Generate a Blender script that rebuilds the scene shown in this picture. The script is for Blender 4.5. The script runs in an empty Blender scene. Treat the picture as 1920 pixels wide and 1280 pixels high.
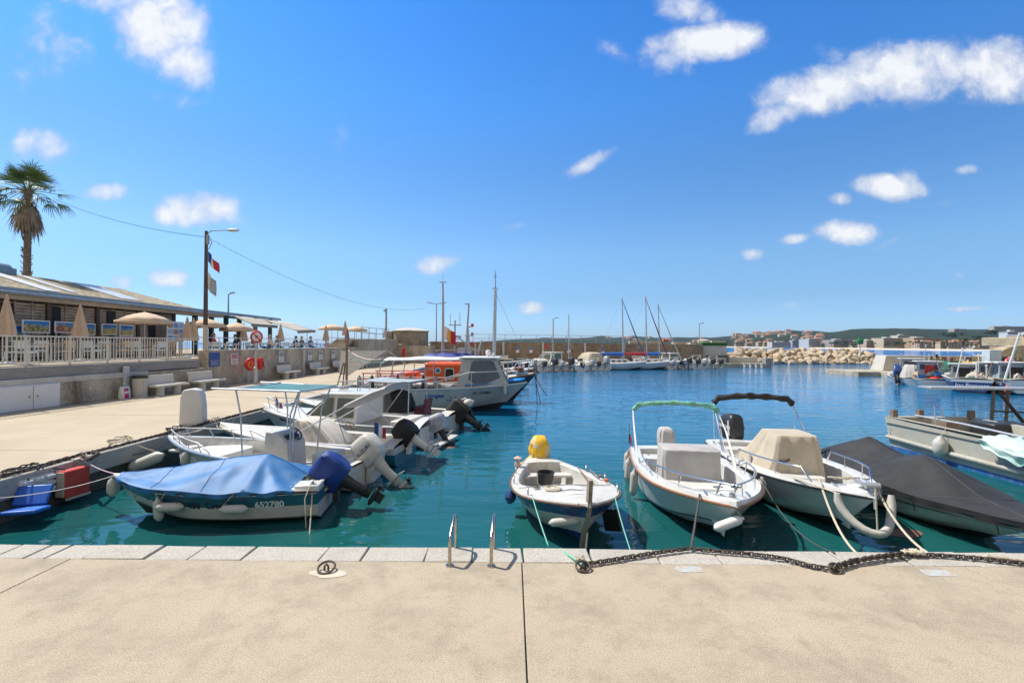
import bpy, bmesh, math, random
from mathutils import Vector, Matrix, noise
rnd = random.Random(7)
SC = bpy.context.scene
COL = SC.collection
PI = math.pi
# ---------------------------------------------------------------- camera model: turns a spot seen in the photo into a place on the ground
F, H, V0, ROLL = 907.0, 2.4, 644.5, 0.0087
ZW = -0.75                                    # water level, the quay is z = 0
def ray(u, v):
    x = (u-960)/F; y = (V0-v)/F
    c, s = math.cos(ROLL), math.sin(ROLL)
    return Vector((x*c-y*s, 1.0, x*s+y*c))
def P(u, v, z=0.0):
    d = ray(u, v); return Vector((0, 0, H)) + d*((z-H)/d.z)
def Q(u, v, Y):
    return Vector((0, 0, H)) + ray(u, v)*Y
def lerp(a, b, t): return a+(b-a)*t
def clamp(x, a=0.0, b=1.0): return max(a, min(b, x))
def sstep(a, b, x):
    t = clamp((x-a)/(b-a)); return t*t*(3-2*t)
def nz(x, y=0.0, z=0.0): return noise.noise(Vector((x, y, z)))
# ---------------------------------------------------------------- materials
MATS = {}
def newmat(name):
    m = bpy.data.materials.new(name); m.use_nodes = True
    nt = m.node_tree; b = nt.nodes['Principled BSDF']
    MATS[name] = m
    return m, nt, b
def nd(nt, t, **kw):
    n = nt.nodes.new(t)
    for k, v in kw.items():
        if k in n.inputs.keys(): n.inputs[k].default_value = v
        else: setattr(n, k, v)
    return n
def rgba(c): return (c[0], c[1], c[2], 1.0)
def ramp(nt, stops, src=None):
    r = nt.nodes.new('ShaderNodeValToRGB'); e = r.color_ramp.elements
    while len(e) < len(stops): e.new(0.5)
    for k, (p, c) in enumerate(stops):
        e[k].position = p; e[k].color = rgba(c) if len(c) == 3 else c
    if src is not None: nt.links.new(src, r.inputs['Fac'])
    return r
def mixc(nt, fac, a, b, mode='MIX'):
    n = nt.nodes.new('ShaderNodeMix'); n.data_type = 'RGBA'; n.blend_type = mode
    for k, v in ((0, fac), (6, a), (7, b)):
        if isinstance(v, (int, float)): n.inputs[k].default_value = v
        elif isinstance(v, tuple): n.inputs[k].default_value = rgba(v)
        else: nt.links.new(v, n.inputs[k])
    return n.outputs[2]
def noise_tex(nt, vec, scale, detail=4, rough=0.55, dist=0.0):
    n = nd(nt, 'ShaderNodeTexNoise'); n.inputs['Scale'].default_value = scale
    n.inputs['Detail'].default_value = detail; n.inputs['Roughness'].default_value = rough
    n.inputs['Distortion'].default_value = dist
    if vec is not None: nt.links.new(vec, n.inputs['Vector'])
    return n.outputs['Fac']
def coords(nt, kind='Object', scale=(1, 1, 1), rot=(0, 0, 0)):
    tc = nt.nodes.new('ShaderNodeTexCoord')
    if scale == (1, 1, 1) and rot == (0, 0, 0): return tc.outputs[kind]
    mp = nt.nodes.new('ShaderNodeMapping'); mp.inputs['Scale'].default_value = scale; mp.inputs['Rotation'].default_value = rot
    nt.links.new(tc.outputs[kind], mp.inputs['Vector']); return mp.outputs[0]
def bump(nt, b, h, strength=0.3, dist=0.02):
    n = nt.nodes.new('ShaderNodeBump'); n.inputs['Strength'].default_value = strength; n.inputs['Distance'].default_value = dist
    nt.links.new(h, n.inputs['Height']); nt.links.new(n.outputs[0], b.inputs['Normal']); return n
def M(name, col, rough=0.55, metal=0.0, var=0.14, scale=3.0, col2=None, stain=None, samt=0.35, sscale=1.2, bmp=0.0, bscale=60.0, coat=0.0, fab=False, squash=(1, 1, 1)):
    """a painted / cloth / metal surface with uneven tone and stains"""
    if name in MATS: return MATS[name]
    m, nt, b = newmat(name)
    vec = coords(nt, 'Object', squash)
    f = noise_tex(nt, vec, scale, 6, 0.62)
    a = tuple(clamp(c*(1-var)) for c in col); c2 = col2 or tuple(clamp(c*(1+var)) for c in col)
    r = ramp(nt, [(0.32, a), (0.68, c2)], f)
    out = r.outputs[0]
    if stain:
        f2 = noise_tex(nt, vec, sscale, 7, 0.7, 0.6)
        k = ramp(nt, [(0.5, (0, 0, 0)), (0.72, (samt,)*3)], f2)
        out = mixc(nt, k.outputs[0], out, stain)
    nt.links.new(out, b.inputs['Base Color'])
    b.inputs['Roughness'].default_value = rough; b.inputs['Metallic'].default_value = metal
    if coat: b.inputs['Coat Weight'].default_value = coat
    if fab and 'Sheen Weight' in b.inputs: b.inputs['Sheen Weight'].default_value = 0.2
    if bmp: bump(nt, b, noise_tex(nt, vec, bscale, 4, 0.6), bmp, 0.01)
    return m
# ---------------------------------------------------------------- mesh builder
class MB:
    def __init__(s, T=None):
        s.v = []; s.f = []; s.m = []; s.T = T or Matrix.Identity(4)
    def add(s, vs, fs, m=0):
        o = len(s.v); T = s.T
        s.v += [T @ Vector(v) for v in vs]
        s.f += [[i+o for i in f] for f in fs]; s.m += [m]*len(fs)
        return s
    def box(s, c, d, rz=0.0, m=0, rx=0.0, ry=0.0, top=1.0):
        x, y, z = d[0]/2, d[1]/2, d[2]/2
        R = Matrix.Translation(Vector(c)) @ Matrix.Rotation(rz, 4, 'Z') @ Matrix.Rotation(rx, 4, 'X') @ Matrix.Rotation(ry, 4, 'Y')
        vs = [R @ Vector(p) for p in ((-x, -y, -z), (x, -y, -z), (x, y, -z), (-x, y, -z), (-x*top, -y*top, z), (x*top, -y*top, z), (x*top, y*top, z), (-x*top, y*top, z))]
        return s.add(vs, [(0, 3, 2, 1), (4, 5, 6, 7), (0, 1, 5, 4), (1, 2, 6, 5), (2, 3, 7, 6), (3, 0, 4, 7)], m)
    def span(s, a, b, m=0):
        return s.box([(a[i]+b[i])/2 for i in range(3)], [abs(b[i]-a[i]) for i in range(3)], m=m)
    def bar(s, a, b, w, h=None, m=0):
        """rectangular bar from a to b"""
        a = Vector(a); b = Vector(b); d = b-a; h = h or w
        q = d.to_track_quat('Y', 'Z').to_matrix().to_4x4()
        T = s.T; s.T = T @ Matrix.Translation((a+b)/2) @ q
        s.box((0, 0, 0), (w, d.length, h), m=m); s.T = T
        return s
    def tube(s, pts, r, n=8, m=0, closed=False, caps=True):
        pts = [Vector(p) for p in pts]; k = len(pts); rings = []
        rr = r if isinstance(r, (list, tuple)) else [r]*k
        up = None
        for i in range(k):
            if closed: d = pts[(i+1) % k]-pts[i-1]
            else: d = pts[min(i+1, k-1)]-pts[max(i-1, 0)]
            if d.length < 1e-9: d = Vector((0, 0, 1))
            d.normalize()
            if up is None: up = Vector((0, 0, 1)) if abs(d.z) < 0.9 else Vector((1, 0, 0))
            x = up.cross(d)
            if x.length < 1e-4: x = Vector((1, 0, 0)).cross(d)
            x.normalize(); y = d.cross(x); up = y
            rings.append([pts[i]+x*math.cos(2*PI*j/n)*rr[i]+y*math.sin(2*PI*j/n)*rr[i] for j in range(n)])
        return s.loft(rings, True, caps and not closed, caps and not closed, m, closed)
    def loft(s, rings, closed=True, cap0=False, cap1=False, m=0, loop=False):
        n = len(rings[0]); vs = [p for r in rings for p in r]; fs = []
        for i in range(len(rings)-(0 if loop else 1)):
            i2 = (i+1) % len(rings)
            for j in range(n if closed else n-1):
                j2 = (j+1) % n
                fs.append((i*n+j, i*n+j2, i2*n+j2, i2*n+j))
        if cap0: fs.append(tuple(range(n-1, -1, -1)))
        if cap1: fs.append(tuple((len(rings)-1)*n+j for j in range(n)))
        return s.add(vs, fs, m)
    def lathe(s, prof, c=(0, 0, 0), n=16, m=0, axis='Z'):
        A = {'Z': Matrix.Identity(4), 'X': Matrix.Rotation(PI/2, 4, 'Y'), 'Y': Matrix.Rotation(-PI/2, 4, 'X')}[axis]
        T = s.T; s.T = T @ Matrix.Translation(Vector(c)) @ A
        s.loft([[(r*math.cos(2*PI*j/n), r*math.sin(2*PI*j/n), z) for j in range(n)] for r, z in prof], True, prof[0][0] > 1e-4, prof[-1][0] > 1e-4, m)
        s.T = T; return s
    def grid(s, fn, nu, nv, m=0):
        vs = [fn(i/nu, j/nv) for i in range(nu+1) for j in range(nv+1)]
        w = nv+1
        return s.add(vs, [(i*w+j, (i+1)*w+j, (i+1)*w+j+1, i*w+j+1) for i in range(nu) for j in range(nv)], m)
    def prism(s, out, z0, z1, m=0):
        n = len(out)
        return s.add([(x, y, z0) for x, y in out]+[(x, y, z1) for x, y in out], [tuple(range(n-1, -1, -1)), tuple(range(n, 2*n))]+[(i, (i+1) % n, n+(i+1) % n, n+i) for i in range(n)], m)
    def build(s, name, mats, parent=None, smooth=35, bevel=0.0, loc=None, solid=0.0, sub=0):
        me = bpy.data.meshes.new(name); me.from_pydata([tuple(v) for v in s.v], [], s.f)
        for mm in (mats if isinstance(mats, (list, tuple)) else [mats]): me.materials.append(mm)
        if len(me.materials) > 1: me.polygons.foreach_set('material_index', s.m)
        if smooth:
            me.polygons.foreach_set('use_smooth', [True]*len(me.polygons)); me.set_sharp_from_angle(angle=math.radians(smooth))
        me.update()
        o = bpy.data.objects.new(name, me); COL.objects.link(o)
        if parent: o.parent = parent
        if loc is not None: o.location = loc
        if solid:
            q = o.modifiers.new('solid', 'SOLIDIFY'); q.thickness = solid; q.offset = 0
        if sub:
            q = o.modifiers.new('sub', 'SUBSURF'); q.levels = sub; q.render_levels = sub
        if bevel:
            q = o.modifiers.new('bevel', 'BEVEL'); q.width = bevel; q.segments = 2; q.limit_method = 'ANGLE'; q.angle_limit = 0.6
        return o
def tag(o, label, cat, group=None, kind=None):
    if label: o['label'] = label
    if cat: o['category'] = cat
    if group: o['group'] = group
    if kind: o['kind'] = kind
    return o
def thing(name, label, cat, loc=(0, 0, 0), rz=0.0, group=None):
    o = bpy.data.objects.new(name, None); COL.objects.link(o); o.empty_display_size = 0.2
    o.location = loc; o.rotation_euler = (0, 0, rz)
    return tag(o, label, cat, group)
def struct(o): o['kind'] = 'structure'; return o
def dup(root, loc=None, rz=None, label=None, scale=None):
    r = root.copy(); COL.objects.link(r)
    if loc is not None: r.location = loc
    if rz is not None: r.rotation_euler = (0, 0, rz)
    if scale is not None: r.scale = scale if isinstance(scale, (tuple, list)) else (scale,)*3
    if label: r['label'] = label
    for ch in list(root.children):
        c = ch.copy(); COL.objects.link(c); c.parent = r
        for g in list(ch.children):
            d = g.copy(); COL.objects.link(d); d.parent = c
    return r
def swap(root, old, new):
    """a copy gets its own paint: unshare and swap a material"""
    for o in [root]+list(root.children_recursive):
        if o.type == 'MESH' and any(s.material == old for s in o.material_slots):
            o.data = o.data.copy()
            for i, mm in enumerate(o.data.materials):
                if mm == old: o.data.materials[i] = new
def text_geo(body, size, spacing=1.0, shear=0.0, bold=0.0):
    c = bpy.data.curves.new('lettering', 'FONT'); c.body = body; c.size = size; c.align_x = 'LEFT'; c.align_y = 'CENTER'
    c.space_character = spacing; c.shear = shear; c.offset = bold; c.resolution_u = 3
    o = bpy.data.objects.new('lettering', c); COL.objects.link(o)
    dg = bpy.context.evaluated_depsgraph_get(); me = o.evaluated_get(dg).to_mesh()
    vs = [v.co.copy() for v in me.vertices]; fs = [list(p.vertices) for p in me.polygons]
    o.evaluated_get(dg).to_mesh_clear(); bpy.data.objects.remove(o); bpy.data.curves.remove(c)
    return vs, fs
def sag(a, b, drop, n=14, wob=0.0):
    a = Vector(a); b = Vector(b)
    return [a.lerp(b, i/n)-Vector((0, 0, drop*4*(i/n)*(1-i/n)))+Vector((wob*nz(i*.7, a.x), wob*nz(i*.7, 5+a.x), 0)) for i in range(n+1)]
def rope(pts, r, mat, label, name='mooring_rope', cat='rope', group=None, n=6):
    o = Vector(pts[0]); mb = MB(); mb.tube([Vector(p)-o for p in pts], r, n)
    ob = mb.build(name, mat, None, 60, loc=o); return tag(ob, label, cat, group)
def roundrect(w, d, r, n=4):
    out = []
    for cx, cy, a0 in ((w/2-r, d/2-r, 0), (-w/2+r, d/2-r, PI/2), (-w/2+r, -d/2+r, PI), (w/2-r, -d/2+r, 1.5*PI)):
        out += [(cx+r*math.cos(a0+PI/2*i/n), cy+r*math.sin(a0+PI/2*i/n)) for i in range(n+1)]
    return out
# ---------------------------------------------------------------- render set-up, camera, sky and sun
cam_d = bpy.data.cameras.new('camera'); cam = bpy.data.objects.new('camera', cam_d); COL.objects.link(cam)
cam_d.sensor_width = 36.0; cam_d.lens = F/1920*36.0; cam_d.shift_y = (V0-640)/1920.0
cam_d.clip_start = 0.05; cam_d.clip_end = 30000
cr, sr = math.cos(ROLL), math.sin(ROLL)
cam.matrix_world = Matrix(((cr, -sr, 0, 0), (0, 0, -1, 0), (sr, cr, 0, H), (0, 0, 0, 1)))
SC.camera = cam
SC.view_settings.view_transform = 'Standard'; SC.view_settings.look = 'None'; SC.view_settings.gamma = 1.0
SC.view_settings.use_curve_mapping = False; SC.view_settings.exposure = EXPOSURE = 0.40
SC.cycles.use_adaptive_sampling = True; SC.cycles.adaptive_threshold = 0.015
SC.cycles.use_denoising = True; SC.cycles.max_bounces = 6; SC.cycles.transparent_max_bounces = 12
SC.cycles.sample_clamp_indirect = 6.0; SC.cycles.blur_glossy = 0.5
SUN_EL = math.radians(56); SHDIR = Vector((0.905, -0.425))      # shadows fall to the right and a little towards us
sd = bpy.data.lights.new('sun', 'SUN'); sd.energy = 4.7; sd.angle = math.radians(0.53); sd.color = (1.0, 0.94, 0.83)
so = bpy.data.objects.new('sun', sd); COL.objects.link(so)
ld = Vector((SHDIR.x*math.cos(SUN_EL), SHDIR.y*math.cos(SUN_EL), -math.sin(SUN_EL)))
so.rotation_euler = ld.to_track_quat('-Z', 'Y').to_euler(); so.location = (-20, 10, 30)
W = bpy.data.worlds.new('World'); SC.world = W; W.use_nodes = True
nt = W.node_tree; bg = nt.nodes['Background']
sky = nt.nodes.new('ShaderNodeTexSky'); sky.sky_type = 'NISHITA'; sky.sun_disc = False
sky.sun_elevation = SUN_EL; sky.sun_rotation = math.atan2(-SHDIR.x, -SHDIR.y)
sky.air_density = 1.0; sky.dust_density = 0.6; sky.ozone_density = 2.0; sky.altitude = 10
# ---- sky tone and clouds (all in world directions)
tc = nt.nodes.new('ShaderNodeTexCoord')
sep = nt.nodes.new('ShaderNodeSeparateXYZ'); nt.links.new(tc.outputs['Generated'], sep.inputs[0])
def wm(op, a, b=None, c=None, cl=False):
    n = nt.nodes.new('ShaderNodeMath'); n.operation = op; n.use_clamp = cl
    for i, x in enumerate((a, b, c)):
        if x is None: continue
        if isinstance(x, (int, float)): n.inputs[i].default_value = x
        else: nt.links.new(x, n.inputs[i])
    return n.outputs[0]
elev = wm('MAXIMUM', sep.outputs[2], 0.0)
tint = ramp(nt, [(0.0, (0.80, 1.16, 1.9)), (0.05, (0.70, 1.05, 1.65)), (0.09, (0.67, 0.96, 1.35)), (0.178, (0.80, 1.13, 1.42)), (0.336, (0.60, 1.10, 1.54)), (0.44, (0.48, 1.16, 1.82)), (0.6, (0.33, 1.06, 1.88)), (0.85, (0.5, 0.8, 1.05))], elev)
skyc = mixc(nt, 1.0, sky.outputs[0], tint.outputs[0], 'MULTIPLY')
# unseen pale cloud added behind us as neutral fill light
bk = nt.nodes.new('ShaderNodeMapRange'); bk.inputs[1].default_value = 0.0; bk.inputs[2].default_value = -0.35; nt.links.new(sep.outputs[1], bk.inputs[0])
fill_veil = noise_tex(nt, tc.outputs['Generated'], 2.6, 7, .6, .4); vr = ramp(nt, [(0.3, (3.2, 3.2, 3.4)), (0.7, (6.6, 6.3, 6.0))], fill_veil)
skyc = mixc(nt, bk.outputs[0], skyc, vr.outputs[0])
# direction -> plane at unit distance north (gnomonic), so each cloud is an ellipse fixed to its place in the sky
ysafe = wm('MAXIMUM', sep.outputs[1], 0.02)
gx = wm('DIVIDE', sep.outputs[0], ysafe); gz = wm('DIVIDE', sep.outputs[2], ysafe)
cmb = nt.nodes.new('ShaderNodeCombineXYZ'); nt.links.new(gx, cmb.inputs[0]); nt.links.new(gz, cmb.inputs[1])
n1 = nt.nodes.new('ShaderNodeTexNoise'); n1.inputs['Scale'].default_value = 7.0; n1.inputs['Detail'].default_value = 8; n1.inputs['Roughness'].default_value = 0.62
nt.links.new(cmb.outputs[0], n1.inputs['Vector'])
n2 = nt.nodes.new('ShaderNodeTexNoise'); n2.inputs['Scale'].default_value = 15.0; n2.inputs['Detail'].default_value = 11; n2.inputs['Distortion'].default_value = 0.25; n2.inputs['Roughness'].default_value = 0.6
nt.links.new(cmb.outputs[0], n2.inputs['Vector'])
front = wm('GREATER_THAN', sep.outputs[1], 0.03)
wob = wm('ADD', wm('MULTIPLY', wm('SUBTRACT', n1.outputs['Fac'], 0.5), 1.5), wm('MULTIPLY', wm('SUBTRACT', n2.outputs['Fac'], 0.5), 1.8))
# (u, v, half width, half height, tilt deg, strength)
CL = [(300, 45, 95, 70, 25, 1.25), (345, 115, 58, 45, 30, 1.15), (240, -5, 120, 40, 10, 0.9), (60, 90, 90, 60, 0, 0.32), (330, 188, 45, 15, 5, 0.32), (75, 277, 62, 30, 8, 0.85),
      (197, 360, 44, 15, -5, 0.85), (372, 392, 76, 30, 5, 1.15), (320, 398, 36, 20, 0, 0.9), (445, 412, 24, 12, 30, 0.5), (314, 520, 42, 16, 0, 0.95), (230, 528, 22, 13, 10, 0.7), (818, 494, 42, 18, -10, 1.0),
      (1000, 577, 28, 13, -5, 0.95), (1320, 82, 105, 33, -8, 1.2), (1255, 105, 50, 30, -25, 0.8), (1290, 18, 60, 26, 10, 0.7), (1098, 310, 52, 13, -28, 0.75), (1290, 130, 22, 14, 40, 0.5),
      (1540, 170, 115, 40, -12, 1.15), (1470, 205, 60, 28, -30, 0.85), (1690, 140, 115, 54, -5, 1.3), (1790, 125, 80, 46, 0, 1.1), (1875, 138, 90, 54, 0, 1.2), (1990, 150, 90, 60, 0, 1.3), (1560, 105, 38, 20, 20, 0.4),
      (1665, 350, 66, 22, 5, 1.25), (1698, 345, 26, 28, 0, 0.9), (1575, 373, 23, 13, 0, 0.95), (1588, 436, 52, 22, 0, 1.2), (1414, 476, 21, 11, 0, 0.7), (1490, 448, 26, 8, -8, 0.6), (1810, 319, 20, 8, -10, 0.5), (1805, 579, 40, 5, -3, 0.6),
      (1660, 459, 24, 5, -28, 0.3), (1772, 380, 14, 7, 0, 0.3), (975, 423, 28, 5, -10, 0.28), (640, 240, 12, 30, -10, 0.1), (1475, 574, 34, 6, -5, 0.25), (1150, 95, 36, 14, 35, 0.25), (1800, 516, 10, 5, 0, 0.4), (190, 290, 18, 9, -25, 0.22)]
den = None; under = None
for (u, v, a, b, tl, st) in CL:
    d = ray(u, v); t = math.radians(-tl); cx, cz = d.x, d.z; a = a/F*1.25; b = b/F*1.35
    dx = wm('SUBTRACT', gx, cx); dz = wm('SUBTRACT', gz, cz)
    p = wm('ADD', wm('MULTIPLY', dx, math.cos(t)/a), wm('MULTIPLY', dz, math.sin(t)/a))
    q = wm('ADD', wm('MULTIPLY', dx, -math.sin(t)/b), wm('MULTIPLY', dz, math.cos(t)/b))
    rr = wm('ADD', wm('MULTIPLY', p, p), wm('MULTIPLY', q, q))
    g = wm('MULTIPLY', wm('SUBTRACT', 1.0, rr), st)            # 1 in the middle, 0 at the rim
    g = wm('MAXIMUM', g, -1.5)
    den = g if den is None else wm('MAXIMUM', den, g)
cov = wm('ADD', den, wm('SUBTRACT', wob, 0.05))
cv = ramp(nt, [(0.0, (0, 0, 0)), (0.2, (0.12,)*3), (0.5, (0.55,)*3), (0.9, (0.96,)*3)], wm('MULTIPLY', cov, 0.85, cl=True))
alpha = wm('MULTIPLY', cv.outputs[0], front)
shade = ramp(nt, [(0.30, (5.0, 5.5, 6.8)), (0.85, (8.4, 8.6, 8.9))], wm('ADD', wm('MULTIPLY', cov, 0.55), wm('MULTIPLY', n2.outputs['Fac'], 0.4), cl=True))
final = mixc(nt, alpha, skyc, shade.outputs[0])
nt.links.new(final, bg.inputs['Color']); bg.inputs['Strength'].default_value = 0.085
# ================================================================ SETTING
def concrete(name, c1, c2, stain, samt=0.5, agg=0.25, rough=0.9, sscale=0.5, streak=0.0, bmp=0.35, fine=160, spots=False):
    m, nt, b = newmat(name)
    vec = coords(nt)
    big = noise_tex(nt, vec, 0.55, 8, 0.66, 0.0); r = ramp(nt, [(0.3, c1), (0.7, c2)], big); out = r.outputs[0]
    st = noise_tex(nt, coords(nt, 'Object', (1, 1, 1) if not streak else (1, 1, streak)), sscale, 9, 0.78, 0.15)
    k = ramp(nt, [(0.46, (0, 0, 0)), (0.66, (samt,)*3)], st); out = mixc(nt, k.outputs[0], out, stain)
    fi = noise_tex(nt, vec, fine, 5, 0.8)
    k2 = ramp(nt, [(0.34, (1-agg,)*3), (0.5, (1, 1, 1)), (0.66, (1+agg*0.6,)*3)], fi); out = mixc(nt, 1.0, out, k2.outputs[0], 'MULTIPLY')
    if spots:                                  # old oil spots, tyre grey and dark grains worn into the surface
        s1 = ramp(nt, [(0.54, (1, 1, 1)), (0.70, (.80, .78, .76))], noise_tex(nt, vec, 3.2, 10, .8)); out = mixc(nt, 1.0, out, s1.outputs[0], 'MULTIPLY')
        s2 = ramp(nt, [(0.66, (1, 1, 1)), (0.71, (.55, .52, .50))], noise_tex(nt, vec, 60, 2, .5)); out = mixc(nt, 1.0, out, s2.outputs[0], 'MULTIPLY')
        s3 = ramp(nt, [(0.30, (1.15, 1.15, 1.15)), (0.38, (1, 1, 1))], noise_tex(nt, vec, 80, 2, .5)); out = mixc(nt, 1.0, out, s3.outputs[0], 'MULTIPLY')
    nt.links.new(out, b.inputs['Base Color']); b.inputs['Roughness'].default_value = rough
    bump(nt, b, fi, bmp, 0.004)
    return m
m_ground = concrete('quay_concrete', (0.380, 0.314, 0.228), (0.438, 0.366, 0.270), (0.265, 0.220, 0.162), 0.75, 0.65, 0.9, 1.3, 0, 0.3, 110, spots=True)
m_ground2 = concrete('side_quay_concrete', (0.405, 0.335, 0.24), (0.475, 0.395, 0.29), (0.31, 0.255, 0.185), 0.5, 0.25, 0.9, 0.35, 0, 0.3, 60)
m_coping = concrete('coping_stone', (0.385, 0.355, 0.305), (0.465, 0.43, 0.375), (0.27, 0.25, 0.215), 0.55, 0.4, 0.85, 2.2, 0, 0.6, 45)
m_wallA = concrete('old_concrete_wall', (0.33, 0.285, 0.21), (0.56, 0.49, 0.385), (0.15, 0.13, 0.10), 0.8, 0.5, 0.92, 1.3, 0.6, 0.7, 16)
m_wallB = concrete('pale_render', (0.45, 0.43, 0.39), (0.56, 0.54, 0.49), (0.27, 0.255, 0.22), 0.6, 0.2, 0.9, 0.8, 0.5, 0.3, 60)
m_slab = concrete('dark_slab_edge', (0.22, 0.21, 0.20), (0.32, 0.31, 0.29), (0.14, 0.135, 0.13), 0.5, 0.2, 0.9, 1.2, 3.0)
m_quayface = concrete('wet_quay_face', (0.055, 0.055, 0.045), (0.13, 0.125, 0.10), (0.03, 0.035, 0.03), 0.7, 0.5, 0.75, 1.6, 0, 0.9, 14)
m_bench = concrete('bench_concrete', (0.53, 0.50, 0.44), (0.62, 0.59, 0.52), (0.42, 0.39, 0.33), 0.5, 0.2, 0.85, 2.0)
def stone(name, c1, c2, mortar, sc, stain=(0.12, 0.1, 0.08)):
    m, nt, b = newmat(name)
    br = nt.nodes.new('ShaderNodeTexBrick'); br.inputs['Scale'].default_value = sc; br.inputs['Color1'].default_value = rgba(c1); br.inputs['Color2'].default_value = rgba(c2)
    br.inputs['Mortar'].default_value = rgba(mortar); br.inputs['Mortar Size'].default_value = 0.012; br.inputs['Bias'].default_value = -0.1
    tc = nt.nodes.new('ShaderNodeTexCoord'); sp = nt.nodes.new('ShaderNodeSeparateXYZ'); cb = nt.nodes.new('ShaderNodeCombineXYZ')
    ad = nt.nodes.new('ShaderNodeMath'); ad.operation = 'ADD'
    nt.links.new(tc.outputs['Object'], sp.inputs[0]); nt.links.new(sp.outputs[0], ad.inputs[0]); nt.links.new(sp.outputs[1], ad.inputs[1])
    nt.links.new(ad.outputs[0], cb.inputs[0]); nt.links.new(sp.outputs[2], cb.inputs[1])
    nt.links.new(cb.outputs[0], br.inputs['Vector'])
    n = noise_tex(nt, tc.outputs['Object'], 0.9, 8, 0.7, 0.5); k = ramp(nt, [(0.42, (0, 0, 0)), (0.68, (0.65,)*3)], n)
    out = mixc(nt, k.outputs[0], br.outputs[0], stain)
    n2 = noise_tex(nt, tc.outputs['Object'], 14, 5, 0.7); k2 = ramp(nt, [(0.3, (0.65,)*3), (0.7, (1.25,)*3)], n2); out = mixc(nt, 1.0, out, k2.outputs[0], 'MULTIPLY')
    nt.links.new(out, b.inputs['Base Color']); b.inputs['Roughness'].default_value = 0.93; bump(nt, b, n2, 0.6, 0.03)
    return m
m_farstone = stone('breakwater_masonry', (0.25, 0.185, 0.13), (0.33, 0.25, 0.175), (0.17, 0.13, 0.095), 0.9, (0.11, 0.085, 0.06))
m_tower = stone('tower_masonry', (0.29, 0.24, 0.17), (0.42, 0.36, 0.26), (0.16, 0.135, 0.10), 2.2, (0.06, 0.05, 0.04))
m_white = M('white_paint', (0.66, 0.655, 0.635), 0.45, var=0.04, stain=(0.55, 0.52, 0.45), samt=0.35)
m_gel = M('gelcoat', (0.64, 0.63, 0.605), 0.28, var=0.05, stain=(0.56, 0.52, 0.44), samt=0.4, coat=0.25)
m_gelold = M('old_gelcoat', (0.55, 0.535, 0.495), 0.45, var=0.08, stain=(0.34, 0.29, 0.22), samt=0.65, sscale=3.2)
m_steel = M('stainless', (0.62, 0.62, 0.63), 0.22, 1.0, var=0.08)
m_galv = M('galvanised', (0.55, 0.56, 0.57), 0.45, 0.7, var=0.15, scale=12)
m_greymetal = M('grey_metal', (0.36, 0.37, 0.38), 0.5, 0.3, var=0.12)
m_rust = M('rusty_chain', (0.10, 0.085, 0.075), 0.7, 0.6, var=0.4, scale=30, stain=(0.22, 0.11, 0.05), samt=0.6, sscale=14)
m_black = M('black_plastic', (0.025, 0.026, 0.028), 0.4, var=0.3)
m_blackcloth = M('black_canvas', (0.021, 0.0215, 0.023), 0.75, var=0.3, scale=2, stain=(0.05, 0.05, 0.05), samt=0.4)
m_dark = M('dark_interior', (0.02, 0.02, 0.022), 0.8, var=0.3)
m_tan = M('tan_canvas', (0.46, 0.395, 0.30), 0.85, var=0.1, stain=(0.33, 0.28, 0.21), samt=0.3, fab=True)
m_greycloth = M('grey_canvas', (0.40, 0.38, 0.365), 0.85, var=0.1, stain=(0.28, 0.27, 0.26), samt=0.3, fab=True)
m_beige = M('umbrella_cloth', (0.56, 0.42, 0.30), 0.85, var=0.07)
m_wood = M('weathered_wood', (0.20, 0.15, 0.105), 0.8, var=0.35, scale=8, squash=(1, 1, 8))
m_wood2 = M('grey_slats', (0.34, 0.26, 0.195), 0.85, var=0.3, scale=3, col2=(0.50, 0.41, 0.32))
m_brown = M('brown_steel', (0.085, 0.055, 0.04), 0.6, var=0.25)
m_red = M('red_paint', (0.52, 0.025, 0.02), 0.4, var=0.15)
m_bluecloth = M('blue_tarp', (0.035, 0.160, 0.39), 0.6, var=0.25, scale=1.6, stain=(0.13, 0.24, 0.40), samt=0.4, sscale=1.5)
m_darkblue = M('deep_blue_tarp', (0.008, 0.038, 0.22), 0.5, var=0.25)
m_yellow = M('yellow_cloth', (0.72, 0.44, 0.02), 0.75, var=0.12)
m_rope = M('pale_rope', (0.50, 0.44, 0.34), 0.9, var=0.25, scale=40)
m_greenrope = M('green_rope', (0.16, 0.42, 0.33), 0.85, var=0.2, scale=40)
m_darkrope = M('dark_rope', (0.07, 0.065, 0.06), 0.9, var=0.3, scale=40)
m_fender = M('fender_vinyl', (0.50, 0.485, 0.445), 0.45, var=0.08, stain=(0.36, 0.33, 0.26), samt=0.6, sscale=6)
m_navy = M('navy_paint', (0.012, 0.045, 0.17), 0.35, var=0.15, coat=0.2, stain=(0.25, 0.30, 0.38), samt=0.4, sscale=3)
m_teal = M('teal_paint', (0.02, 0.115, 0.17), 0.35, var=0.15, coat=0.2)
m_antifoul = M('dark_bottom', (0.02, 0.028, 0.04), 0.7, var=0.3)
m_letw = M('white_lettering', (0.78, 0.78, 0.76), 0.5, var=0.05)
m_letb = M('black_lettering', (0.02, 0.02, 0.022), 0.5, var=0.2)
m_letblue = M('blue_lettering', (0.015, 0.06, 0.28), 0.5, var=0.15)
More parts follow.
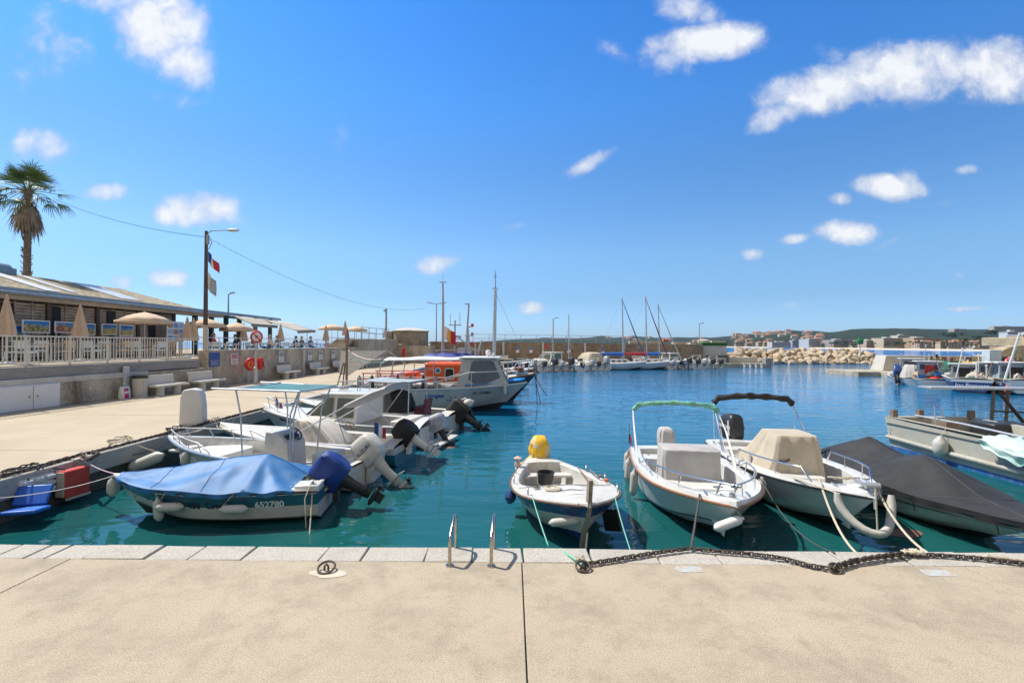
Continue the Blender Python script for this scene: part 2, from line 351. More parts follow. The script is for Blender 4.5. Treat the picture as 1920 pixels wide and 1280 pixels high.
def slime(m, z0=0.0, z1=0.16):
    """a ragged greenish dirt line just above the water on a hull"""
    nt = m.node_tree; b = nt.nodes['Principled BSDF']; old = b.inputs['Base Color'].links[0].from_socket
    tc = nt.nodes.new('ShaderNodeTexCoord'); s = nt.nodes.new('ShaderNodeSeparateXYZ'); nt.links.new(tc.outputs['Object'], s.inputs[0])
    n = noise_tex(nt, tc.outputs['Object'], 5, 6, .7); a = nt.nodes.new('ShaderNodeMath'); a.operation = 'MULTIPLY_ADD'; a.inputs[1].default_value = .22; nt.links.new(n, a.inputs[0]); nt.links.new(s.outputs[2], a.inputs[2])
    k = ramp(nt, [(z0+.10, (.75,)*3), (z1+.12, (0, 0, 0))], a.outputs[0]); nt.links.new(mixc(nt, k.outputs[0], old, (.12, .115, .07)), b.inputs['Base Color'])
# ---- water
m_water, nt, b = newmat('harbour_water')
tc = nt.nodes.new('ShaderNodeTexCoord'); ob = tc.outputs['Object']
sp = nt.nodes.new('ShaderNodeSeparateXYZ'); nt.links.new(ob, sp.inputs[0])
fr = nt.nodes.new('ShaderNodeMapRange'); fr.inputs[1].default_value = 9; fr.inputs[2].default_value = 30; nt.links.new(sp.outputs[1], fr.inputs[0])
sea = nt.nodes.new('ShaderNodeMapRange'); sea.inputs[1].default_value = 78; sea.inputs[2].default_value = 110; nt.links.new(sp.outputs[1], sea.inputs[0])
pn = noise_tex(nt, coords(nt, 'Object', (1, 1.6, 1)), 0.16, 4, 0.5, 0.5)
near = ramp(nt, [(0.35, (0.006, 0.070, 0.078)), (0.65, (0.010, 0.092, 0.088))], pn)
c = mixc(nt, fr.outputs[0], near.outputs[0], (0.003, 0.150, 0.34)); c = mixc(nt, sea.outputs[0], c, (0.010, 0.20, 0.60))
nt.links.new(c, b.inputs['Base Color']); b.inputs['Roughness'].default_value = 0.0; b.inputs['IOR'].default_value = 1.333
spl = nt.nodes.new('ShaderNodeMapRange'); spl.inputs[1].default_value = 70; spl.inputs[2].default_value = 110; spl.inputs[3].default_value = 0.44; spl.inputs[4].default_value = 0.16; nt.links.new(sp.outputs[1], spl.inputs[0]); nt.links.new(spl.outputs[0], b.inputs['Specular IOR Level'])
w1 = noise_tex(nt, coords(nt, 'Object', (0.55, 1.5, 1), (0, 0, 0.12)), 1.5, 1.5, 0.45, 0.5)
w2 = noise_tex(nt, coords(nt, 'Object', (0.8, 2.0, 1), (0, 0, -0.2)), 4.5, 1, 0.5, 0.8)
w3 = noise_tex(nt, coords(nt, 'Object', (0.5, 1, 1)), 0.25, 2, 0.5)
ad = nt.nodes.new('ShaderNodeMath'); ad.operation = 'MULTIPLY_ADD'; ad.inputs[1].default_value = 0.09
nt.links.new(w2, ad.inputs[0]); nt.links.new(w1, ad.inputs[2])
calm = nt.nodes.new('ShaderNodeMapRange'); calm.inputs[1].default_value = 0.35; calm.inputs[2].default_value = 0.65; calm.inputs[3].default_value = 0.45; calm.inputs[4].default_value = 1.0
nt.links.new(w3, calm.inputs[0])
mu = nt.nodes.new('ShaderNodeMath'); mu.operation = 'MULTIPLY'; nt.links.new(ad.outputs[0], mu.inputs[0]); nt.links.new(calm.outputs[0], mu.inputs[1])
seab = nt.nodes.new('ShaderNodeMapRange'); seab.inputs[1].default_value = 70; seab.inputs[2].default_value = 110; seab.inputs[3].default_value = 0.034; seab.inputs[4].default_value = 0.45
nt.links.new(sp.outputs[1], seab.inputs[0])
bn = bump(nt, b, mu.outputs[0], 1.0, 0.1); mid = nt.nodes.new('ShaderNodeMapRange'); mid.inputs[1].default_value = 10; mid.inputs[2].default_value = 28; mid.inputs[3].default_value = 0.0; mid.inputs[4].default_value = 0.03; nt.links.new(sp.outputs[1], mid.inputs[0])
sm = nt.nodes.new('ShaderNodeMath'); sm.operation = 'ADD'; nt.links.new(seab.outputs[0], sm.inputs[0]); nt.links.new(mid.outputs[0], sm.inputs[1]); nt.links.new(sm.outputs[0], bn.inputs['Distance'])
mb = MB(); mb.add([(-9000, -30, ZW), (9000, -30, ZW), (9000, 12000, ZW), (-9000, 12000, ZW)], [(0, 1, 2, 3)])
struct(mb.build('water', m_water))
# ---- near quay: slabs, coping stones
QE = 5.69                      # outer edge of the quay we stand on
QI = QE-0.37                   # inner edge of the coping
JX = [-9.4, -4.83, 0.13, 5.0, 9.95, 15, 25]
mb = MB()
for a, c in zip(JX[:-1], JX[1:]):
    mb.span((a+0.006, -6, -0.25), (c-0.006, QI-0.006, 0.0))
struct(mb.build('quay_slabs', m_ground, bevel=0.006))
struct(MB().span((-9.4, -6, -2.2), (25, QI-0.003, -0.03)).span((-9.4, QI-0.003, -2.2), (25, QE-0.03, -0.27)).build('quay_core', m_quayface))
us = [-120, -30, 30, 70, 145, 262, 346, 448, 595, 675, 795, 885, 982, 1110, 1237, 1352, 1460, 1580, 1700, 1822, 1925, 2060]
xs = [P(u, 1051).x for u in us]; mb = MB()
for a, c in zip(xs[:-1], xs[1:]):
    t = rnd.uniform(-0.006, 0.008); sk = rnd.uniform(-.02, .02)
    j = rnd.uniform(0.004, 0.010)
    mb.add([(a+j, QI, -.27), (c-j, QI, -.27), (c-j+sk, QE, -.27), (a+j+sk, QE, -.27), (a+j, QI, t), (c-j, QI, t), (c-j+sk, QE+rnd.uniform(-.012, .012), t), (a+j+sk, QE+rnd.uniform(-.012, .012), t)],
           [(0, 3, 2, 1), (4, 5, 6, 7), (0, 1, 5, 4), (1, 2, 6, 5), (2, 3, 7, 6), (3, 0, 4, 7)])
struct(mb.build('quay_coping', m_coping, bevel=0.012))
# worn paint patches and a cement pad on the slab
m_worn, nt, b = newmat('worn_paint'); f = noise_tex(nt, coords(nt), 22, 7, 0.75, 0.5)
r = ramp(nt, [(0.47, (0.40, 0.45, 0.49)), (0.54, (0.42, 0.35, 0.26))], f); nt.links.new(r.outputs[0], b.inputs['Base Color']); b.inputs['Roughness'].default_value = 0.85
for (u, v, w, d) in ((1293, 1067, 0.30, 0.13), (1757, 1074, 0.34, 0.17)):
    p = P(u, v); mb = MB()
    out = [(math.cos(a)*w/2*rnd.uniform(.85, 1.1)*(1.25 if k % 2 else 1), math.sin(a)*d/2*rnd.uniform(.85, 1.15)*(1.25 if k % 2 else 1)) for k, a in enumerate([PI/4*i for i in range(8)])]
    mb.prism(out, 0.0, 0.004); struct(mb.build('paint_patch', m_worn, loc=(p.x, p.y, 0)))
p = P(612, 1072); mb = MB(); mb.prism([(math.cos(2*PI*i/20)*.17*rnd.uniform(.9, 1.05)+.05*math.cos(i), math.sin(2*PI*i/20)*.11*rnd.uniform(.9, 1.05)) for i in range(20)], 0, .005)
struct(mb.build('cement_pad', M('pad_cement', (.50, .45, .36), .9, var=.1, scale=12), loc=(p.x+.02, p.y-.03, 0)))
# ---- side quay and far quay (one L-shaped deck)
XE = -8.72
def XW(Y): return -16.6+0.07*(Y-15.7)             # foot of the terrace wall
def YW(X): return 64.5+0.24*X                     # foot of the breakwater wall
def YE(X): return 62.5+0.5*(X-8.6)                # edge of the far quay
deck = [(XE, 4), (XE, YE(XE)), (27, YE(27)), (28, YW(28)+1), (-22, YW(-22)+1), (-24, 4)]
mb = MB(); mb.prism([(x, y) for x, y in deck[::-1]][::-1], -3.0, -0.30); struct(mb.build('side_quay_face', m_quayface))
mb = MB(); e = 0.34
inner = [(XE-e, 4), (XE-e, YE(XE)+e), (27-e, YE(27)+e), (28, YW(28)+1), (-22, YW(-22)+1), (-24, 4)]
mb.prism(inner, -0.29, 0.0); struct(mb.build('side_quay', m_ground2))
mb = MB(); y = 4.0
while y < YE(XE)-1:
    y2 = min(y+rnd.uniform(1.5, 2.4), YE(XE)); o1 = rnd.uniform(-.03, .03)
    mb.span((XE-e+.004, y+.01, -.36), (XE+o1+.04, y2-.01, rnd.uniform(.0, .03))); y = y2
struct(mb.build('side_quay_coping', m_coping, bevel=0.03))
mb = MB(); X = XE
while X < 26:
    X2 = X+2.0
    mb.add([(X, YE(X)-.03, -.36), (X2-.02, YE(X2)-.03, -.36), (X2-.02, YE(X2)+e, -.36), (X, YE(X)+e, -.36), (X, YE(X)-.03, .03), (X2-.02, YE(X2)-.03, .03), (X2-.02, YE(X2)+e, .03), (X, YE(X)+e, .03)],
           [(0, 3, 2, 1), (4, 5, 6, 7), (0, 1, 5, 4), (1, 2, 6, 5), (2, 3, 7, 6), (3, 0, 4, 7)]); X = X2
struct(mb.build('far_quay_coping', m_coping, bevel=0.02))
# thin joints drawn across the side quay
mb = MB()
for Y in (10.5, 15.6, 20.8, 26.5, 33, 41):
    mb.span((XW(Y)+.1, Y-.012, 0.0), (XE-e-.02, Y+.012, 0.003))
struct(mb.build('quay_joints', m_slab))
# ---- terrace wall
def wallseg(mb, Y0, Y1, z0, z1, off=0.0, thick=0.6, dz=0.0, m=0):
    """a run of wall that follows the foot line; off moves its face to the quay side"""
    a, c = XW(Y0)+off, XW(Y1)+off
    mb.add([(a-thick, Y0, z0), (a, Y0, z0), (c, Y1, z0), (c-thick, Y1, z0), (a-thick, Y0, z1), (a, Y0, z1), (c, Y1, z1+dz), (c-thick, Y1, z1+dz)],
           [(0, 3, 2, 1), (4, 5, 6, 7), (0, 1, 5, 4), (1, 2, 6, 5), (2, 3, 7, 6), (3, 0, 4, 7)], m)
YB, YC = 25.3, 46.0
tw = thing('terrace_wall', 'long weathered concrete wall under the restaurant terrace, at the back of the side quay', 'wall', (XW(4), 4, 0))
ofs = Matrix.Translation((-XW(4), -4, 0))
mb = MB(ofs)
wallseg(mb, 4, 21.6, 0, 0.98); wallseg(mb, 21.6, YB, 0, 1.02, 0.03)
mb.build('lower_wall', m_wallA, tw, bevel=0.02)
mb = MB(ofs); wallseg(mb, 4, 21.55, 0.84, 1.06, 0.035, 0.5); mb.build('render_band', m_wallB, tw, bevel=0.03)
mb = MB(ofs); wallseg(mb, 4, YB-.4, 1.06, 1.46, -0.10, 0.5); mb.build('slab_edge', m_slab, tw, bevel=0.01)
mb = MB(ofs); wallseg(mb, YB, YC, 0, 1.93, 0.0, 0.5, 0.02); mb.build('tall_wall', m_wallA, tw, bevel=0.03)
mb = MB(ofs); wallseg(mb, YC+.01, 58, 0, 2.72, 0.0, 1.4, 0.1); mb.build('corner_wall', m_wallA, tw, bevel=0.03)
mb = MB(ofs)
for k in range(6): wallseg(mb, YC-2.4+k*.4, YC, 1.93+.001, 1.93+.135*(k+1), -.5, 1.6)
mb.build('stairs', m_wallA, tw, bevel=0.01)
mb = MB(); mb.prism([(-36, 2), (-36, 59), (XW(59)-.7, 59), (XW(YB)-.55, YB), (XW(YB)-.55, YB-.01), (XW(4)-.5, 4)][::-1], 0.5, 1.5)
mb.v = [v for v in mb.v]; struct(mb.build('terrace_floor', m_ground2))
# cracks and vertical stains of the wall: shallow pilasters and pipes as seen
def wallY(u):           # Y on the wall line seen at column u
    t = ray(u, 660); k = t.x/t.y; return (-16.6-0.07*15.7)/(k-0.07)
def wallP(u, v, out=0.0):
    Y = wallY(u); q = Q(u, v, Y); return Vector((q.x+out, Y, q.z))
m_pipe = M('white_pipe', (0.45, 0.46, 0.46), 0.5, var=0.1, stain=(0.40, 0.36, 0.30), samt=0.5)
for (u, v0, v1, lab) in ((234, 687, 735, 'pale vertical pipe cover on the terrace wall beside the rubbish bin'), (568, 656, 690, 'pale drain pipe on the terrace wall between two benches far along the quay')):
    a = wallP(u, v0, .06); z1 = a.z; mb = MB(); mb.box((0, 0, z1/2), (.10, .26, z1)); mb.box((.03, 0, z1*.55), (.06, .30, .05)); mb.box((.03, 0, z1*.15), (.06, .30, .05))
    tag(mb.build('drain_pipe', m_pipe, bevel=.01, loc=(a.x, a.y, 0)), lab, 'pipe')
# leaning plank
a = wallP(140, 760, 0); mb = MB(Matrix.Rotation(-.12, 4, 'Y')); mb.box((.16, 0, .42), (.05, .2, .84)); tag(mb.build('plank', m_wood, loc=(a.x+.06, a.y, 0.0)), 'narrow weathered plank leaning on the terrace wall beside the white cupboard doors', 'plank')
# white cupboard doors in the wall
dl = thing('wall_cupboard', 'wide white two-leaf cupboard door in the foot of the terrace wall', 'cupboard', (XW(15.5)+.02, 15.5, 0))
T = Matrix.Rotation(math.atan(-.07), 4, 'Z'); y0, y1 = -4.2, wallY(108)-15.5
mb = MB(T); mb.span((0.0, y0, 0), (.10, y1, 0.86)); mb.build('frame', m_white, dl, bevel=.01)
for a, c in ((y0+.06, (y0*.0)+.1-15.5+wallY(49)), (wallY(49)-15.5+.13, y1-.06)):
    mb = MB(T); mb.span((.10, a, .03), (.135, c, .82)); o = mb.build('door_leaf', m_white, dl, bevel=.006)
    MB(T).span((.135, (c-.14 if a < -1 else a+.1), .42), (.16, (c-.1 if a < -1 else a+.14), .5)).build('handle', m_greymetal, o)
# ---- breakwater wall at the back
mb = MB(); 
for (x0, x1) in ((-10.5, 28.2),):
    mb.add([(x0, YW(x0), 0), (x1, YW(x1), 0), (x1, YW(x1)+1.2, 0), (x0, YW(x0)+1.2, 0), (x0, YW(x0), 2.62), (x1, YW(x1), 2.55), (x1, YW(x1)+1.2, 2.55), (x0, YW(x0)+1.2, 2.62)],
           [(0, 3, 2, 1), (4, 5, 6, 7), (0, 1, 5, 4), (1, 2, 6, 5), (2, 3, 7, 6), (3, 0, 4, 7)])
bw = tag(mb.build('breakwater_wall', m_farstone), 'long brown stone breakwater wall closing the back of the harbour', 'wall')
mb = MB(); x0, x1 = -10.5, 28.2
mb.add([(x0, YW(x0)-.03, 1.55), (x1, YW(x1)-.03, 1.50), (x1, YW(x1)+.02, 1.50), (x0, YW(x0)+.02, 1.55), (x0, YW(x0)-.03, 1.66), (x1, YW(x1)-.03, 1.61), (x1, YW(x1)+.02, 1.61), (x0, YW(x0)+.02, 1.66)], [(0, 3, 2, 1), (4, 5, 6, 7), (0, 1, 5, 4), (1, 2, 6, 5), (2, 3, 7, 6), (3, 0, 4, 7)])
mb.build('string_course', m_farstone, bw)
struct(MB().add([(-40, YW(-40)+1.0, 0), (-40, YW(-40)+5, 0), (29, YW(29)+5, 0), (29, YW(29)+1.2, 0), (-40, YW(-40)+1.0, 1.5), (-40, YW(-40)+5, 1.5), (29, YW(29)+5, 1.5), (29, YW(29)+1.2, 1.5)], [(0, 1, 2, 3), (7, 6, 5, 4), (0, 4, 5, 1), (1, 5, 6, 2), (2, 6, 7, 3), (3, 7, 4, 0)]).build('breakwater_path', m_ground2))
def farP(u, v, out=0.0):
    d = ray(u, v); k = d.x/d.y; Y = 64.5/(1-.24*k)-out; return Q(u, v, Y)
# white strips up the wall, notices on it
for u, vt in ((944, 641), (1018, 641), (1097, 643), (1169, 643)):
    p = farP(u, vt, .12); z1 = p.z
    mb = MB(); mb.box((0, 0, z1/2), (.28, .16, z1)); mb.box((0, -.02, z1-.06), (.34, .2, .12))
    tag(mb.build('wall_strip', m_pipe, loc=(p.x, p.y, 0)), 'white vertical strip running up the brown breakwater wall', 'pillar', 'white strips on the breakwater wall')
m_notice = M('notice_blue', (0.08, 0.17, 0.42), 0.5)
for u, v, lab in ((970, 656, 'left one of the two blue and white notices behind the outboard boats'), (995, 656, 'blue and white notice just left of a white strip on the breakwater wall'), (1066, 656, 'blue and white notice between two white strips, behind the cabin boats'), (1130, 659, 'blue and white notice half hidden behind the tan covered motorboat'), (1252, 661, 'blue and white notice on the breakwater wall right of the masts')):
    p = farP(u, v, .03); n = thing('notice', lab, 'sign', p)
    MB().box((0, 0, 0), (.5, .03, .75)).build('panel', m_white, n); MB().box((0, -.02, .2), (.47, .012, .33)).build('header', m_notice, n)
# railing along the top of the breakwater
def railing(pts, h, name, label, mat, step=1.6, r=0.025, rails=(1.0, 0.5), group=None):
    o = Vector(pts[0]); t = thing(name, label, 'railing', o, 0, group)
    L = [Vector(p)-o for p in pts]; mb = MB()
    for k in rails: mb.tube([p+Vector((0, 0, h*k)) for p in L], r, 6)
    mb.build('rails', mat, t)
    for a, c in zip(L[:-1], L[1:]):
        n = max(1, round((c-a).length/step))
        for i in range(n+(1 if c is L[-1] else 0)):
            q = a.lerp(c, i/n); MB().tube([q, q+Vector((0, 0, h))], r*1.2, 6).build('post', mat, t)
    return t
zt = 2.60
railing([(farP(886, 640).x, farP(886, 640).y+.6, zt-.02), (farP(1172, 640).x, farP(1172, 640).y+.6, zt-.04)], 1.05, 'breakwater_railing', 'thin grey railing on top of the long breakwater wall', m_greymetal, 2.1, .03)
# ---- round stone tower
tp = Vector((-12.6, 60.0, 0)); tow = thing('stone_tower', 'squat round stone tower with a shallow domed top at the harbour corner', 'tower', tp)
mb = MB(); mb.box((.2, .3, 1.05), (5.2, 5, 2.1)); mb.build('base_block', m_wallA, tow, bevel=.05)
mb = MB(); mb.lathe([(2.28, 2.1), (2.28, 2.2), (2.2, 2.25), (2.2, 3.72), (2.3, 3.75), (2.3, 3.9)], n=14); mb.build('drum', m_tower, tow, smooth=20, bevel=.02)
mb = MB(); mb.lathe([(2.3, 3.9), (1.9, 4.02), (1.2, 4.2), (.5, 4.28), (0, 4.3)], n=14); mb.build('dome', m_wallB, tow, smooth=20)
mb = MB(); mb.box((-2.45, .2, 2.6), (.9, 2.6, 2.4)); mb.build('side_buttress', m_tower, tow, bevel=.04)
p = Q(757, 660, 55.5); mb = MB(); mb.lathe([(0, 0), (.2, 0), (.22, .05), (.22, .85), (.18, 1.0), (0, 1.05)], n=12); mb.box((0, -.15, .45), (.3, .2, .5)); tag(mb.build('red_case', m_red, loc=(p.x, p.y, p.z-.5)), 'red rescue case fixed to the block under the round stone tower', 'case')
# ---- bunker, stairs and pier at the right end
bk = thing('bunker', 'grey concrete blockhouse with a green top edge at the end of the breakwater', 'building', (30.6, 73.6, 0))
mb = MB(); mb.box((0.1, 1.2, 1.2), (3.7, 3, 2.4)); mb.build('body', m_wallB, bk, bevel=.04)
mb = MB(); mb.box((.1, 1.2, 2.62), (3.8, 3.1, .44)); mb.build('top_band', M('green_net', (0.03, 0.12, 0.025), .9, var=.3, scale=20), bk, bevel=.03)
mb = MB(); mb.box((0.4, -.36, .8), (3.2, .1, .2)); mb.build('hatch_recess', m_dark, bk)
mb = MB(); mb.lathe([(0.9, 2.84), (.9, 3.2), (.5, 3.35), (0, 3.38)], (-1.0, 1.3, 0), n=10); mb.box((1.1, 1.5, 3.0), (2.2, 2, .3)); mb.build('roof_cap', m_wallB, bk)
mb = MB(); mb.box((-2.5, .6, 1.3), (.9, 2.6, 2.6)); mb.box((-3.6, 2.6, 2.3), (3.4, 1.6, 1.2)); mb.box((-9.5, 2.9, 2.6), (5.2, 1, .8)); mb.build('side_block', m_wallA, bk, bevel=.03)
mb = MB()
for k in range(14): mb.box((-6.1+k*.27, -1.0, .10+k*.2), (.27, 1.2, .2+.0)); mb.span((-6.23+k*.27, -1.58, 0), (-5.97+k*.27, -.42, .2*k+.01))
st = tag(mb.build('stone_stairs', m_wallB, loc=(29.0, 72.8, 0)), 'steep pale stone stairs climbing to the breakwater top beside the blockhouse', 'stairs')
mb = MB(); mb.span((27.2, 71.6, -2), (38.2, 76, -.18)); struct(mb.build('pier', m_wallA, bevel=.05))
mb = MB(); mb.span((33.0, 73.6, -.17), (37.4, 74.6, .68)); tag(mb.build('pier_block', m_wallB, bevel=.04), 'long low concrete block standing on the pier end in front of the boulders', 'block')
for k in range(4):
    p = Vector((34.4+k*.85, 71.5, -.72)); mb = MB(); mb.box((0, .03, .28), (.26, .16, .55)); mb.lathe([(0, 0), (.16, 0), (.2, .1), (.14, .2), (0, .22)], (0, 0, -.05), n=8)
    tag(mb.build('dock_bumper', m_white if k else m_white, loc=p), 'white rubber bumper hanging on the face of the pier end', 'bumper', 'bumpers on the pier end')
mb = MB(); mb.span((37.5, 71.45, -2), (38.35, 72.6, .62)); tag(mb.build('pier_post', m_slab, bevel=.03), 'dark square post at the right end of the concrete pier', 'post')
# ================================================================ BREAKWATER BOULDERS, RIGHT-HAND QUAY, FAR SHORE
m_rock, nt, b = newmat('limestone'); vec = coords(nt)
oi = nt.nodes.new('ShaderNodeObjectInfo')
f = noise_tex(nt, vec, 1.1, 7, 0.65, 0.4); r = ramp(nt, [(0.3, (0.26, 0.20, 0.135)), (0.5, (0.46, 0.385, 0.285)), (0.72, (0.58, 0.52, 0.43))], f)
r2 = ramp(nt, [(0, (0.8, 0.72, 0.62)), (0.5, (1, .95, .88)), (1, (1.1, 1.1, 1.1))], oi.outputs['Random']); out = mixc(nt, 1.0, r.outputs[0], r2.outputs[0], 'MULTIPLY')
nt.links.new(out, b.inputs['Base Color']); b.inputs['Roughness'].default_value = .92; bump(nt, b, noise_tex(nt, vec, 5, 6, .7), .7, .1)
def boulder_mesh(seed):
    bm = bmesh.new(); bmesh.ops.create_icosphere(bm, subdivisions=3, radius=1.0)
    r = random.Random(seed); pl = [(Vector((r.gauss(0, 1), r.gauss(0, 1), r.gauss(0, .8))).normalized(), r.uniform(.45, .8)) for _ in range(12)]
    for v in bm.verts:
        p = v.co.copy()
        for n, d in pl:
            k = p.dot(n)
            if k > d: p -= n*(k-d)*.92
        p *= 1+.08*noise.noise(p*2+Vector((seed, 0, 0)))
        v.co = p
    me = bpy.data.meshes.new('boulder'); bm.to_mesh(me); bm.free(); me.materials.append(m_rock)
    for q in me.polygons: q.use_smooth = True
    me.set_sharp_from_angle(angle=math.radians(28)); return me
BM = [boulder_mesh(s) for s in range(9)]
def boulder(p, s, label, group):
    o = bpy.data.objects.new('boulder', rnd.choice(BM)); COL.objects.link(o); o.location = p
    o.scale = (s*rnd.uniform(.9, 1.35), s*rnd.uniform(.8, 1.2), s*rnd.uniform(.62, .9)); o.rotation_euler = (rnd.uniform(-.4, .4), rnd.uniform(-.4, .4), rnd.uniform(0, 6.3))
    tag(o, label, 'boulder', group)
n = 0
for row in range(5):
    X = 36.5+row*.6
    while X < 67:
        Yb = 84+ (X-36)*.12
        hgt = 1.0 if X > 41 else .72
        s = rnd.uniform(.6, 1.2)
        boulder((X, Yb+row*1.05+rnd.uniform(-.3, .3), ZW+(.10+row*.52)*hgt+rnd.uniform(-.12, .2)), s, 'pale limestone boulder in the long heap of the breakwater mole', 'breakwater boulders')
        X += s*rnd.uniform(1.25, 1.7)
struct(MB().add([(34, 85, -3), (69, 90, -3), (70, 97, -3), (34, 92, -3), (36, 87, .9), (67, 91, .9), (67, 92, .9), (36, 89, .9)], [(0, 3, 2, 1), (4, 5, 6, 7), (0, 1, 5, 4), (1, 2, 6, 5), (2, 3, 7, 6), (3, 0, 4, 7)]).build('mole_core', m_rock))
# green navigation light
p = Q(1612, 668, 88); t = thing('beacon', 'slim white beacon post with a green top standing on the boulder mole', 'beacon', (p.x, p.y, 0.6))
MB().lathe([(.22, 0), (.2, .6), (.11, .7), (.09, 2.3)], n=10).build('post', m_white, t)
MB().lathe([(.5, 2.3), (.55, 2.4), (.5, 3.1), (.2, 3.3), (.15, 3.7), (0, 3.75)], n=10).build('lantern', M('beacon_green', (.01, .16, .05), .5), t)
# ---- right-hand quay
m_yellowstone = stone('yellow_masonry', (0.42, 0.34, 0.21), (0.53, 0.45, 0.31), (0.33, 0.27, 0.19), 1.1, (0.22, 0.17, 0.10))
mb = MB(); mb.span((37.6, 52.5, -2.5), (60, 58, -.28)); struct(mb.build('low_landing', m_wallA, bevel=.05))
mb = MB(); mb.span((40, 46.0, -2.5), (75, 52.6, -.25)); mb.span((45, 30, -2.5), (75, 46.1, -.24)); struct(mb.build('right_quay', m_wallA, bevel=.05))
q = thing('block_wall', 'pale concrete block wall with a dark recess on the low landing', 'wall', (44.0, 55.5, -.28))
mb = MB(); mb.add([(-2.2, -1, 0), (3.6, -1, 0), (3.6, 1, 0), (-2.2, 1, 0), (-1.7, -.8, 1.75), (3.6, -.8, 1.75), (3.6, .8, 1.75), (-1.7, .8, 1.75)], [(0, 3, 2, 1), (4, 5, 6, 7), (0, 1, 5, 4), (1, 2, 6, 5), (2, 3, 7, 6), (3, 0, 4, 7)]); mb.build('block', m_wallB, q, bevel=.04)
mb = MB(); mb.span((-.4, -1.15, .02), (2.6, -.85, .95)); mb.build('dark_gate', m_greymetal, q)
mb = MB(); mb.bar((-.2, -1.25, .1), (1.0, -1.25, .9), .05); mb.bar((1.2, -1.25, .9), (2.4, -1.25, .1), .05); mb.build('rope_swag', m_rope, q)
q = thing('quay_parapet', 'long yellowish stone parapet stepping up towards the right bank', 'wall', (47, 57.5, -.25))
mb = MB(); mb.prism([(0, 0), (9.5, 0), (9.5, 1.2), (0, 1.2)], 0, 1.65); mb.build('low_run', m_yellowstone, q, bevel=.04)
mb = MB(); T0 = mb.T; mb.T = Matrix.Rotation(PI/2, 4, 'X'); mb.prism([(9.0, 0), (22, 0), (22, 3.0), (13.2, 3.0), (12.0, 2.75), (10.6, 2.0), (9.0, 1.6)], -1.4, .05); mb.build('raised_run', m_yellowstone, q, bevel=.04)
mb = MB(); mb.prism([(14.6, -.5), (26, -.5), (26, 6), (14.6, 6)], 2.9, 4.0); mb.build('upper_wall', m_yellowstone, q, bevel=.08)
# ---- far shore terrain
m_hill, nt, b = newmat('wooded_hill'); vec = coords(nt)
f = noise_tex(nt, vec, .035, 8, .7, .3); f2 = noise_tex(nt, vec, .006, 5, .6)
r = ramp(nt, [(0.36, (.008, .016, .009)), (0.5, (.020, .034, .018)), (0.64, (.038, .050, .026)), (0.78, (.12, .105, .07))], f)
r2 = ramp(nt, [(.35, (.75, .75, .75)), (.65, (1.2, 1.2, 1.2))], f2); nt.links.new(mixc(nt, 1.0, r.outputs[0], r2.outputs[0], 'MULTIPLY'), b.inputs['Base Color']); b.inputs['Roughness'].default_value = 1.0
b.inputs['Specular IOR Level'].default_value = 0.1
def hz(u): return V0+ROLL*(u-960)
PROF = [(700, 644), (900, 641), (1020, 634), (1075, 634.5), (1110, 633), (1130, 630), (1150, 633.5), (1185, 631.5), (1240, 634), (1290, 633), (1340, 634), (1380, 629), (1430, 624), (1480, 620.5), (1530, 622), (1556, 624.5), (1600, 618.5), (1660, 617), (1720, 618), (1780, 620), (1830, 620), (1880, 618), (1920, 617), (2100, 612), (2400, 615)]
def prof(u):
    for (a, va), (c, vc) in zip(PROF[:-1], PROF[1:]):
        if a <= u <= c: return lerp(va, vc, (u-a)/(c-a))
    return PROF[0][1] if u < 700 else PROF[-1][1]
def shoreY(u): return lerp(1250, 560, sstep(1250, 1850, u)) if u < 1850 else lerp(560, 330, sstep(1850, 2300, u))
def crestY(u): return 3200 if u < 1300 else lerp(3200, 2300, sstep(1300, 1450, u))
def terr(u, w):
    """w: 0 at the beach, 1 at the crest"""
    ys, yc = shoreY(u), crestY(u); Y = lerp(ys, yc, w**1.3)
    hc = H+(hz(u)-prof(u))/F*yc
    g = .04*w if w < .2 else lerp(.008, 1, sstep(.2, 1.0, w))
    z = ZW-.6+ (1.6*sstep(0, .02, w)) + max(0, hc)*g
    z += 9*nz(u*.03, Y*.003)*sstep(.25, .6, w)*(1-.8*sstep(.8, 1, w))
    d = ray(u, 600); return Vector((d.x/d.y*Y, Y, z))
mb = MB(); us = [660+ i*12 for i in range(140)]; ws = [0, .006, .02, .05, .1, .15]+[.2+.8*i/22 for i in range(23)]
mb.add([terr(u, w) for u in us for w in ws]+[], [(i*len(ws)+j, (i+1)*len(ws)+j, (i+1)*len(ws)+j+1, i*len(ws)+j+1) for i in range(len(us)-1) for j in range(len(ws)-1)])
struct(mb.build('hills', m_hill, smooth=60))
# back slope so the hills are solid
mb = MB(); mb.add([terr(u, 1.0)+Vector((0, k*700, -k*120)) for u in us for k in (0, 1)], [(i*2, (i+1)*2, (i+1)*2+1, i*2+1) for i in range(len(us)-1)]); struct(mb.build('hill_back', m_hill))
m_sand = M('beach_sand', (.60, .50, .36), .95, var=.1, scale=.2)
mb = MB(); mb.add([terr(u, w)+Vector((0, 0, .35)) for u in us for w in (.0005, .004, .012, .028)], [(i*4+j, (i+1)*4+j, (i+1)*4+j+1, i*4+j+1) for i in range(len(us)-1) for j in range(3)]); struct(mb.build('beach', m_sand))
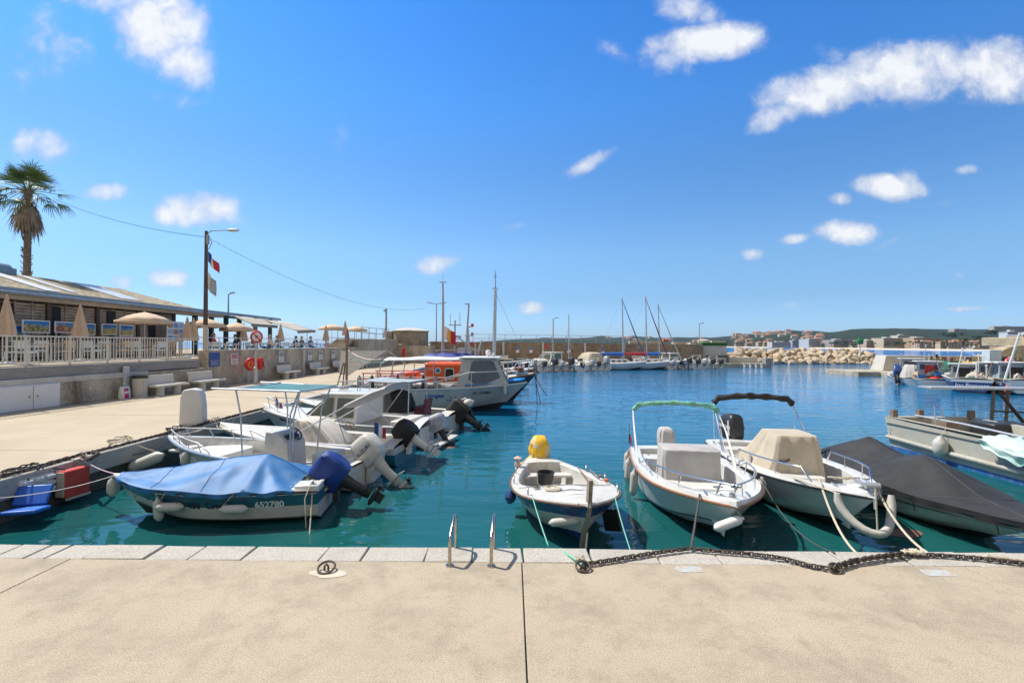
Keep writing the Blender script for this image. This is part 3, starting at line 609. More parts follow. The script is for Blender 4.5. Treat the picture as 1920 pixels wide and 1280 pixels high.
# ---- houses and blocks
m_glass = M('window_glass', (.10, .105, .115), .25, var=.3)
wallc = [M('plaster_cream', (.50, .42, .31), .85), M('plaster_white', (.50, .485, .45), .85), M('plaster_ochre', (.44, .32, .20), .85), M('plaster_pink', (.46, .33, .26), .85), M('plaster_grey', (.33, .33, .33), .85)]
m_tile = M('roof_tile', (.42, .19, .10), .85, var=.25, scale=1.5); m_flat = M('flat_roof', (.45, .43, .40), .9)
m_tower_block = M('block_concrete', (.40, .37, .34), .9, var=.1, scale=.1)
def house(u, v_base, w, h, storeys, wall, roof, label, Y=None, d=None, win=None, group='houses along the far shore', bands=False, name='house'):
    Y = Y or shoreY(u)+80; d = d or w*.7; p = Q(u, v_base, Y); rz = rnd.uniform(-.25, .25)
    t = thing(name, label, 'building', p, rz, group)
    h *= .86; w *= .86
    mb = MB(); mb.span((-w/2, -d/2, -12), (w/2, d/2, h)); wl = mb.build('wall', wall, t)
    if roof == 'hip':
        mb = MB(); e = .5; mb.add([(-w/2-e, -d/2-e, h), (w/2+e, -d/2-e, h), (w/2+e, d/2+e, h), (-w/2-e, d/2+e, h), (-w/2+d*.4, 0, h+d*.22), (w/2-d*.4, 0, h+d*.22)], [(0, 1, 5, 4), (1, 2, 5), (2, 3, 4, 5), (3, 0, 4), (0, 3, 2, 1)]); mb.build('roof', m_tile, t, smooth=0)
    else:
        mb = MB(); mb.span((-w/2-.3, -d/2-.3, h), (w/2+.3, d/2+.3, h+.5)); mb.span((-w*.2, -d*.2, h+.5), (w*.05, d*.2, h+2.4)); mb.build('roof', m_flat, t)
    sh = h/storeys
    if bands:
        for s in range(storeys):
            mb = MB(); mb.span((-w/2+.4, -d/2-.12, s*sh+.42*sh), (w/2-.4, -d/2-.02, s*sh+.86*sh)); mb.build('window_band', m_glass, t)
            mb = MB(); mb.span((-w/2, -d/2-1.2, s*sh+.02*sh), (w/2, -d/2-.01, s*sh+.3*sh)); mb.build('balcony', wall, t)
    else:
        n = win or max(2, int(w/4.5))
        for s in range(storeys):
            for k in range(n):
                x = -w/2+w*(k+.5)/n; MB().span((x-w/n*.22, -d/2-.1, s*sh+.3*sh), (x+w/n*.22, -d/2-.01, s*sh+.8*sh)).build('window', m_glass, t)
    return t
# the big slabs on the skyline
for (u, v, w, h, st, lab) in ((1888, 630, 115, 40, 8, 'widest grey slab block on the skyline at the right edge'), (1795, 629, 56, 27, 7, 'grey slab block on the wooded ridge, middle one of three'), (1739, 628, 52, 18, 5, 'leftmost and lowest of the grey slab blocks on the wooded ridge')):
    house(u, v, w*1.05, h, st, m_tower_block, 'flat', lab, Y=1750, d=22, bands=True, group='slab blocks on the ridge', name='apartment_block')
for (u, v, w, h, st, wc, Y, lab) in ((1690, 643, 30, 16, 5, 1, 900, 'pale flat roofed block above the terraced apartments'), (1722, 647, 50, 13, 4, 2, 780, 'long ochre terraced apartment building near the beach with many balconies'), (1665, 646, 40, 12, 4, 0, 800, 'cream terraced flats stepping left of the ochre apartment building'),
    (1518, 648, 34, 15, 4, 1, 980, 'white hotel block with balconies near the beach'), (1570, 648, 46, 13, 4, 4, 960, 'long grey apartment bar with dark balconies beside the white hotel'), (1460, 649, 42, 10, 3, 0, 1020, 'long low cream apartment row by the shore left of the white hotel'), (1490, 648, 18, 13, 4, 4, 1000, 'narrow grey block beside the long cream row'),
    (1628, 648, 26, 10, 3, 3, 820, 'pink block half hidden by shore palms left of the terraced flats'), (1897, 645, 15, 12, 4, 1, 430, 'white balconied block at the right edge above the stone wall'), (1932, 647, 24, 9, 3, 2, 380, 'sand coloured building at the right edge behind the wall')):
    house(u, v, w, h, st, wallc[wc], 'flat', lab, Y=Y, bands=True, group='apartment buildings on the far shore', name='apartment_building')
p = Q(1830, 658, 500); house(1830, 657, 22, 3.6, 1, wallc[1], 'flat', 'low white beach pavilion with a long window front at the end of the beach', Y=600, d=9, win=9, name='pavilion')
r2_ = random.Random(3)
for k in range(105):
    u = r2_.choice([r2_.uniform(1375, 1650), r2_.uniform(1560, 1900), r2_.uniform(1720, 1900)]); Y = shoreY(u)+r2_.uniform(60, 330); w = r2_.uniform(9, 19)
    vb = hz(u)-(Y-shoreY(u))/330*5.5-0.2
    house(u, vb, w, r2_.uniform(5, 9), r2_.choice([2, 2, 3]), r2_.choice(wallc[:4]), r2_.choice(['hip', 'hip', 'hip', 'flat']), 'small Mediterranean house in the town behind the far beach', Y=Y, win=3)
for k in range(46):
    u = r2_.uniform(1366, 1540) if k < 32 else r2_.uniform(1130, 1330); w_ = r2_.uniform(.42, .8); q = terr(u, w_)
    t = thing('house', 'tiny pale villa on the wooded hillside across the bay', 'building', q-Vector((0, 0, 1)), r2_.uniform(-.5, .5), 'villas on the hillside')
    w = r2_.uniform(14, 26); mb = MB(); mb.span((-w/2, -6, -6), (w/2, 6, 9)); mb.build('wall', r2_.choice(wallc[:2]), t)
    mb = MB(); mb.add([(-w/2-1, -7, 9), (w/2+1, -7, 9), (w/2+1, 7, 9), (-w/2-1, 7, 9), (-w/4, 0, 12), (w/4, 0, 12)], [(0, 1, 5, 4), (1, 2, 5), (2, 3, 4, 5), (3, 0, 4)]); mb.build('roof', m_tile, t, smooth=0)
# ---- shore trees (each a trunk and a crown of leaf clumps)
m_leafs = [M('pine_foliage', (.030, .055, .018), .95, var=.45, scale=.8), M('broadleaf_foliage', (.055, .085, .025), .95, var=.4, scale=.8), M('palm_foliage', (.060, .082, .028), .9, var=.4, scale=.8)]
m_bark = M('bark', (.13, .10, .075), .95, var=.3, scale=5)
def crown_mesh(kind, seed):
    r = random.Random(seed); mb = MB()
    if kind == 2:
        for i in range(26):
            a = r.uniform(0, 2*PI); el = r.uniform(-.5, 1.1); L = r.uniform(2.0, 3.0)
            q = [Vector((math.cos(a)*L*t*math.cos(el), math.sin(a)*L*t*math.cos(el), L*t*math.sin(el)-1.6*t*t)) for t in (0, .35, .7, 1)]
            sd_ = Vector((-math.sin(a), math.cos(a), 0))
            for t in range(3):
                w0, w1 = (.12, .5, .45, .05)[t], (.12, .5, .45, .05)[t+1]
                mb.add([q[t]-sd_*w0, q[t]+sd_*w0, q[t+1]+sd_*w1-Vector((0, 0, .1)), q[t+1]-sd_*w1-Vector((0, 0, .1))], [(0, 1, 2, 3)])
    else:
        N = 260
        cl = [Vector((r.gauss(0, 1.6), r.gauss(0, 1.6), r.gauss(0, .5 if kind == 0 else 1.3))) for _ in range(9)]
        for i in range(N):
            c = r.choice(cl)+Vector((r.gauss(0, .75), r.gauss(0, .75), r.gauss(0, .4 if kind == 0 else .7)))
            a = Vector((r.gauss(0, 1), r.gauss(0, 1), r.gauss(0, 1))).normalized()*r.uniform(.25, .55); bb = a.cross(Vector((r.gauss(0, 1), r.gauss(0, 1), r.gauss(0, 1)))).normalized()*r.uniform(.25, .5)
            mb.add([c-a-bb*.3, c+bb, c+a-bb*.2, c-bb], [(0, 1, 2, 3)])
    me = mb.build('crown', m_leafs[kind], smooth=0); d = me.data; bpy.data.objects.remove(me); return d
CR = {k: [crown_mesh(k, 10*k+s) for s in range(3)] for k in range(3)}
def trunk_mesh(h, r0):
    mb = MB(); mb.tube([(0, 0, 0), (.1, .05, h*.5), (0, 0, h)], [r0, r0*.7, r0*.5], 6); o = mb.build('trunk', m_bark); d = o.data; bpy.data.objects.remove(o); return d
TR = [trunk_mesh(6, .28), trunk_mesh(4, .25), trunk_mesh(8, .22)]; THT = (6.3, 4.6, 8.2)
def tree(p, kind, s, label, group):
    nm = ('pine_tree', 'broadleaf_tree', 'palm_tree')[kind]; t = thing(nm, label, 'tree', p, rnd.uniform(0, 6), group); t.scale = (s, s, s)
    o = bpy.data.objects.new('trunk', TR[kind]); COL.objects.link(o); o.parent = t
    o = bpy.data.objects.new('crown', rnd.choice(CR[kind])); COL.objects.link(o); o.parent = t; o.location = (0, 0, THT[kind])
LB = ('dark umbrella pine in the town behind the far beach', 'green broadleaf tree in the town behind the far beach', 'small palm along the far beach promenade')
for k in range(270):
    kind = r2_.choice([0, 1, 1, 2, 2]) ; u = r2_.uniform(1362, 1905)
    Y = shoreY(u)+(r2_.uniform(28, 75) if kind == 2 else r2_.uniform(40, 380)); vb = hz(u)+(.9 if kind == 2 else -(Y-shoreY(u))/330*5.5+.4)
    d = Q(u, vb, Y); tree(d, kind, r2_.uniform(.75, 1.25)*(1.0 if kind != 0 else 1.35), LB[kind], ('far pines', 'far broadleaf trees', 'far promenade palms')[kind])
for u, v, Y, s in ((1783, 641, 560, 2.0), (1860, 636, 620, 2.2), (1838, 640, 560, 1.5), (1905, 641, 440, 1.1)): tree(Q(u, v+6, Y), 0, s, 'large dark umbrella pine rising above the roofs near the right edge', 'large pines near the right edge')
# ================================================================ RESTAURANT TERRACE AND SIDE QUAY FURNITURE
ZT = 1.5
FX = -22.0
m_zinc = M('zinc_roof', (.26, .32, .36), .5, .4, var=.15, scale=2, stain=(.40, .42, .42), samt=.4)
m_beam = M('beige_beam', (.50, .42, .32), .85, var=.12)
m_moss, nt, b = newmat('mossy_roof'); vec = coords(nt)
f = noise_tex(nt, vec, 3.2, 8, .75, .4); r = ramp(nt, [(.32, (.10, .085, .05)), (.47, (.26, .21, .13)), (.58, (.42, .36, .26)), (.72, (.50, .46, .36))], f)
nt.links.new(r.outputs[0], b.inputs['Base Color']); b.inputs['Roughness'].default_value = .95; bump(nt, b, noise_tex(nt, vec, 9, 6, .7), .8, .06)
rest = thing('restaurant', 'long low restaurant with slatted wood front, grey metal eave and mossy roof on the terrace', 'building', (FX, 4, ZT))
O = Matrix.Translation((-FX, -4, -ZT))
Y0, Y1 = 4.0, 36.2
mb = MB(O); mb.span((FX-7, Y0, ZT), (FX-.25, 31.5, 4.2)); mb.build('dark_backing', m_dark, rest)
cols = [Y0+.2, 8.6, 13.2, 17.8, 20.6, 22.9, 25.6, 28.4, 31.4]
for k, y in enumerate(cols):
    MB(O).span((FX-.12, y-.1, ZT), (FX+.10, y+.1, 4.15)).build('column', m_brown, rest)
for a, c in zip(cols[:-1], cols[1:]):
    mb = MB(O); n = 17
    for i in range(n):
        z = ZT+.12+i*(2.5/n); mb.box((FX-.02, (a+c)/2, z+.03), (.06, c-a-.26, .122), ry=.0)
    for j in (1, 2): mb.box((FX+.03, lerp(a, c, j/3), ZT+1.3), (.05, .07, 2.6), m=0)
    mb.build('slat_panel', m_wood2, rest)
for a in (20.72, 22.95, 26.2, 29.2):                      # dark open bays
    MB(O).span((FX+.05, a, ZT+.9), (FX+.075, a+.55, ZT+2.5)).build('window', m_dark, rest)
mb = MB(O); mb.span((FX-.3, Y0, 4.15), (FX+.55, 36.0, 4.33)); mb.build('eave_beam', m_beam, rest, bevel=.01)
mb = MB(O)
mb.add([(FX-2.5, Y0, 4.95), (FX+.75, Y0, 4.62), (FX+.75, 44.5, 4.50), (FX-2.5, 44.5, 4.8), (FX-2.5, Y0, 4.80), (FX+.75, Y0, 4.36), (FX+.75, 44.5, 4.36), (FX-2.5, 44.5, 4.66)], [(0, 1, 2, 3), (4, 7, 6, 5), (0, 4, 5, 1), (1, 5, 6, 2), (2, 6, 7, 3), (3, 7, 4, 0)])
y = Y0
while y < 44.4:
    mb.bar((FX+.76, y, 4.64-.003*(y-4)), (FX-2.4, y, 4.99-.003*(y-4)), .06, .05); y += .42
mb.build('metal_eave', m_zinc, rest)
mb = MB(O); mb.tube([(FX+.82, Y0, 4.42), (FX+.82, 36, 4.36)], .07, 8); mb.build('gutter', m_zinc, rest)
mb = MB(O); mb.add([(FX-1.2, 2, 4.75), (FX-1.2, 36.0, 4.75), (-27, 33.3, 5.95), (-27, 2, 5.95), (-32.5, 2, 4.7), (-32.5, 36, 4.7)], [(0, 1, 2, 3), (3, 2, 5, 4), (1, 5, 2)])
mb.build('mossy_roof', m_moss, rest, smooth=0)
for (a, c, t0, t1) in ((24.2, 25.1, .05, .9), (26.0, 26.5, .1, .8), (29.2, 31.0, .1, .85)):
    mb = MB(O); A = lambda y, t: (lerp(-27, FX-1.2, t), y, lerp(5.95, 4.75, t)+.035)
    mb.add([A(a, t0), A(c, t0), A(c+.2, t1), A(a+.2, t1)], [(0, 1, 2, 3)]); mb.build('metal_sheet', m_galv, rest, smooth=0)
mb = MB(O); mb.lathe([(.34, 0), (.34, 3.0), (.2, 3.2), (0, 3.22)], (-27.1, 22.9, 6.1), n=14, axis='Y'); mb.box((-27.1, 25.6, 5.95), (.8, .9, .5)); mb.build('vent_hood', m_zinc, rest)
# glazed end of the restaurant: slim posts under the eave, folded parasols behind
m_tealframe = M('dark_teal_frame', (.03, .055, .065), .5)
for y in (33.2, 35.0, 36.8, 38.6, 41.0, 43.5): MB(O).span((FX+.1, y-.12, ZT), (FX+.36, y+.12, 4.4)).build('post', m_tealframe, rest)
mb = MB(O); mb.span((FX-.2, 36.2, 4.2), (FX+.5, 44.4, 4.35)); mb.build('end_beam', m_tealframe, rest)
# awnings
m_awn = M('awning_cloth', (.44, .39, .32), .85, var=.08); m_awn2 = M('awning_valance', (.28, .25, .21), .85, var=.08)
for k, (A, lab) in enumerate(((((-21, 36.5, 4.32), (-21, 41.0, 4.25), (-19.9, 41, 3.76), (-19.7, 36.5, 3.74)), 'pale grey awning nearer the lamp post, pulled out from the restaurant end'), (((-21, 41.1, 4.25), (-20.8, 45.5, 4.2), (-18.3, 45, 3.5), (-18.2, 41, 3.33)), 'long grey awning reaching out farthest over the diners at the restaurant end'))):
    o = Vector(A[0]); t = thing('awning', lab, 'awning', o, 0, 'awnings of the restaurant'); L = [Vector(p)-o for p in A]
    MB().grid(lambda a, c: L[0].lerp(L[1], a).lerp(L[3].lerp(L[2], a), c)-Vector((0, 0, .05*math.sin(c*PI))), 6, 6).build('cloth', m_awn, t, solid=.02)
    MB().grid(lambda a, c: L[3].lerp(L[2], a)+Vector((.02, 0, .02-.22*c)), 8, 1).build('valance', m_awn2, t, solid=.015)
    MB().tube([L[3], L[2]], .035, 6).tube([L[0]+Vector((.05, .3, -.1)), L[3]+Vector((0, .3, 0))], .025, 6).tube([L[1]+Vector((.05, -.3, -.1)), L[2]+Vector((0, -.3, 0))], .025, 6).build('arm', m_greymetal, t)
p = Q(573, 640, 43.5); tag(MB().tube([(0, 0, 0), (0, 0, 3.42-ZT)], .03, 6).build('awning_pole', m_galv, loc=(-18.3, 43.2, ZT)), 'thin pole under the outer edge of the long awning', 'pole')
# underwater photographs in front of the slats
def reef(name, seed, blue, warm):
    m, nt, b = newmat(name); vec = coords(nt); s = nt.nodes.new('ShaderNodeSeparateXYZ'); nt.links.new(vec, s.inputs[0])
    mp = nt.nodes.new('ShaderNodeMapping'); mp.inputs['Location'].default_value = (seed, seed, 0); nt.links.new(vec, mp.inputs[0])
    f = noise_tex(nt, mp.outputs[0], 7, 6, .7, .8); w = ramp(nt, [(.35, (.02, .05, .04)), (.5, warm), (.62, (.5, .42, .2)), (.75, (.08, .14, .05))], f)
    ad = nt.nodes.new('ShaderNodeMath'); ad.operation = 'MULTIPLY_ADD'; ad.inputs[1].default_value = .6; nt.links.new(noise_tex(nt, mp.outputs[0], 2.5, 4), ad.inputs[0]); nt.links.new(s.outputs[2], ad.inputs[2])
    k = ramp(nt, [(.58, (0, 0, 0)), (.72, (1, 1, 1))], ad.outputs[0]); bl = ramp(nt, [(.6, (.02, .26, .50)), (.9, blue)], ad.outputs[0])
    nt.links.new(mixc(nt, k.outputs[0], w.outputs[0], bl.outputs[0]), b.inputs['Base Color']); b.inputs['Roughness'].default_value = .35; return m
REEF = [reef('reef_photo_a', 1, (.01, .10, .42), (.22, .20, .04)), reef('reef_photo_b', 5, (.02, .16, .40), (.35, .10, .05)), reef('reef_photo_c', 9, (.01, .05, .22), (.45, .32, .04))]
for (u, v0, v1, w, mm, lab) in ((33, 609, 640, 1.0, 0, 'blue underwater photo panel beside the leftmost closed parasol'), (68, 600, 624, 1.25, 0, 'large bright blue underwater photo panel, second from the left edge'), (122, 603, 624, 1.05, 1, 'reddish coral photo panel left of the second closed parasol'), (163, 606, 628, .95, 0, 'blue coral photo panel half behind the second closed parasol'), (205, 607, 628, .95, 2, 'dark photo panel with a yellow coral, left one of two'), (237, 609, 630, .95, 2, 'dark photo panel with a yellow coral, left of the open parasol')):
    t = ray(u, 610); k = t.x/t.y; X = -21.2-(.3 if u == 33 else 0); Y = X/k; z0 = Q(u, v1, Y).z; z1 = Q(u, v0, Y).z; h = z1-z0
    n = thing('photo_panel', lab, 'picture', (X, Y, z0), 0, 'underwater photo panels')
    MB().span((-.02, -w/2, 0), (.02, w/2, h)).build('frame', m_white, n); MB().span((.02, -w/2+.05, .05), (.028, w/2-.05, h-.05)).build('photo', REEF[mm], n)
    [MB().span((-.02, s_*w*.42-.03, ZT-z0), (.01, s_*w*.42+.03, 0)).build('leg', m_greymetal, n) for s_ in (-1, 1)]
t = ray(329, 615); Y = -20.9/(t.x/t.y); n = thing('menu_board', 'white menu board with rows of small pictures near two closed parasols', 'sign', (-20.9, Y, 2.35))
MB().span((-.02, -.75, 0), (.02, .75, 1.25)).build('panel', m_white, n)
for i in range(3):
    for j in range(3): MB().span((.02, -.68+j*.47, .08+i*.39), (.027, -.28+j*.47, .38+i*.39)).build('picture', M('menu_photo%d' % ((i+j) % 3), ((.12, .3, .55), (.3, .42, .55), (.35, .2, .15))[(i+j) % 3], .5), n)
MB().span((-.02, -.6, ZT-2.35), (.01, -.54, 0)).span((-.02, .54, ZT-2.35), (.01, .6, 0)).build('leg', m_greymetal, n)
# parasols
def parasol_closed(p, lab, h=2.5, s=1.0):
    t = thing('closed_parasol', lab, 'parasol', p, rnd.uniform(0, 3), 'closed beige parasols'); t.scale = (s, s, s)
    MB().tube([(0, 0, 0), (0, 0, h)], .025, 8).build('pole', m_white, t)
    MB().lathe([(0, 0), (.26, 0), (.25, .05), (.05, .08)], n=12).build('base', m_greymetal, t)
    rings = []
    for k, (z, r) in enumerate(((1.05, .235), (1.3, .215), (1.7, .155), (2.1, .09), (2.4, .04), (2.52, .012))):
        rings.append([(math.cos(2*PI*i/24)*r*(1+.28*math.cos(i*PI/1.5+.3)), math.sin(2*PI*i/24)*r*(1+.28*math.cos(i*PI/1.5+.3)), z*h/2.5+(.05*math.sin(i*2.1) if k == 0 else 0)) for i in range(24)])
    MB().loft(rings, True, True, True).build('canopy', m_beige, t, smooth=50); return t
def parasol_open(p, lab, R=1.2, h=2.3, s=1.0):
    t = thing('open_parasol', lab, 'parasol', p, .3, 'open beige parasols'); t.scale = (s, s, s)
    MB().tube([(0, 0, 0), (0, 0, h)], .025, 8).build('pole', m_white, t)
    MB().lathe([(0, 0), (.26, 0), (.25, .05), (.05, .08)], n=12).build('base', m_greymetal, t)
    rings = [[(math.cos(2*PI*i/16)*r, math.sin(2*PI*i/16)*r, z-(.04*(1-abs(math.cos(i*PI/2))) if r > .5 else 0)) for i in range(16)] for r, z in ((.02, h+.03), (R*.35, h-.07), (R*.7, h-.22), (R, h-.42))]
    MB().loft(rings, True).build('canopy', m_beige, t, smooth=25, solid=.012)
    rings = [[(math.cos(2*PI*i/32)*R*1.0, math.sin(2*PI*i/32)*R*1.0, z-(.05*abs(math.sin(i*PI/2*1.0+.4)) if k else 0)) for i in range(32)] for k, z in enumerate((h-.42, h-.56))]
    MB().loft(rings, True).build('valance', m_beige, t, smooth=50, solid=.01)
    MB().lathe([(.03, h), (.04, h+.06), (0, h+.12)], n=8).build('finial', m_beige, t); return t
def atX(u, X, v=640): t = ray(u, v); return X/(t.x/t.y)
for (u, X, lab, h) in ((12, -18.6, 'leftmost closed beige parasol, behind the railing at the left edge', 2.55), (150, -18.8, 'closed beige parasol standing alone between the underwater photo panels', 2.45), (351, -18.7, 'left one of a pair of slim closed parasols beside the lamp post', 2.3), (363, -18.6, 'right one of a pair of slim closed parasols, touching the lamp post', 2.25),
    (457, -20.2, 'dark closed parasol in the shade under the nearer awning', 2.3), (478, -20.6, 'closed parasol in the shade behind the seated diners', 2.3), (526, -18.3, 'closed parasol under the long awning, sea behind it', 2.3), (611, -17.3, 'closed parasol beside the stone steps', 2.5), (647, -16.2, 'closed parasol on the upper platform right of the steps', 2.4), (722, -16.5, 'small closed parasol at the foot of the plain lamp post', 2.4)):
    Y = atX(u, X); parasol_closed((X, Y, ZT if Y < 45 else 2.1), lab, h)
for (u, X, lab, R, h) in ((271, -19.2, 'large open beige parasol in front of the slatted wall', 1.25, 2.35), (385, -20.6, 'open beige parasol half hidden by the tall lamp post', 1.25, 2.4), (443, -19.4, 'open beige parasol left of the awnings', 1.05, 2.2), (622, -18.6, 'open pale parasol beyond the steps, over the railing', 1.35, 2.75), (668, -17.6, 'flat open cream parasol on the upper platform by the corner', 1.2, 2.75)):
    Y = atX(u, X); parasol_open((X, Y, ZT), lab, R, h)
# railing of the lower terrace: panels of bars between posts
yA, yB = 4.2, wallY(366); n = 13
rl = thing('terrace_railing', 'cream metal railing with upright bars along the lower terrace', 'railing', (XW(yA)-.2, yA, 1.46)); m_rail = M('cream_rail', (.60, .56, .50), .5, var=.08)
for i in range(n):
    a, c = lerp(yA, yB, i/n), lerp(yA, yB, (i+1)/n); A = Vector((XW(a)-XW(yA), a-yA, 0)); C2 = Vector((XW(c)-XW(yA), c-yA, 0)); mb = MB()
    for z in (.12, 1.06): mb.bar(A+Vector((0, 0, z)), C2+Vector((0, 0, z)), .05, .05)
    k = max(3, int((c-a)/.135))
    for j in range(1, k): q = A.lerp(C2, j/k); mb.box((q.x, q.y, .59), (.022, .022, .92))
    mb.build('bar_panel', m_rail, rl); MB().box((A.x, A.y, .55), (.06, .06, 1.1)).build('post', m_rail, rl)
yy = [wallY(u) for u in (372, 460, 560, 618)]
railing([(XW(y)-.25, y, 1.94) for y in yy], .66, 'upper_railing', 'grey pipe railing on top of the taller terrace wall in front of the diners', m_galv, 1.9, .022, (1.0, .5))
railing([(-14.5, 46.5, 2.74), (-14.0, 55, 2.76)], 1.15, 'platform_railing', 'thin dark railing on the upper platform between the steps and the tower', m_greymetal, 2.2, .028, (1.0, .5))
railing([(-17.5, 46, 2.1), (-17, 60, 2.1)], 1.5, 'seaward_railing', 'seaward pipe railing behind the closed parasols near the steps', m_greymetal, 2.4, .028, (1.0, .5))
# chairs and tables
m_chair = M('chair_paint', (.50, .60, .64), .5, var=.06); m_tabtop = M('table_wood', (.36, .22, .11), .6, var=.2, scale=6); m_wicker = M('wicker', (.50, .43, .34), .8, var=.2, scale=30)
def chair(p, rz, lab, mm):
    t = thing('terrace_chair', lab, 'chair', p, rz, 'chairs on the restaurant terrace')
    MB().box((0, 0, .44), (.44, .44, .05)).build('seat', mm, t, bevel=.01)
    mb = MB(); mb.box((0, -.21, .72), (.44, .04, .3)); mb.bar((-.2, -.2, .44), (-.2, -.24, .87), .035); mb.bar((.2, -.2, .44), (.2, -.24, .87), .035); mb.build('backrest', mm, t)
    for sx in (-1, 1):
        for sy in (-1, 1): MB().bar((sx*.2, sy*.19, .43), (sx*.23, sy*.23, 0), .03).build('leg', mm, t)
    mb = MB(); mb.bar((-.22, .2, .64), (-.22, -.22, .66), .04); mb.bar((.22, .2, .64), (.22, -.22, .66), .04); mb.build('armrest', mm, t)
    return t
def table(p, lab):
    t = thing('terrace_table', lab, 'table', p, .07, 'tables on the restaurant terrace')
    MB().box((0, 0, .73), (.8, 1.2, .04)).build('tabletop', m_tabtop, t, bevel=.005)
    for sx in (-1, 1):
        for sy in (-1, 1): MB().bar((sx*.33, sy*.5, .71), (sx*.33, sy*.5, 0), .05).build('leg', m_rail, t)
chairs = [(30, -18.2, 1.6, 0), (50, -17.6, 0.0, 0), (122, -18.2, PI, 1), (75, -19.6, 1.0, 0), (172, -18.0, 0, 0), (190, -19.2, 1.2, 0), (232, -18.2, PI, 1), (262, -18.0, 0, 0), (285, -19.3, 2, 1), (318, -18.1, PI, 1), (300, -17.5, 1.2, 0)]
spot = ('by the left edge', 'nearest the left edge, facing away', 'left of the lone closed parasol', 'behind the first table', 'just right of the lone closed parasol', 'behind the second table', 'left of the big open parasol', 'under the big open parasol', 'behind the pole of the big open parasol', 'left of the easel board', 'close to the railing under the menu board')
for (u, X, rz, w), s in zip(chairs, spot):
    chair((X, atX(u, X), ZT), rz, ('pale blue terrace chair ' if w == 0 else 'wicker terrace chair ')+s, m_wicker if w else m_chair)
for (u, X, s) in ((92, -18.7, 'nearest the left edge'), (205, -18.7, 'right of the lone closed parasol'), (288, -18.4, 'under the open parasol'), (440, -18.2, 'below the second open parasol'), (505, -17.9, 'before the diners under the first awning'), (545, -17.6, 'beside the three seated diners'), (590, -17.2, 'farthest, by the steps')):
    table((X, atX(u, X), ZT), 'wooden terrace table '+s)
for u, X, s in ((405, -17.6, 'just right of the lamp post'), (420, -18.6, 'behind the round sign end of the railing'), (470, -17.4, 'beside the round red sign'), (535, -17.3, 'left of the three diners'), (598, -16.8, 'near the child in red')):
    chair((X, atX(u, X), ZT), rnd.uniform(0, 6), 'blue grey terrace chair '+s, m_chair)
# easel board
Y = atX(338, -17.6); t = thing('easel_board', 'wooden A-frame easel board with blue pictures behind the end of the cream railing', 'sign', (-17.6, Y, ZT), .5)
m_easel = M('easel_wood', (.55, .33, .12), .6)
MB().bar((0, -.42, 0), (0, -.22, 1.3), .06).bar((0, .42, 0), (0, .22, 1.3), .06).bar((-.5, 0, 0), (0, 0, 1.3), .05).bar((0, -.36, .35), (0, .36, .35), .05).build('frame', m_easel, t)
MB().add([(.05, -.36, .38), (.05, .36, .38), (.05, .24, 1.25), (.05, -.24, 1.25)], [(0, 1, 2, 3)]).build('board', REEF[1], t, smooth=0, solid=.02)
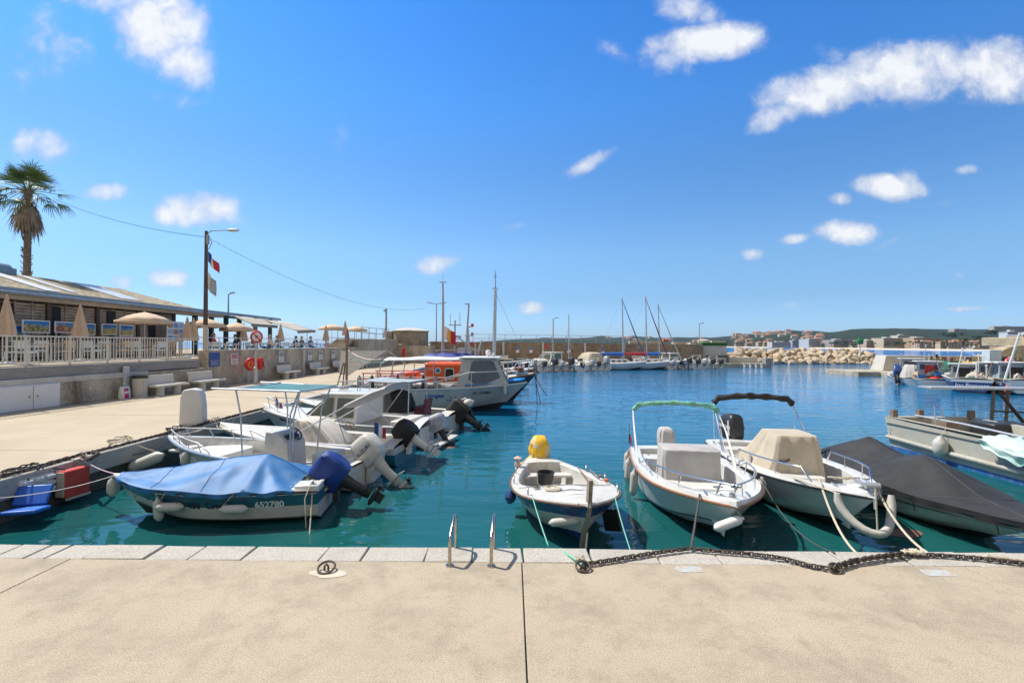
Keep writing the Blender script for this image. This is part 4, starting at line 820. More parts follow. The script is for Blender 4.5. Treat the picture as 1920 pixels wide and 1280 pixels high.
# ---- seated people
def person(p, rz, lab, shirt, trousers, hair, s=1.0, seed=0):
    r = random.Random(seed); la = r.uniform(-.1, .12)
    J = {'pelvis': (0, 0, .50), 'spine': (0, -.03, .72), 'chest': (0, -.02+la*.5, .92), 'neck': (0, .02+la, 1.07), 'chin': (0, .05+la, 1.14), 'head': (0, .05+la, 1.24), 'crown': (0, .03+la, 1.32)}
    E = [('pelvis', 'spine'), ('spine', 'chest'), ('chest', 'neck'), ('neck', 'chin'), ('chin', 'head'), ('head', 'crown')]; R = {'pelvis': .15, 'spine': .135, 'chest': .15, 'neck': .055, 'chin': .07, 'head': .098, 'crown': .06}
    for sd_, n in ((-1, 'l'), (1, 'r')):
        fx = r.uniform(.18, .34)
        for k, q, rr in (('hip', (sd_*.10, .06, .49), .10), ('knee', (sd_*.13, .44, .50), .065), ('ankle', (sd_*.13, .42, .10), .042), ('toe', (sd_*.14, .58, .05), .038), ('shoulder', (sd_*.19, la*.6, .98), .068), ('elbow', (sd_*.25, .10+la, .74), .048), ('wrist', (sd_*fx*.7, .36, .76), .032), ('hand', (sd_*fx*.55, .45, .77), .036)):
            J[k+n] = q; R[k+n] = rr
        E += [('pelvis', 'hip'+n), ('hip'+n, 'knee'+n), ('knee'+n, 'ankle'+n), ('ankle'+n, 'toe'+n), ('chest', 'shoulder'+n), ('shoulder'+n, 'elbow'+n), ('elbow'+n, 'wrist'+n), ('wrist'+n, 'hand'+n)]
    ks = list(J); me = bpy.data.meshes.new('person'); me.from_pydata([J[k] for k in ks], [(ks.index(a), ks.index(c)) for a, c in E], [])
    o = bpy.data.objects.new('person', me); COL.objects.link(o); sk = o.modifiers.new('skin', 'SKIN'); ss = o.modifiers.new('sub', 'SUBSURF'); ss.levels = 1; ss.render_levels = 1
    for i, k in enumerate(ks): me.skin_vertices[0].data[i].radius = (R[k], R[k]*.85); me.skin_vertices[0].data[i].use_root = (k == 'pelvis')
    dg = bpy.context.evaluated_depsgraph_get(); m2 = bpy.data.meshes.new_from_object(o.evaluated_get(dg)); bpy.data.objects.remove(o)
    m_skin = M('skin', (.48, .29, .20), .6)
    for mm in (m_skin, shirt, trousers, m_black): m2.materials.append(mm)
    for q in m2.polygons:
        c = q.center; q.use_smooth = True
        q.material_index = 0 if (c.z > 1.05 or (c.y > .2 and c.z > .66)) else (3 if c.z < .1 else (2 if c.z < .60 else 1))
    t = thing('person', lab, 'person', p, rz, 'diners on the terrace'); t.scale = (s, s, s)
    b_ = bpy.data.objects.new('body', m2); COL.objects.link(b_); b_.parent = t
    mb = MB(); hc = Vector((0, .03+la, 1.27)); mb.grid(lambda a, c: hc+Vector((math.cos(a*2*PI)*math.sin(c*1.75)*.112, math.sin(a*2*PI)*math.sin(c*1.75)*.118-.02-.03*c, math.cos(c*1.75)*.115-.0+(-.06*c if math.sin(a*2*PI) < 0 else .03*c))), 14, 6)
    mb.build('hair', hair, t)
    mb = MB(); mb.add([(-.012, .145+la, 1.215), (.012, .145+la, 1.215), (0, .175+la, 1.205), (0, .145+la, 1.25)], [(0, 1, 2), (0, 2, 3), (1, 3, 2)]); mb.build('nose', m_skin, t)
    for e in (-1, 1): MB().lathe([(0, 0), (.012, .0), (.008, .008), (0, .01)], (e*.035, .135+la, 1.245), n=8, axis='Y').build('eye', m_black, t)
    return t
cl = {k: M('cloth_'+k, c, .85, var=.15) for k, c in dict(red=(.42, .03, .04), maroon=(.22, .02, .04), white=(.62, .62, .62), navy=(.03, .05, .10), grey=(.22, .23, .25), blue=(.10, .17, .33), cream=(.55, .45, .35), jeans=(.06, .09, .17), lilac=(.50, .48, .66)).items()}
hr = {k: M('hair_'+k, c, .7, var=.3) for k, c in dict(dark=(.03, .022, .018), brown=(.11, .065, .035), grey=(.36, .35, .34), blond=(.38, .26, .12)).items()}
for i, (u, X, rz, sh, tr, ha, lab) in enumerate(((476, -18.6, 2.2, 'maroon', 'jeans', 'dark', 'seated person in a maroon top behind the round red sign'), (489, -18.2, -1.2, 'cream', 'navy', 'dark', 'seated person in a cream top just right of the round sign'), (509, -17.6, 2.6, 'white', 'jeans', 'grey', 'seated person in white with a pale cloth over the chair, below the first awning'),
    (520, -18.4, -2, 'grey', 'jeans', 'brown', 'seated person in grey turned towards the diner in white'), (554, -17.5, 1.3, 'navy', 'jeans', 'dark', 'seated person in dark clothes, left one of the three diners in a row'), (566, -17.3, 2.9, 'grey', 'navy', 'grey', 'seated person in grey, middle one of three diners in a row'), (581, -17.0, -1.9, 'blue', 'jeans', 'brown', 'seated person in a blue shirt, right one of three diners in a row'),
    (611, -16.9, 2.7, 'red', 'navy', 'dark', 'small child in a red top sitting near the steps'), (402, -18.3, -1.3, 'red', 'jeans', 'brown', 'seated person in red just right of the tall lamp post'), (441, -19.3, 2.0, 'navy', 'jeans', 'dark', 'seated person in dark clothes below the open parasol left of the sign'))):
    person((X, atX(u, X), ZT+.02), rz, lab, cl[sh], cl[tr], hr[ha], .78 if 'child' in lab else 1.0, i)
    c = chair((X, atX(u, X), ZT), rz, 'terrace chair under the '+lab.replace('seated ', '').replace('small ', ''), m_chair)
    c['label'] = ' '.join(c['label'].split()[:16])
# ---- tall lamp post with flags
YL = 25.5; XL = XW(YL)-.25
def flag(name, label, loc, stripes, w, h, rz=0, droop=.5, mats=None, group=None, pole=None):
    t = thing(name, label, 'flag', loc, rz, group); mb = MB(); n = 9
    for k, mm in enumerate(stripes):
        mb.grid(lambda a, c: Vector(((k+a)/len(stripes)*w*(1-.45*droop), .06*math.sin(((k+a)/len(stripes))*7+c*1.5)*(k+a+.3), -h*c-droop*h*.9*((k+a)/len(stripes)))), 5, 6, m=k)
    mb.build('cloth', stripes, t, solid=.006, smooth=60)
    if pole: MB().tube([(0, 0, -pole[0]), (0, 0, pole[1])], pole[2], 6).build('staff', m_wood, t)
    return t
fb, fw, frd = M('flag_blue', (.02, .07, .32), .8), M('flag_white', (.72, .72, .72), .8), M('flag_red', (.55, .03, .04), .8)
lp = thing('street_lamp', 'tall brown street lamp with flags on the terrace wall', 'street lamp', (XL, YL, 1.0))
MB().lathe([(.12, .4), (.115, 2.25)], n=12).build('painted_foot', m_beam, lp); MB().lathe([(.11, 2.25), (.075, 7.2), (0, 7.22)], n=12).build('pole', m_brown, lp)
MB().lathe([(.2, -1.0), (.2, .42), (0, .42)], n=10).build('plinth', m_wallA, lp)
MB().tube([(.0, 0, 6.9), (.12, 0, 7.12), (.3, 0, 7.22), (1.15, 0, 7.26)], .028, 8).build('arm', m_greymetal, lp)
MB().loft([[(x, y*w, 7.26+z*h) for y, z in [(math.cos(a), math.sin(a)) for a in [2*PI*i/10 for i in range(10)]]] for x, w, h in ((1.1, .04, .04), (1.25, .12, .08), (1.5, .14, .09), (1.7, .08, .05))], True, True, True).build('lantern', m_galv, lp)
MB().box((.08, 0, 6.75), (.1, .14, .5)).tube([(.1, 0, 7), (.3, 0, 6.6), (.12, 0, 6.2)], .02, 6).build('bracket', m_greymetal, lp)
flag('french_flag', 'small French tricolour hanging on the tall brown lamp post', (XL+.1, YL, 7.15), [fb, fw, frd], 1.15, .55, 0, 1.25)
flag('white_flag', 'faded white flag hanging below the tricolour on the tall lamp post', (XL+.08, YL, 6.05), [fw, M('flag_grey', (.35, .36, .38), .8)], .55, .85, 0, .6)
# other lamp posts
def lamp(p, h, label, arms=1, r=.07, ln=.7, group='lamp posts around the harbour'):
    t = thing('lamp_post', label, 'lamp post', p, 0, group); MB().lathe([(r*1.2, 0), (r, h*.3), (r*.7, h), (0, h)], n=8).build('pole', m_greymetal, t)
    for k in range(arms):
        s = 1 if k == 0 else -1
        MB().bar((0, 0, h-.05), (s*ln*.4, 0, h+.05), .07).build('arm', m_greymetal, t); MB().box((s*ln*.75, 0, h+.1), (ln*.7, .25, .1), ry=-.2*s).build('lamp_head', m_greymetal, t)
q = Q(428, 600, 41); lamp((q.x, q.y, 4.4), 2.0, 'small lamp post rising behind the restaurant roof', 1, .07, .45)
t = thing('lamp_post', 'plain lamp post with a small floodlight between the steps and the tower', 'lamp post', (-14.2, 54.5, 2.7), 0, 'lamp posts around the harbour'); MB().lathe([(.13, 0), (.11, 3.55), (0, 3.56)], n=8).build('pole', m_greymetal, t); MB().box((-.12, -.1, 3.3), (.25, .25, .2)).build('floodlight', m_greymetal, t)
q = Q(818, 640, 64); lamp((q.x, q.y, 0), 2.4+(643-569)/F*64, 'tall thin lamp post with two arms right of the stone tower', 2, .09, 1.2)
q = farP(1037, 640, 1.0); lamp((q.x, q.y, 0), 2.4+(645-597)/F*q.y, 'slim lamp post behind the outboard boats in the middle of the far quay', 1, .09, .6)
q = Q(1311, 640, 72.2); lamp((q.x, q.y, 0), 2.4+(647-606)/F*72, 'slim lamp post in front of the stone stairs and blockhouse', 1, .08, .6)
# cable with little bulbs
def string(a, b_, drop, label):
    pts = sag(a, b_, drop, 40); o = pts[0]; t = thing('light_string', label, 'cable', o, 0, 'festoon cables'); MB().tube([p-o for p in pts], .008, 5).build('cable', m_black, t)
    mb = MB(); 
    for i in range(1, 40):
        for f_ in (0, .5): q = pts[i].lerp(pts[min(40, i+1)], f_)-o; mb.lathe([(0, 0), (.014, -.015), (.018, -.04), (0, -.06)], q, n=5)
    o_ = mb.build('bulbs', m_black, t); o_['kind'] = 'stuff'
top = Vector((XL, YL, 7.9))
string(Q(100, 372, 31), top, .35, 'sagging festoon cable from the palm to the tall lamp post')
string(top, Q(800, 577, 60), 1.5, 'long sagging festoon cable from the tall lamp post towards the tower')
# ---- palm
pp = Vector((-31.2, 31.0, 1.5)); pal = thing('palm_tree', 'tall fan palm with a shaggy skirt behind the restaurant roof', 'palm', pp)
m_frond = M('palm_frond', (.07, .14, .02), .55, var=.45, scale=.9, col2=(.20, .27, .05)); m_dead = M('dead_frond', (.30, .235, .165), .9, var=.3, scale=3); m_ptr = M('palm_trunk', (.19, .15, .115), .95, var=.4, scale=6, bmp=.8, bscale=12)
r = random.Random(11); mb = MB(); pts = [(0, 0, 0), (.05, 0, 3), (.1, 0, 7), (.12, 0, 10.5)]; mb.tube(pts, [.25, .21, .19, .22], 12)
for i in range(170):
    a = r.uniform(0, 6.28); z = r.uniform(1.5, 9.6); q = Vector((.06+.19*math.cos(a), .19*math.sin(a), z)); mb.bar(q, q+Vector((math.cos(a)*.10, math.sin(a)*.10, r.uniform(.06, .22))), .07, .03)
mb.build('trunk', m_ptr, pal)
def fan(mb, a, el, L, size, droop=.3, n=15, w=.045):
    d = Vector((math.cos(a)*math.cos(el), math.sin(a)*math.cos(el), math.sin(el))); s_ = Vector((-math.sin(a), math.cos(a), 0)); up = s_.cross(d)*-1
    base = Vector((.12, 0, 10.35)); tip = base+d*L-Vector((0, 0, droop*.35*L))
    mb.tube([base, base+d*L*.5, tip], [.03, .022, .014], 4)
    for i in range(n):
        t_ = (i/(n-1)-.5)*2*1.25; dd = (d*math.cos(t_)+s_*math.sin(t_)).normalized(); ln = size*(1-.28*abs(t_)/1.25)*r.uniform(.85, 1.1); w2 = s_*math.cos(t_)-d*math.sin(t_)
        q1 = tip+dd*ln*.55-Vector((0, 0, .04+droop*.10*ln)); q2 = tip+dd*ln-Vector((0, 0, droop*ln*.75*r.uniform(.7, 1.3)))
        mb.add([tip-w2*.012, tip+w2*.012, q1+w2*w, q1-w2*w, q2+w2*.008, q2-w2*.008], [(0, 1, 2, 3), (3, 2, 4, 5)])
mb = MB()
for i in range(46):
    el = r.choice([r.uniform(.55, 1.4), r.uniform(.0, .7), r.uniform(-.55, .2)]); fan(mb, r.uniform(0, 6.28), el, r.uniform(.9, 1.5), r.uniform(.9, 1.25), .35+.5*(el < .2), 17, .028)
mb.build('crown', m_frond, pal, smooth=0)
mb = MB()
for i in range(34): fan(mb, r.uniform(0, 6.28), r.uniform(-1.45, -.95), r.uniform(.6, 1.5), r.uniform(.6, .9), 1.0, 9, .05)
mb.build('dead_skirt', m_dead, pal, smooth=0)
# ---- notices, rescue ring and signs on the wall
def poster(u, v0, v1, w, mm, lab, head=None, text=None):
    a, c = wallP(u, v0, .03), wallP(u, v1, .03); h = a.z-c.z; t = thing('poster', lab, 'poster', (c.x+.0, c.y, c.z), -math.atan(.07), 'posters on the terrace wall')
    MB().span((0, -w/2, 0), (.02, w/2, h)).build('sheet', mm, t)
    if head: MB().span((.02, -w/2+.06, h*.55), (.026, w/2-.06, h*.93)).build('picture', head, t)
    if text:
        mb = MB(Matrix.Translation((.027, 0, 0)) @ Matrix.Rotation(PI/2, 4, 'Z') @ Matrix.Rotation(PI/2, 4, 'X'))
        for k, (tx, zz, sz) in enumerate(text):
            vs, fs = text_geo(tx, sz); wx = max(v.x for v in vs); mb.add([(v.x-wx/2, v.y+zz*h, 0) for v in vs], fs)
        mb.build('lettering', m_letw if mm is m_notblue else m_letb, t, smooth=0)
    else:
        mb = MB()
        for k in range(5): mb.span((.02, -w/2+.08, h*(.10+.08*k)), (.025, w/2-.08*(1+k % 2), h*(.10+.08*k)+.025))
        mb.build('print_lines', m_greymetal, t)
m_notblue = M('poster_blue', (.02, .07, .30), .5); m_pink = M('poster_pink', (.50, .20, .27), .6); m_greyph = M('poster_photo', (.25, .26, .32), .6)
poster(401, 661, 687, .78, m_notblue, 'dark blue poster with white lettering below the tall lamp post', None, None)
poster(438, 662.5, 683, .62, m_white, 'white poster with a pink picture left of the red rescue ring', m_pink)
poster(526, 659, 679, .62, m_white, 'white poster with a grey photo above the fourth bench', m_greyph)
poster(580, 657.5, 675, .62, m_white, 'white poster right of the drain pipe, left one of three', m_greyph); poster(600, 657, 674, .62, m_white, 'white poster, middle one of three on the far wall run', m_greyph); poster(624, 656.5, 672, .62, m_white, 'white poster, right one of three on the far wall run', m_greyph)
a = wallP(452, 690, .005); mb = MB(Matrix.Rotation(-math.atan(.07), 4, 'Z')); mb.prism([(0, -.6), (.012, -.6), (.012, .55), (0, .55)], -.75, .55); 
# rescue ring case on a post
Yr = 27.6; q = Q(471, 712, Yr); X0 = q.x
t = thing('rescue_ring_case', 'round red rescue ring case on a thin post in front of the terrace wall', 'rescue ring', (X0, Yr, 0), -.55)
mb = MB(); mb.lathe([(0, -.12), (.30, -.12), (.37, -.08), (.37, .06), (.30, .12), (0, .12)], (0, 0, 1.12), n=22, axis='X'); mb.build('case', m_red, t, smooth=40, bevel=.015)
mb = MB(Matrix.Translation((.135, 0, 1.12))); mb.tube([(0, math.cos(a_)*.23, math.sin(a_)*.23) for a_ in [PI*.75+1.5*PI*i/16 for i in range(17)]], .018, 6); mb.tube([(0, -.08, .16), (0, .03, -.02), (0, -.05, -.12)], .014, 5); mb.build('emblem', M('emblem_yellow', (.75, .42, .04), .5), t)
MB().tube([(-.08, -.1, 0), (-.08, -.1, 1.0)], .025, 6).build('post', m_galv, t)
q = Q(488, 705, 28.4); t = thing('extinguisher_case', 'tall red fire extinguisher case beside the round rescue ring case', 'case', (q.x, 28.4, 0.78), -.4)
MB().lathe([(0, 0), (.16, 0), (.18, .05), (.18, .58), (.14, .66), (0, .68)], n=14).build('case', m_red, t); MB().box((.17, .04, .3), (.03, .12, .3)).build('label_plate', M('dark_red', (.2, .01, .01), .5), t)
q = Q(479, 713, 27.3); t = thing('road_sign', 'round red and white prohibition sign on a tall pole with a white foot', 'sign', (q.x, 27.3, 0), -.6)
zc = 2.4+(640.3-631)/F*27.3
MB().lathe([(.11, 0), (.10, .95), (.045, 1.0), (.04, zc), (0, zc)], n=10).build('pole', m_pipe, t)
MB().lathe([(0, .0), (.36, .0), (.36, .03), (0, .03)], (.05, 0, zc), n=24, axis='X').build('disc', m_white, t)
mb = MB(Matrix.Translation((.095, 0, zc))); mb.tube([(0, math.cos(a_)*.31, math.sin(a_)*.31) for a_ in [2*PI*i/24 for i in range(24)]], .045, 6, closed=True); mb.bar((0, -.2, .2), (0, .2, -.2), .05); mb.build('red_ring', m_red, t)
MB(Matrix.Translation((.085, 0, zc))).box((0, .0, 0), (.012, .13, .13)).build('symbol', m_letb, t)
q = farP(1023, 649, .1); t = thing('round_sign', 'small round red sign on a thin post against the breakwater wall', 'sign', (q.x, q.y, 0)); MB().tube([(0, 0, 0), (0, 0, q.z)], .05, 6).build('post', m_galv, t); MB().lathe([(0, -.05), (.32, -.05), (.32, 0), (0, 0)], (0, 0, q.z), n=16, axis='Y').build('disc', M('sign_red', (.45, .06, .06), .5), t)
# ---- benches
def bench(p, rz, lab, L=1.9):
    t = thing('concrete_bench', lab, 'bench', p, rz, 'concrete benches along the quay'); k = L/1.9
    mb = MB(); mb.grid(lambda a, c: Vector((.25+.42*math.cos(a*2*PI)*(1 if abs(math.cos(a*2*PI)) < .8 else .95), 0, 0)), 1, 1); mb = MB()
    mb.box((.30, 0, .42), (.52, L, .10)); mb.build('seat', m_bench, t, bevel=.03)
    mb = MB(); mb.box((-.03, -.18*k, .66), (.12, L*.86, .46), ry=-.16); mb.build('backrest', m_bench, t, bevel=.035)
    for s in (-1, 1): MB().lathe([(.20, 0), (.17, .05), (.17, .37)], (.28, s*.48*k, 0), n=14).build('leg', m_bench, t)
for u, off, lab in ((300, .45, 'first concrete bench, beside the rubbish bin'), (374, .5, 'second concrete bench, right behind the white service pillar'), (530, .45, 'concrete bench below the poster with a grey photo'), (589, .4, 'concrete bench just right of the thin drain pipe'), (630, .4, 'concrete bench below the last white poster'), (651, .4, 'concrete bench left of the gangway post'), (672, .4, 'farthest concrete bench of the row, behind the gangway post')):
    Y = wallY(u)-.4; bench((XW(Y)+off, Y, 0), -.07, lab)
q = farP(1205, 677, .6); bench((q.x, q.y, 0), -PI/2+.2, 'long pale bench at the foot of the breakwater wall behind the plain motorboat masts', 3.2)
q = farP(938, 680, .7); bench((q.x, q.y, 0), -PI/2+.2, 'pale bench at the foot of the breakwater wall right of the tallest bare mast', 3.2)
# ---- bin, bag, service pillar
Y = wallY(248)-.1; t = thing('rubbish_bin', 'round slatted concrete rubbish bin with a dark rim beside the first bench', 'bin', (XW(Y)+.42, Y, 0))
mb = MB(); mb.lathe([(0, 0), (.27, 0), (.27, .05), (.24, .06), (.24, .74), (.27, .75), (.27, .80), (.22, .80), (.22, .5), (0, .5)], n=20)
for i in range(20): mb.box((.255*math.cos(i*PI/10), .255*math.sin(i*PI/10), .4), (.02, .055, .66), rz=i*PI/10)
mb.build('body', m_bench, t); mb = MB(); mb.lathe([(.24, .80), (.29, .80), (.29, .92), (.24, .92), (.22, .8)], n=20); mb.build('rim', m_black, t)
t = thing('carrier_bag', 'white carrier bag with a pink front standing beside the rubbish bin', 'bag', (XW(Y)+.35, Y-.72, 0), .2)
mb = MB(); mb.loft([[(x*s, y*s2, z) for x, y in roundrect(.24, .5, .05, 2)] for z, s, s2 in ((0, .9, .9), (.05, 1, 1), (.3, .95, 1.02), (.5, .55, 1.0), (.52, .4, .95))], True, True, False); mb.build('body', m_white, t)
mb = MB(); mb.grid(lambda a, c: Vector((.125-.03*c, -.22+.28*a, .04+.40*c)), 3, 3); mb.build('pink_front', M('bag_pink', (.50, .02, .16), .6), t, solid=.01); MB().tube([(0, -.12, .5), (0, -.08, .66), (0, .08, .66), (0, .12, .5)], .01, 5).build('handle', m_white, t)
q = P(362, 795); t = thing('service_pillar', 'pale rounded electric service pillar on the quay edge, behind the open white boat', 'service pillar', (q.x, q.y, 0), .25)
mb = MB(); prof = [(0, 0), (.62, 0), (.60, .55), (.56, .88), (.48, 1.0), (.30, 1.04), (.10, 1.0), (.03, .8)]
T0 = Matrix.Rotation(PI/2, 4, 'X'); mb.T = T0; mb.prism([(x-.3, z) for x, z in prof], -.19, .19); mb.build('body', M('pillar_plastic', (.56, .555, .54), .45, var=.05, stain=(.4, .38, .33), samt=.3), t, bevel=.03)
MB().lathe([(0, 0), (.05, 0), (.05, .03), (0, .04)], (-.305, 0, .72), n=10, axis='X').box((-.29, 0, .25), (.04, .1, .08)).build('socket', m_greymetal, t)
MB().box((0, 0, .0), (.8, .5, .03)).build('foot_plate', m_wallB, t)
# ---- chain on the side quay edge, ring and ladder on the near quay
def chain(pts, label, size=.055, r=.011, name='chain', loc=None):
    pts = [Vector(p) for p in pts]; o = pts[0].copy(); L = [0]
    for a, c in zip(pts[:-1], pts[1:]): L.append(L[-1]+(c-a).length)
    def at(s):
        for i in range(len(L)-1):
            if s <= L[i+1]: return pts[i].lerp(pts[i+1], (s-L[i])/max(1e-6, L[i+1]-L[i]))
        return pts[-1]
    mb = MB(); s = 0; k = 0; step = size*1.32
    while s < L[-1]-step:
        a, c = at(s), at(s+step); d = (c-a).normalized(); q = d.to_track_quat('X', 'Z').to_matrix().to_4x4()
        mb.T = Matrix.Translation((a+c)/2-o) @ q @ Matrix.Rotation((PI/2 if k % 2 else 0)+.5+rnd.uniform(-.3, .3), 4, 'X')
        h, w = size, size*.55
        mb.tube([(h-w+w*math.cos(t_), w*math.sin(t_), 0) if abs(t_) <= PI/2 else (-(h-w)+w*math.cos(t_), w*math.sin(t_), 0) for t_ in [-PI/2+PI*i/4 for i in range(5)]+[PI/2+PI*i/4 for i in range(5)]], r, 6, closed=True)
        s += step; k += 1
    return tag(mb.build(name, m_rust, loc=o), label, 'chain', 'mooring chains')
def cpts(uv, z=.03):
    return [P(u, v, z) for u, v in uv]
chain(cpts([(1088, 1056), (1110, 1055), (1160, 1047), (1220, 1037), (1262, 1031), (1297, 1027)], .035), 'heavy rusty chain rising from the ring to the coping edge near the green hooded boat', .039, .0092)
chain(cpts([(1297, 1028), (1340, 1032), (1400, 1037), (1440, 1042), (1470, 1046), (1520, 1060), (1560, 1066)], .035), 'heavy rusty chain sagging along the coping below the tan covered boat', .039, .0092)
chain(cpts([(1560, 1066), (1590, 1055), (1630, 1046), (1690, 1039), (1760, 1040), (1840, 1046), (1935, 1057)], .035), 'heavy rusty chain running to the right edge along the coping', .039, .0092)
chain(cpts([(1560, 1062), (1600, 1050), (1650, 1042), (1700, 1036)], .06), 'second chain strand doubled over at the coping knot on the right', .040, .0095)
pl = [P(u, v, .05) for u, v in ((-60, 913), (0, 893), (90, 870), (150, 852), (190, 848), (250, 836), (305, 818), (345, 806), (380, 797), (440, 781), (500, 768), (560, 757))]
for p_ in pl: p_.x = min(p_.x, XE-.06)
chain(pl, 'long rusty chain lying along the edge of the side quay', .065, .014)
chain([P(u, v, .07) for u, v in ((150, 850), (165, 862), (185, 850), (170, 846))], 'short heap of chain on the side quay above the red box', .06, .013)
def ring(p, label, R=.085, tilt=.35):
    t = thing('mooring_ring', label, 'ring', p, 0, 'mooring rings'); mb = MB(Matrix.Translation((0, 0, .04)) @ Matrix.Rotation(tilt, 4, 'X')); mb.tube([(R*math.cos(2*PI*i/20), R*math.sin(2*PI*i/20), 0) for i in range(20)], .012, 8, closed=True); mb.build('ring', m_rust, t)
    MB().tube([(-.02, 0, 0), (-.02, 0, .05), (0, 0, .075), (.02, 0, .05), (.02, 0, 0)], .011, 8).build('staple', m_rust, t)
ring(P(612, 1070), 'iron mooring ring on the round cement patch left of the ladder')
ring(P(1093, 1068), 'iron mooring ring at the start of the chain by the blue and white rowing boat', .075); ring(P(1566, 1073), 'iron mooring ring where two chains meet below the tan covered boat', .06, .8)
def ladder_rail(p, lab):
    t = tag(MB().tube([(0, 0, -.01), (0, .0, .25), (.0, .03, .30), (.01, .28, .40), (.01, .36, .42), (.01, .43, .40), (.01, .45, .34), (.01, .45, -.9)], .019, 12).tube([(0, 0, 0), (0, 0, .012)], .045, 12).build('ladder_handrail', M('worn_steel', (.50, .45, .39), .22, 1.0, var=.2, scale=9), loc=p), lab, 'handrail', 'ladder handrails')
ladder_rail(P(843, 1060), 'polished steel ladder handrail on the coping, left one of two'); ladder_rail(P(921, 1061), 'polished steel ladder handrail on the coping, right one of two')
# ---- things hung on the side quay wall
def wq(u, v, out=.05):
    d = ray(u, v); X = XE+out; Y = X/(d.x/d.y); return Q(u, v, Y)
a, c = wq(117, 880, .25), wq(163, 932, .25); t = thing('red_float_box', 'red foam block hung as a bumper on the side quay wall', 'bumper', (XE+.12, (a.y+c.y)/2, min(a.z, c.z)+.12), -.1)
mb = MB(); mb.box((.11, 0, .27), (.20, .50, .52)); mb.build('block', M('red_foam', (.50, .055, .04), .8, var=.15, stain=(.5, .2, .16), samt=.3), t, bevel=.03); MB().box((.22, 0, .0), (.02, .48, .04)).box((.11, -.26, .28), (.17, .02, .46)).build('worn_edge', m_rope, t)
MB().tube([(.1, -.15, .54), (-.1, -.3, .62)], .012, 5).tube([(.1, .2, .54), (-.1, .2, .62)], .012, 5).build('lashing', m_darkrope, t)
a = wq(82, 908, .1); t = thing('block_fender', 'white perforated block fender strapped to the side quay wall above the blue cushions', 'fender', (XE+.05, a.y, a.z-.16))
mb = MB(); mb.box((.03, 0, .17), (.06, .85, .34))
for i in range(4):
    for j in range(3): mb.box((.08, -.32+i*.215, .06+j*.11), (.06, .16, .07))
mb.build('block', m_white, t, bevel=.01); [MB().bar((.10, y_, 0), (.06, y_, .36), .02).build('strap', m_darkrope, t) for y_ in (.2, -.3)]
a = wq(55, 945, .4); t = thing('boat_cushions', 'pair of bright blue folded boat cushions hung low on the side quay wall', 'cushions', (XE+.42, a.y, ZW+.2), .3); m_cush = M('cushion_blue', (.01, .12, .52), .45, var=.15)
MB().box((-.05, .16, .22), (.5, .06, .36), rx=-.6).build('back_cushion', m_cush, t, bevel=.025); MB().box((.02, -.16, .05), (.5, .44, .07), rx=-.12).build('seat_cushion', m_cush, t, bevel=.025); MB().tube([(-.2, .3, .3), (-.38, .2, .42)], .012, 5).build('strap', m_darkrope, t)
# ---- gangway post and rack by the dive boat
q = P(655, 726); t = thing('gangway_post', 'tall weathered post with a furled red flag at the quay edge near the dive boat', 'post', (q.x-.15, q.y, 0))
MB().bar((0, 0, 0), (0, 0, 2.35), .10, .10).build('post', m_wood, t); MB().bar((-.25, .1, 0), (-.12, .1, 1.3), .05).bar((-.55, .1, 0), (-.2, .1, 1.3), .05).bar((-.5, .1, .3), (-.2, .1, .3), .04).bar((-.4, .1, .7), (-.15, .1, .7), .04).build('side_ladder', m_brown, t)
MB().lathe([(0, 2.3), (.09, 2.35), (.14, 2.6), (.10, 2.95), (.03, 3.15), (0, 3.2)], n=10).build('furled_flag', M('furled_red', (.38, .09, .07), .8, col2=(.28, .26, .24), var=.3, scale=6), t)
# ================================================================ BOAT BUILDING KIT
class Hull:
    def __init__(s, L, B, fs, fb, draft=.28, tw=.86, tm=.35, n=2.2, rake=.5, cw=(.84, .62), sc=.42, rnd_=0.0, bowf=.03, sp=2.0, dip=0.0):
        s.__dict__.update(locals())
    def half(s, t):
        if t <= s.tm: k = s.tw+(1-s.tw)*math.sin(PI/2*t/s.tm)
        else: k = max(0, 1-((t-s.tm)/(1-s.tm))**s.n)
        return max(s.B/2*k, s.bowf*(1-.4*sstep(.97, 1, t)))
    def sheer(s, t): return s.fs+(s.fb-s.fs)*t**s.sp-s.dip*math.sin(PI*t)
    def shape(s, u, t):
        if s.rnd_: a = lerp(.42, .95, sstep(.45, 1, t)); return u**a
        c = lerp(s.cw[0], s.cw[1], sstep(.3, 1, t)); k = lerp(s.sc, .5, sstep(.5, 1, t))
        return c*u/k if u < k else c+(1-c)*(u-k)/(1-k)
    def pt(s, t, u, side=1, out=0.0):
        zs = s.sheer(t); zk = -s.draft+(s.draft+.03)*sstep(.60, 1.0, t)
        b = s.half(t)*s.shape(u, t)+out
        return Vector((side*b, s.L*t-s.rake*(1-u)*t**3, zk+(zs-zk)*u))
    def u_at(s, t, z):
        zs = s.sheer(t); zk = -s.draft+(s.draft+.03)*sstep(.60, 1.0, t); return clamp((z-zk)/(zs-zk))
    def half_at(s, y, z):
        t = clamp(y/s.L)
        for _ in range(6): u = s.u_at(t, z); t = clamp((y+s.rake*(1-u)*t**3)/s.L)
        return s.half(t)*s.shape(s.u_at(t, z), t)
    def gun(s, t, side=1, out=0, dz=0): return s.pt(t, 1, side, out)+Vector((0, 0, dz))
def place(stern, bow):
    d = Vector((bow[0]-stern[0], bow[1]-stern[1])); return (stern[0], stern[1], ZW), math.atan2(-d.x, d.y), d.length
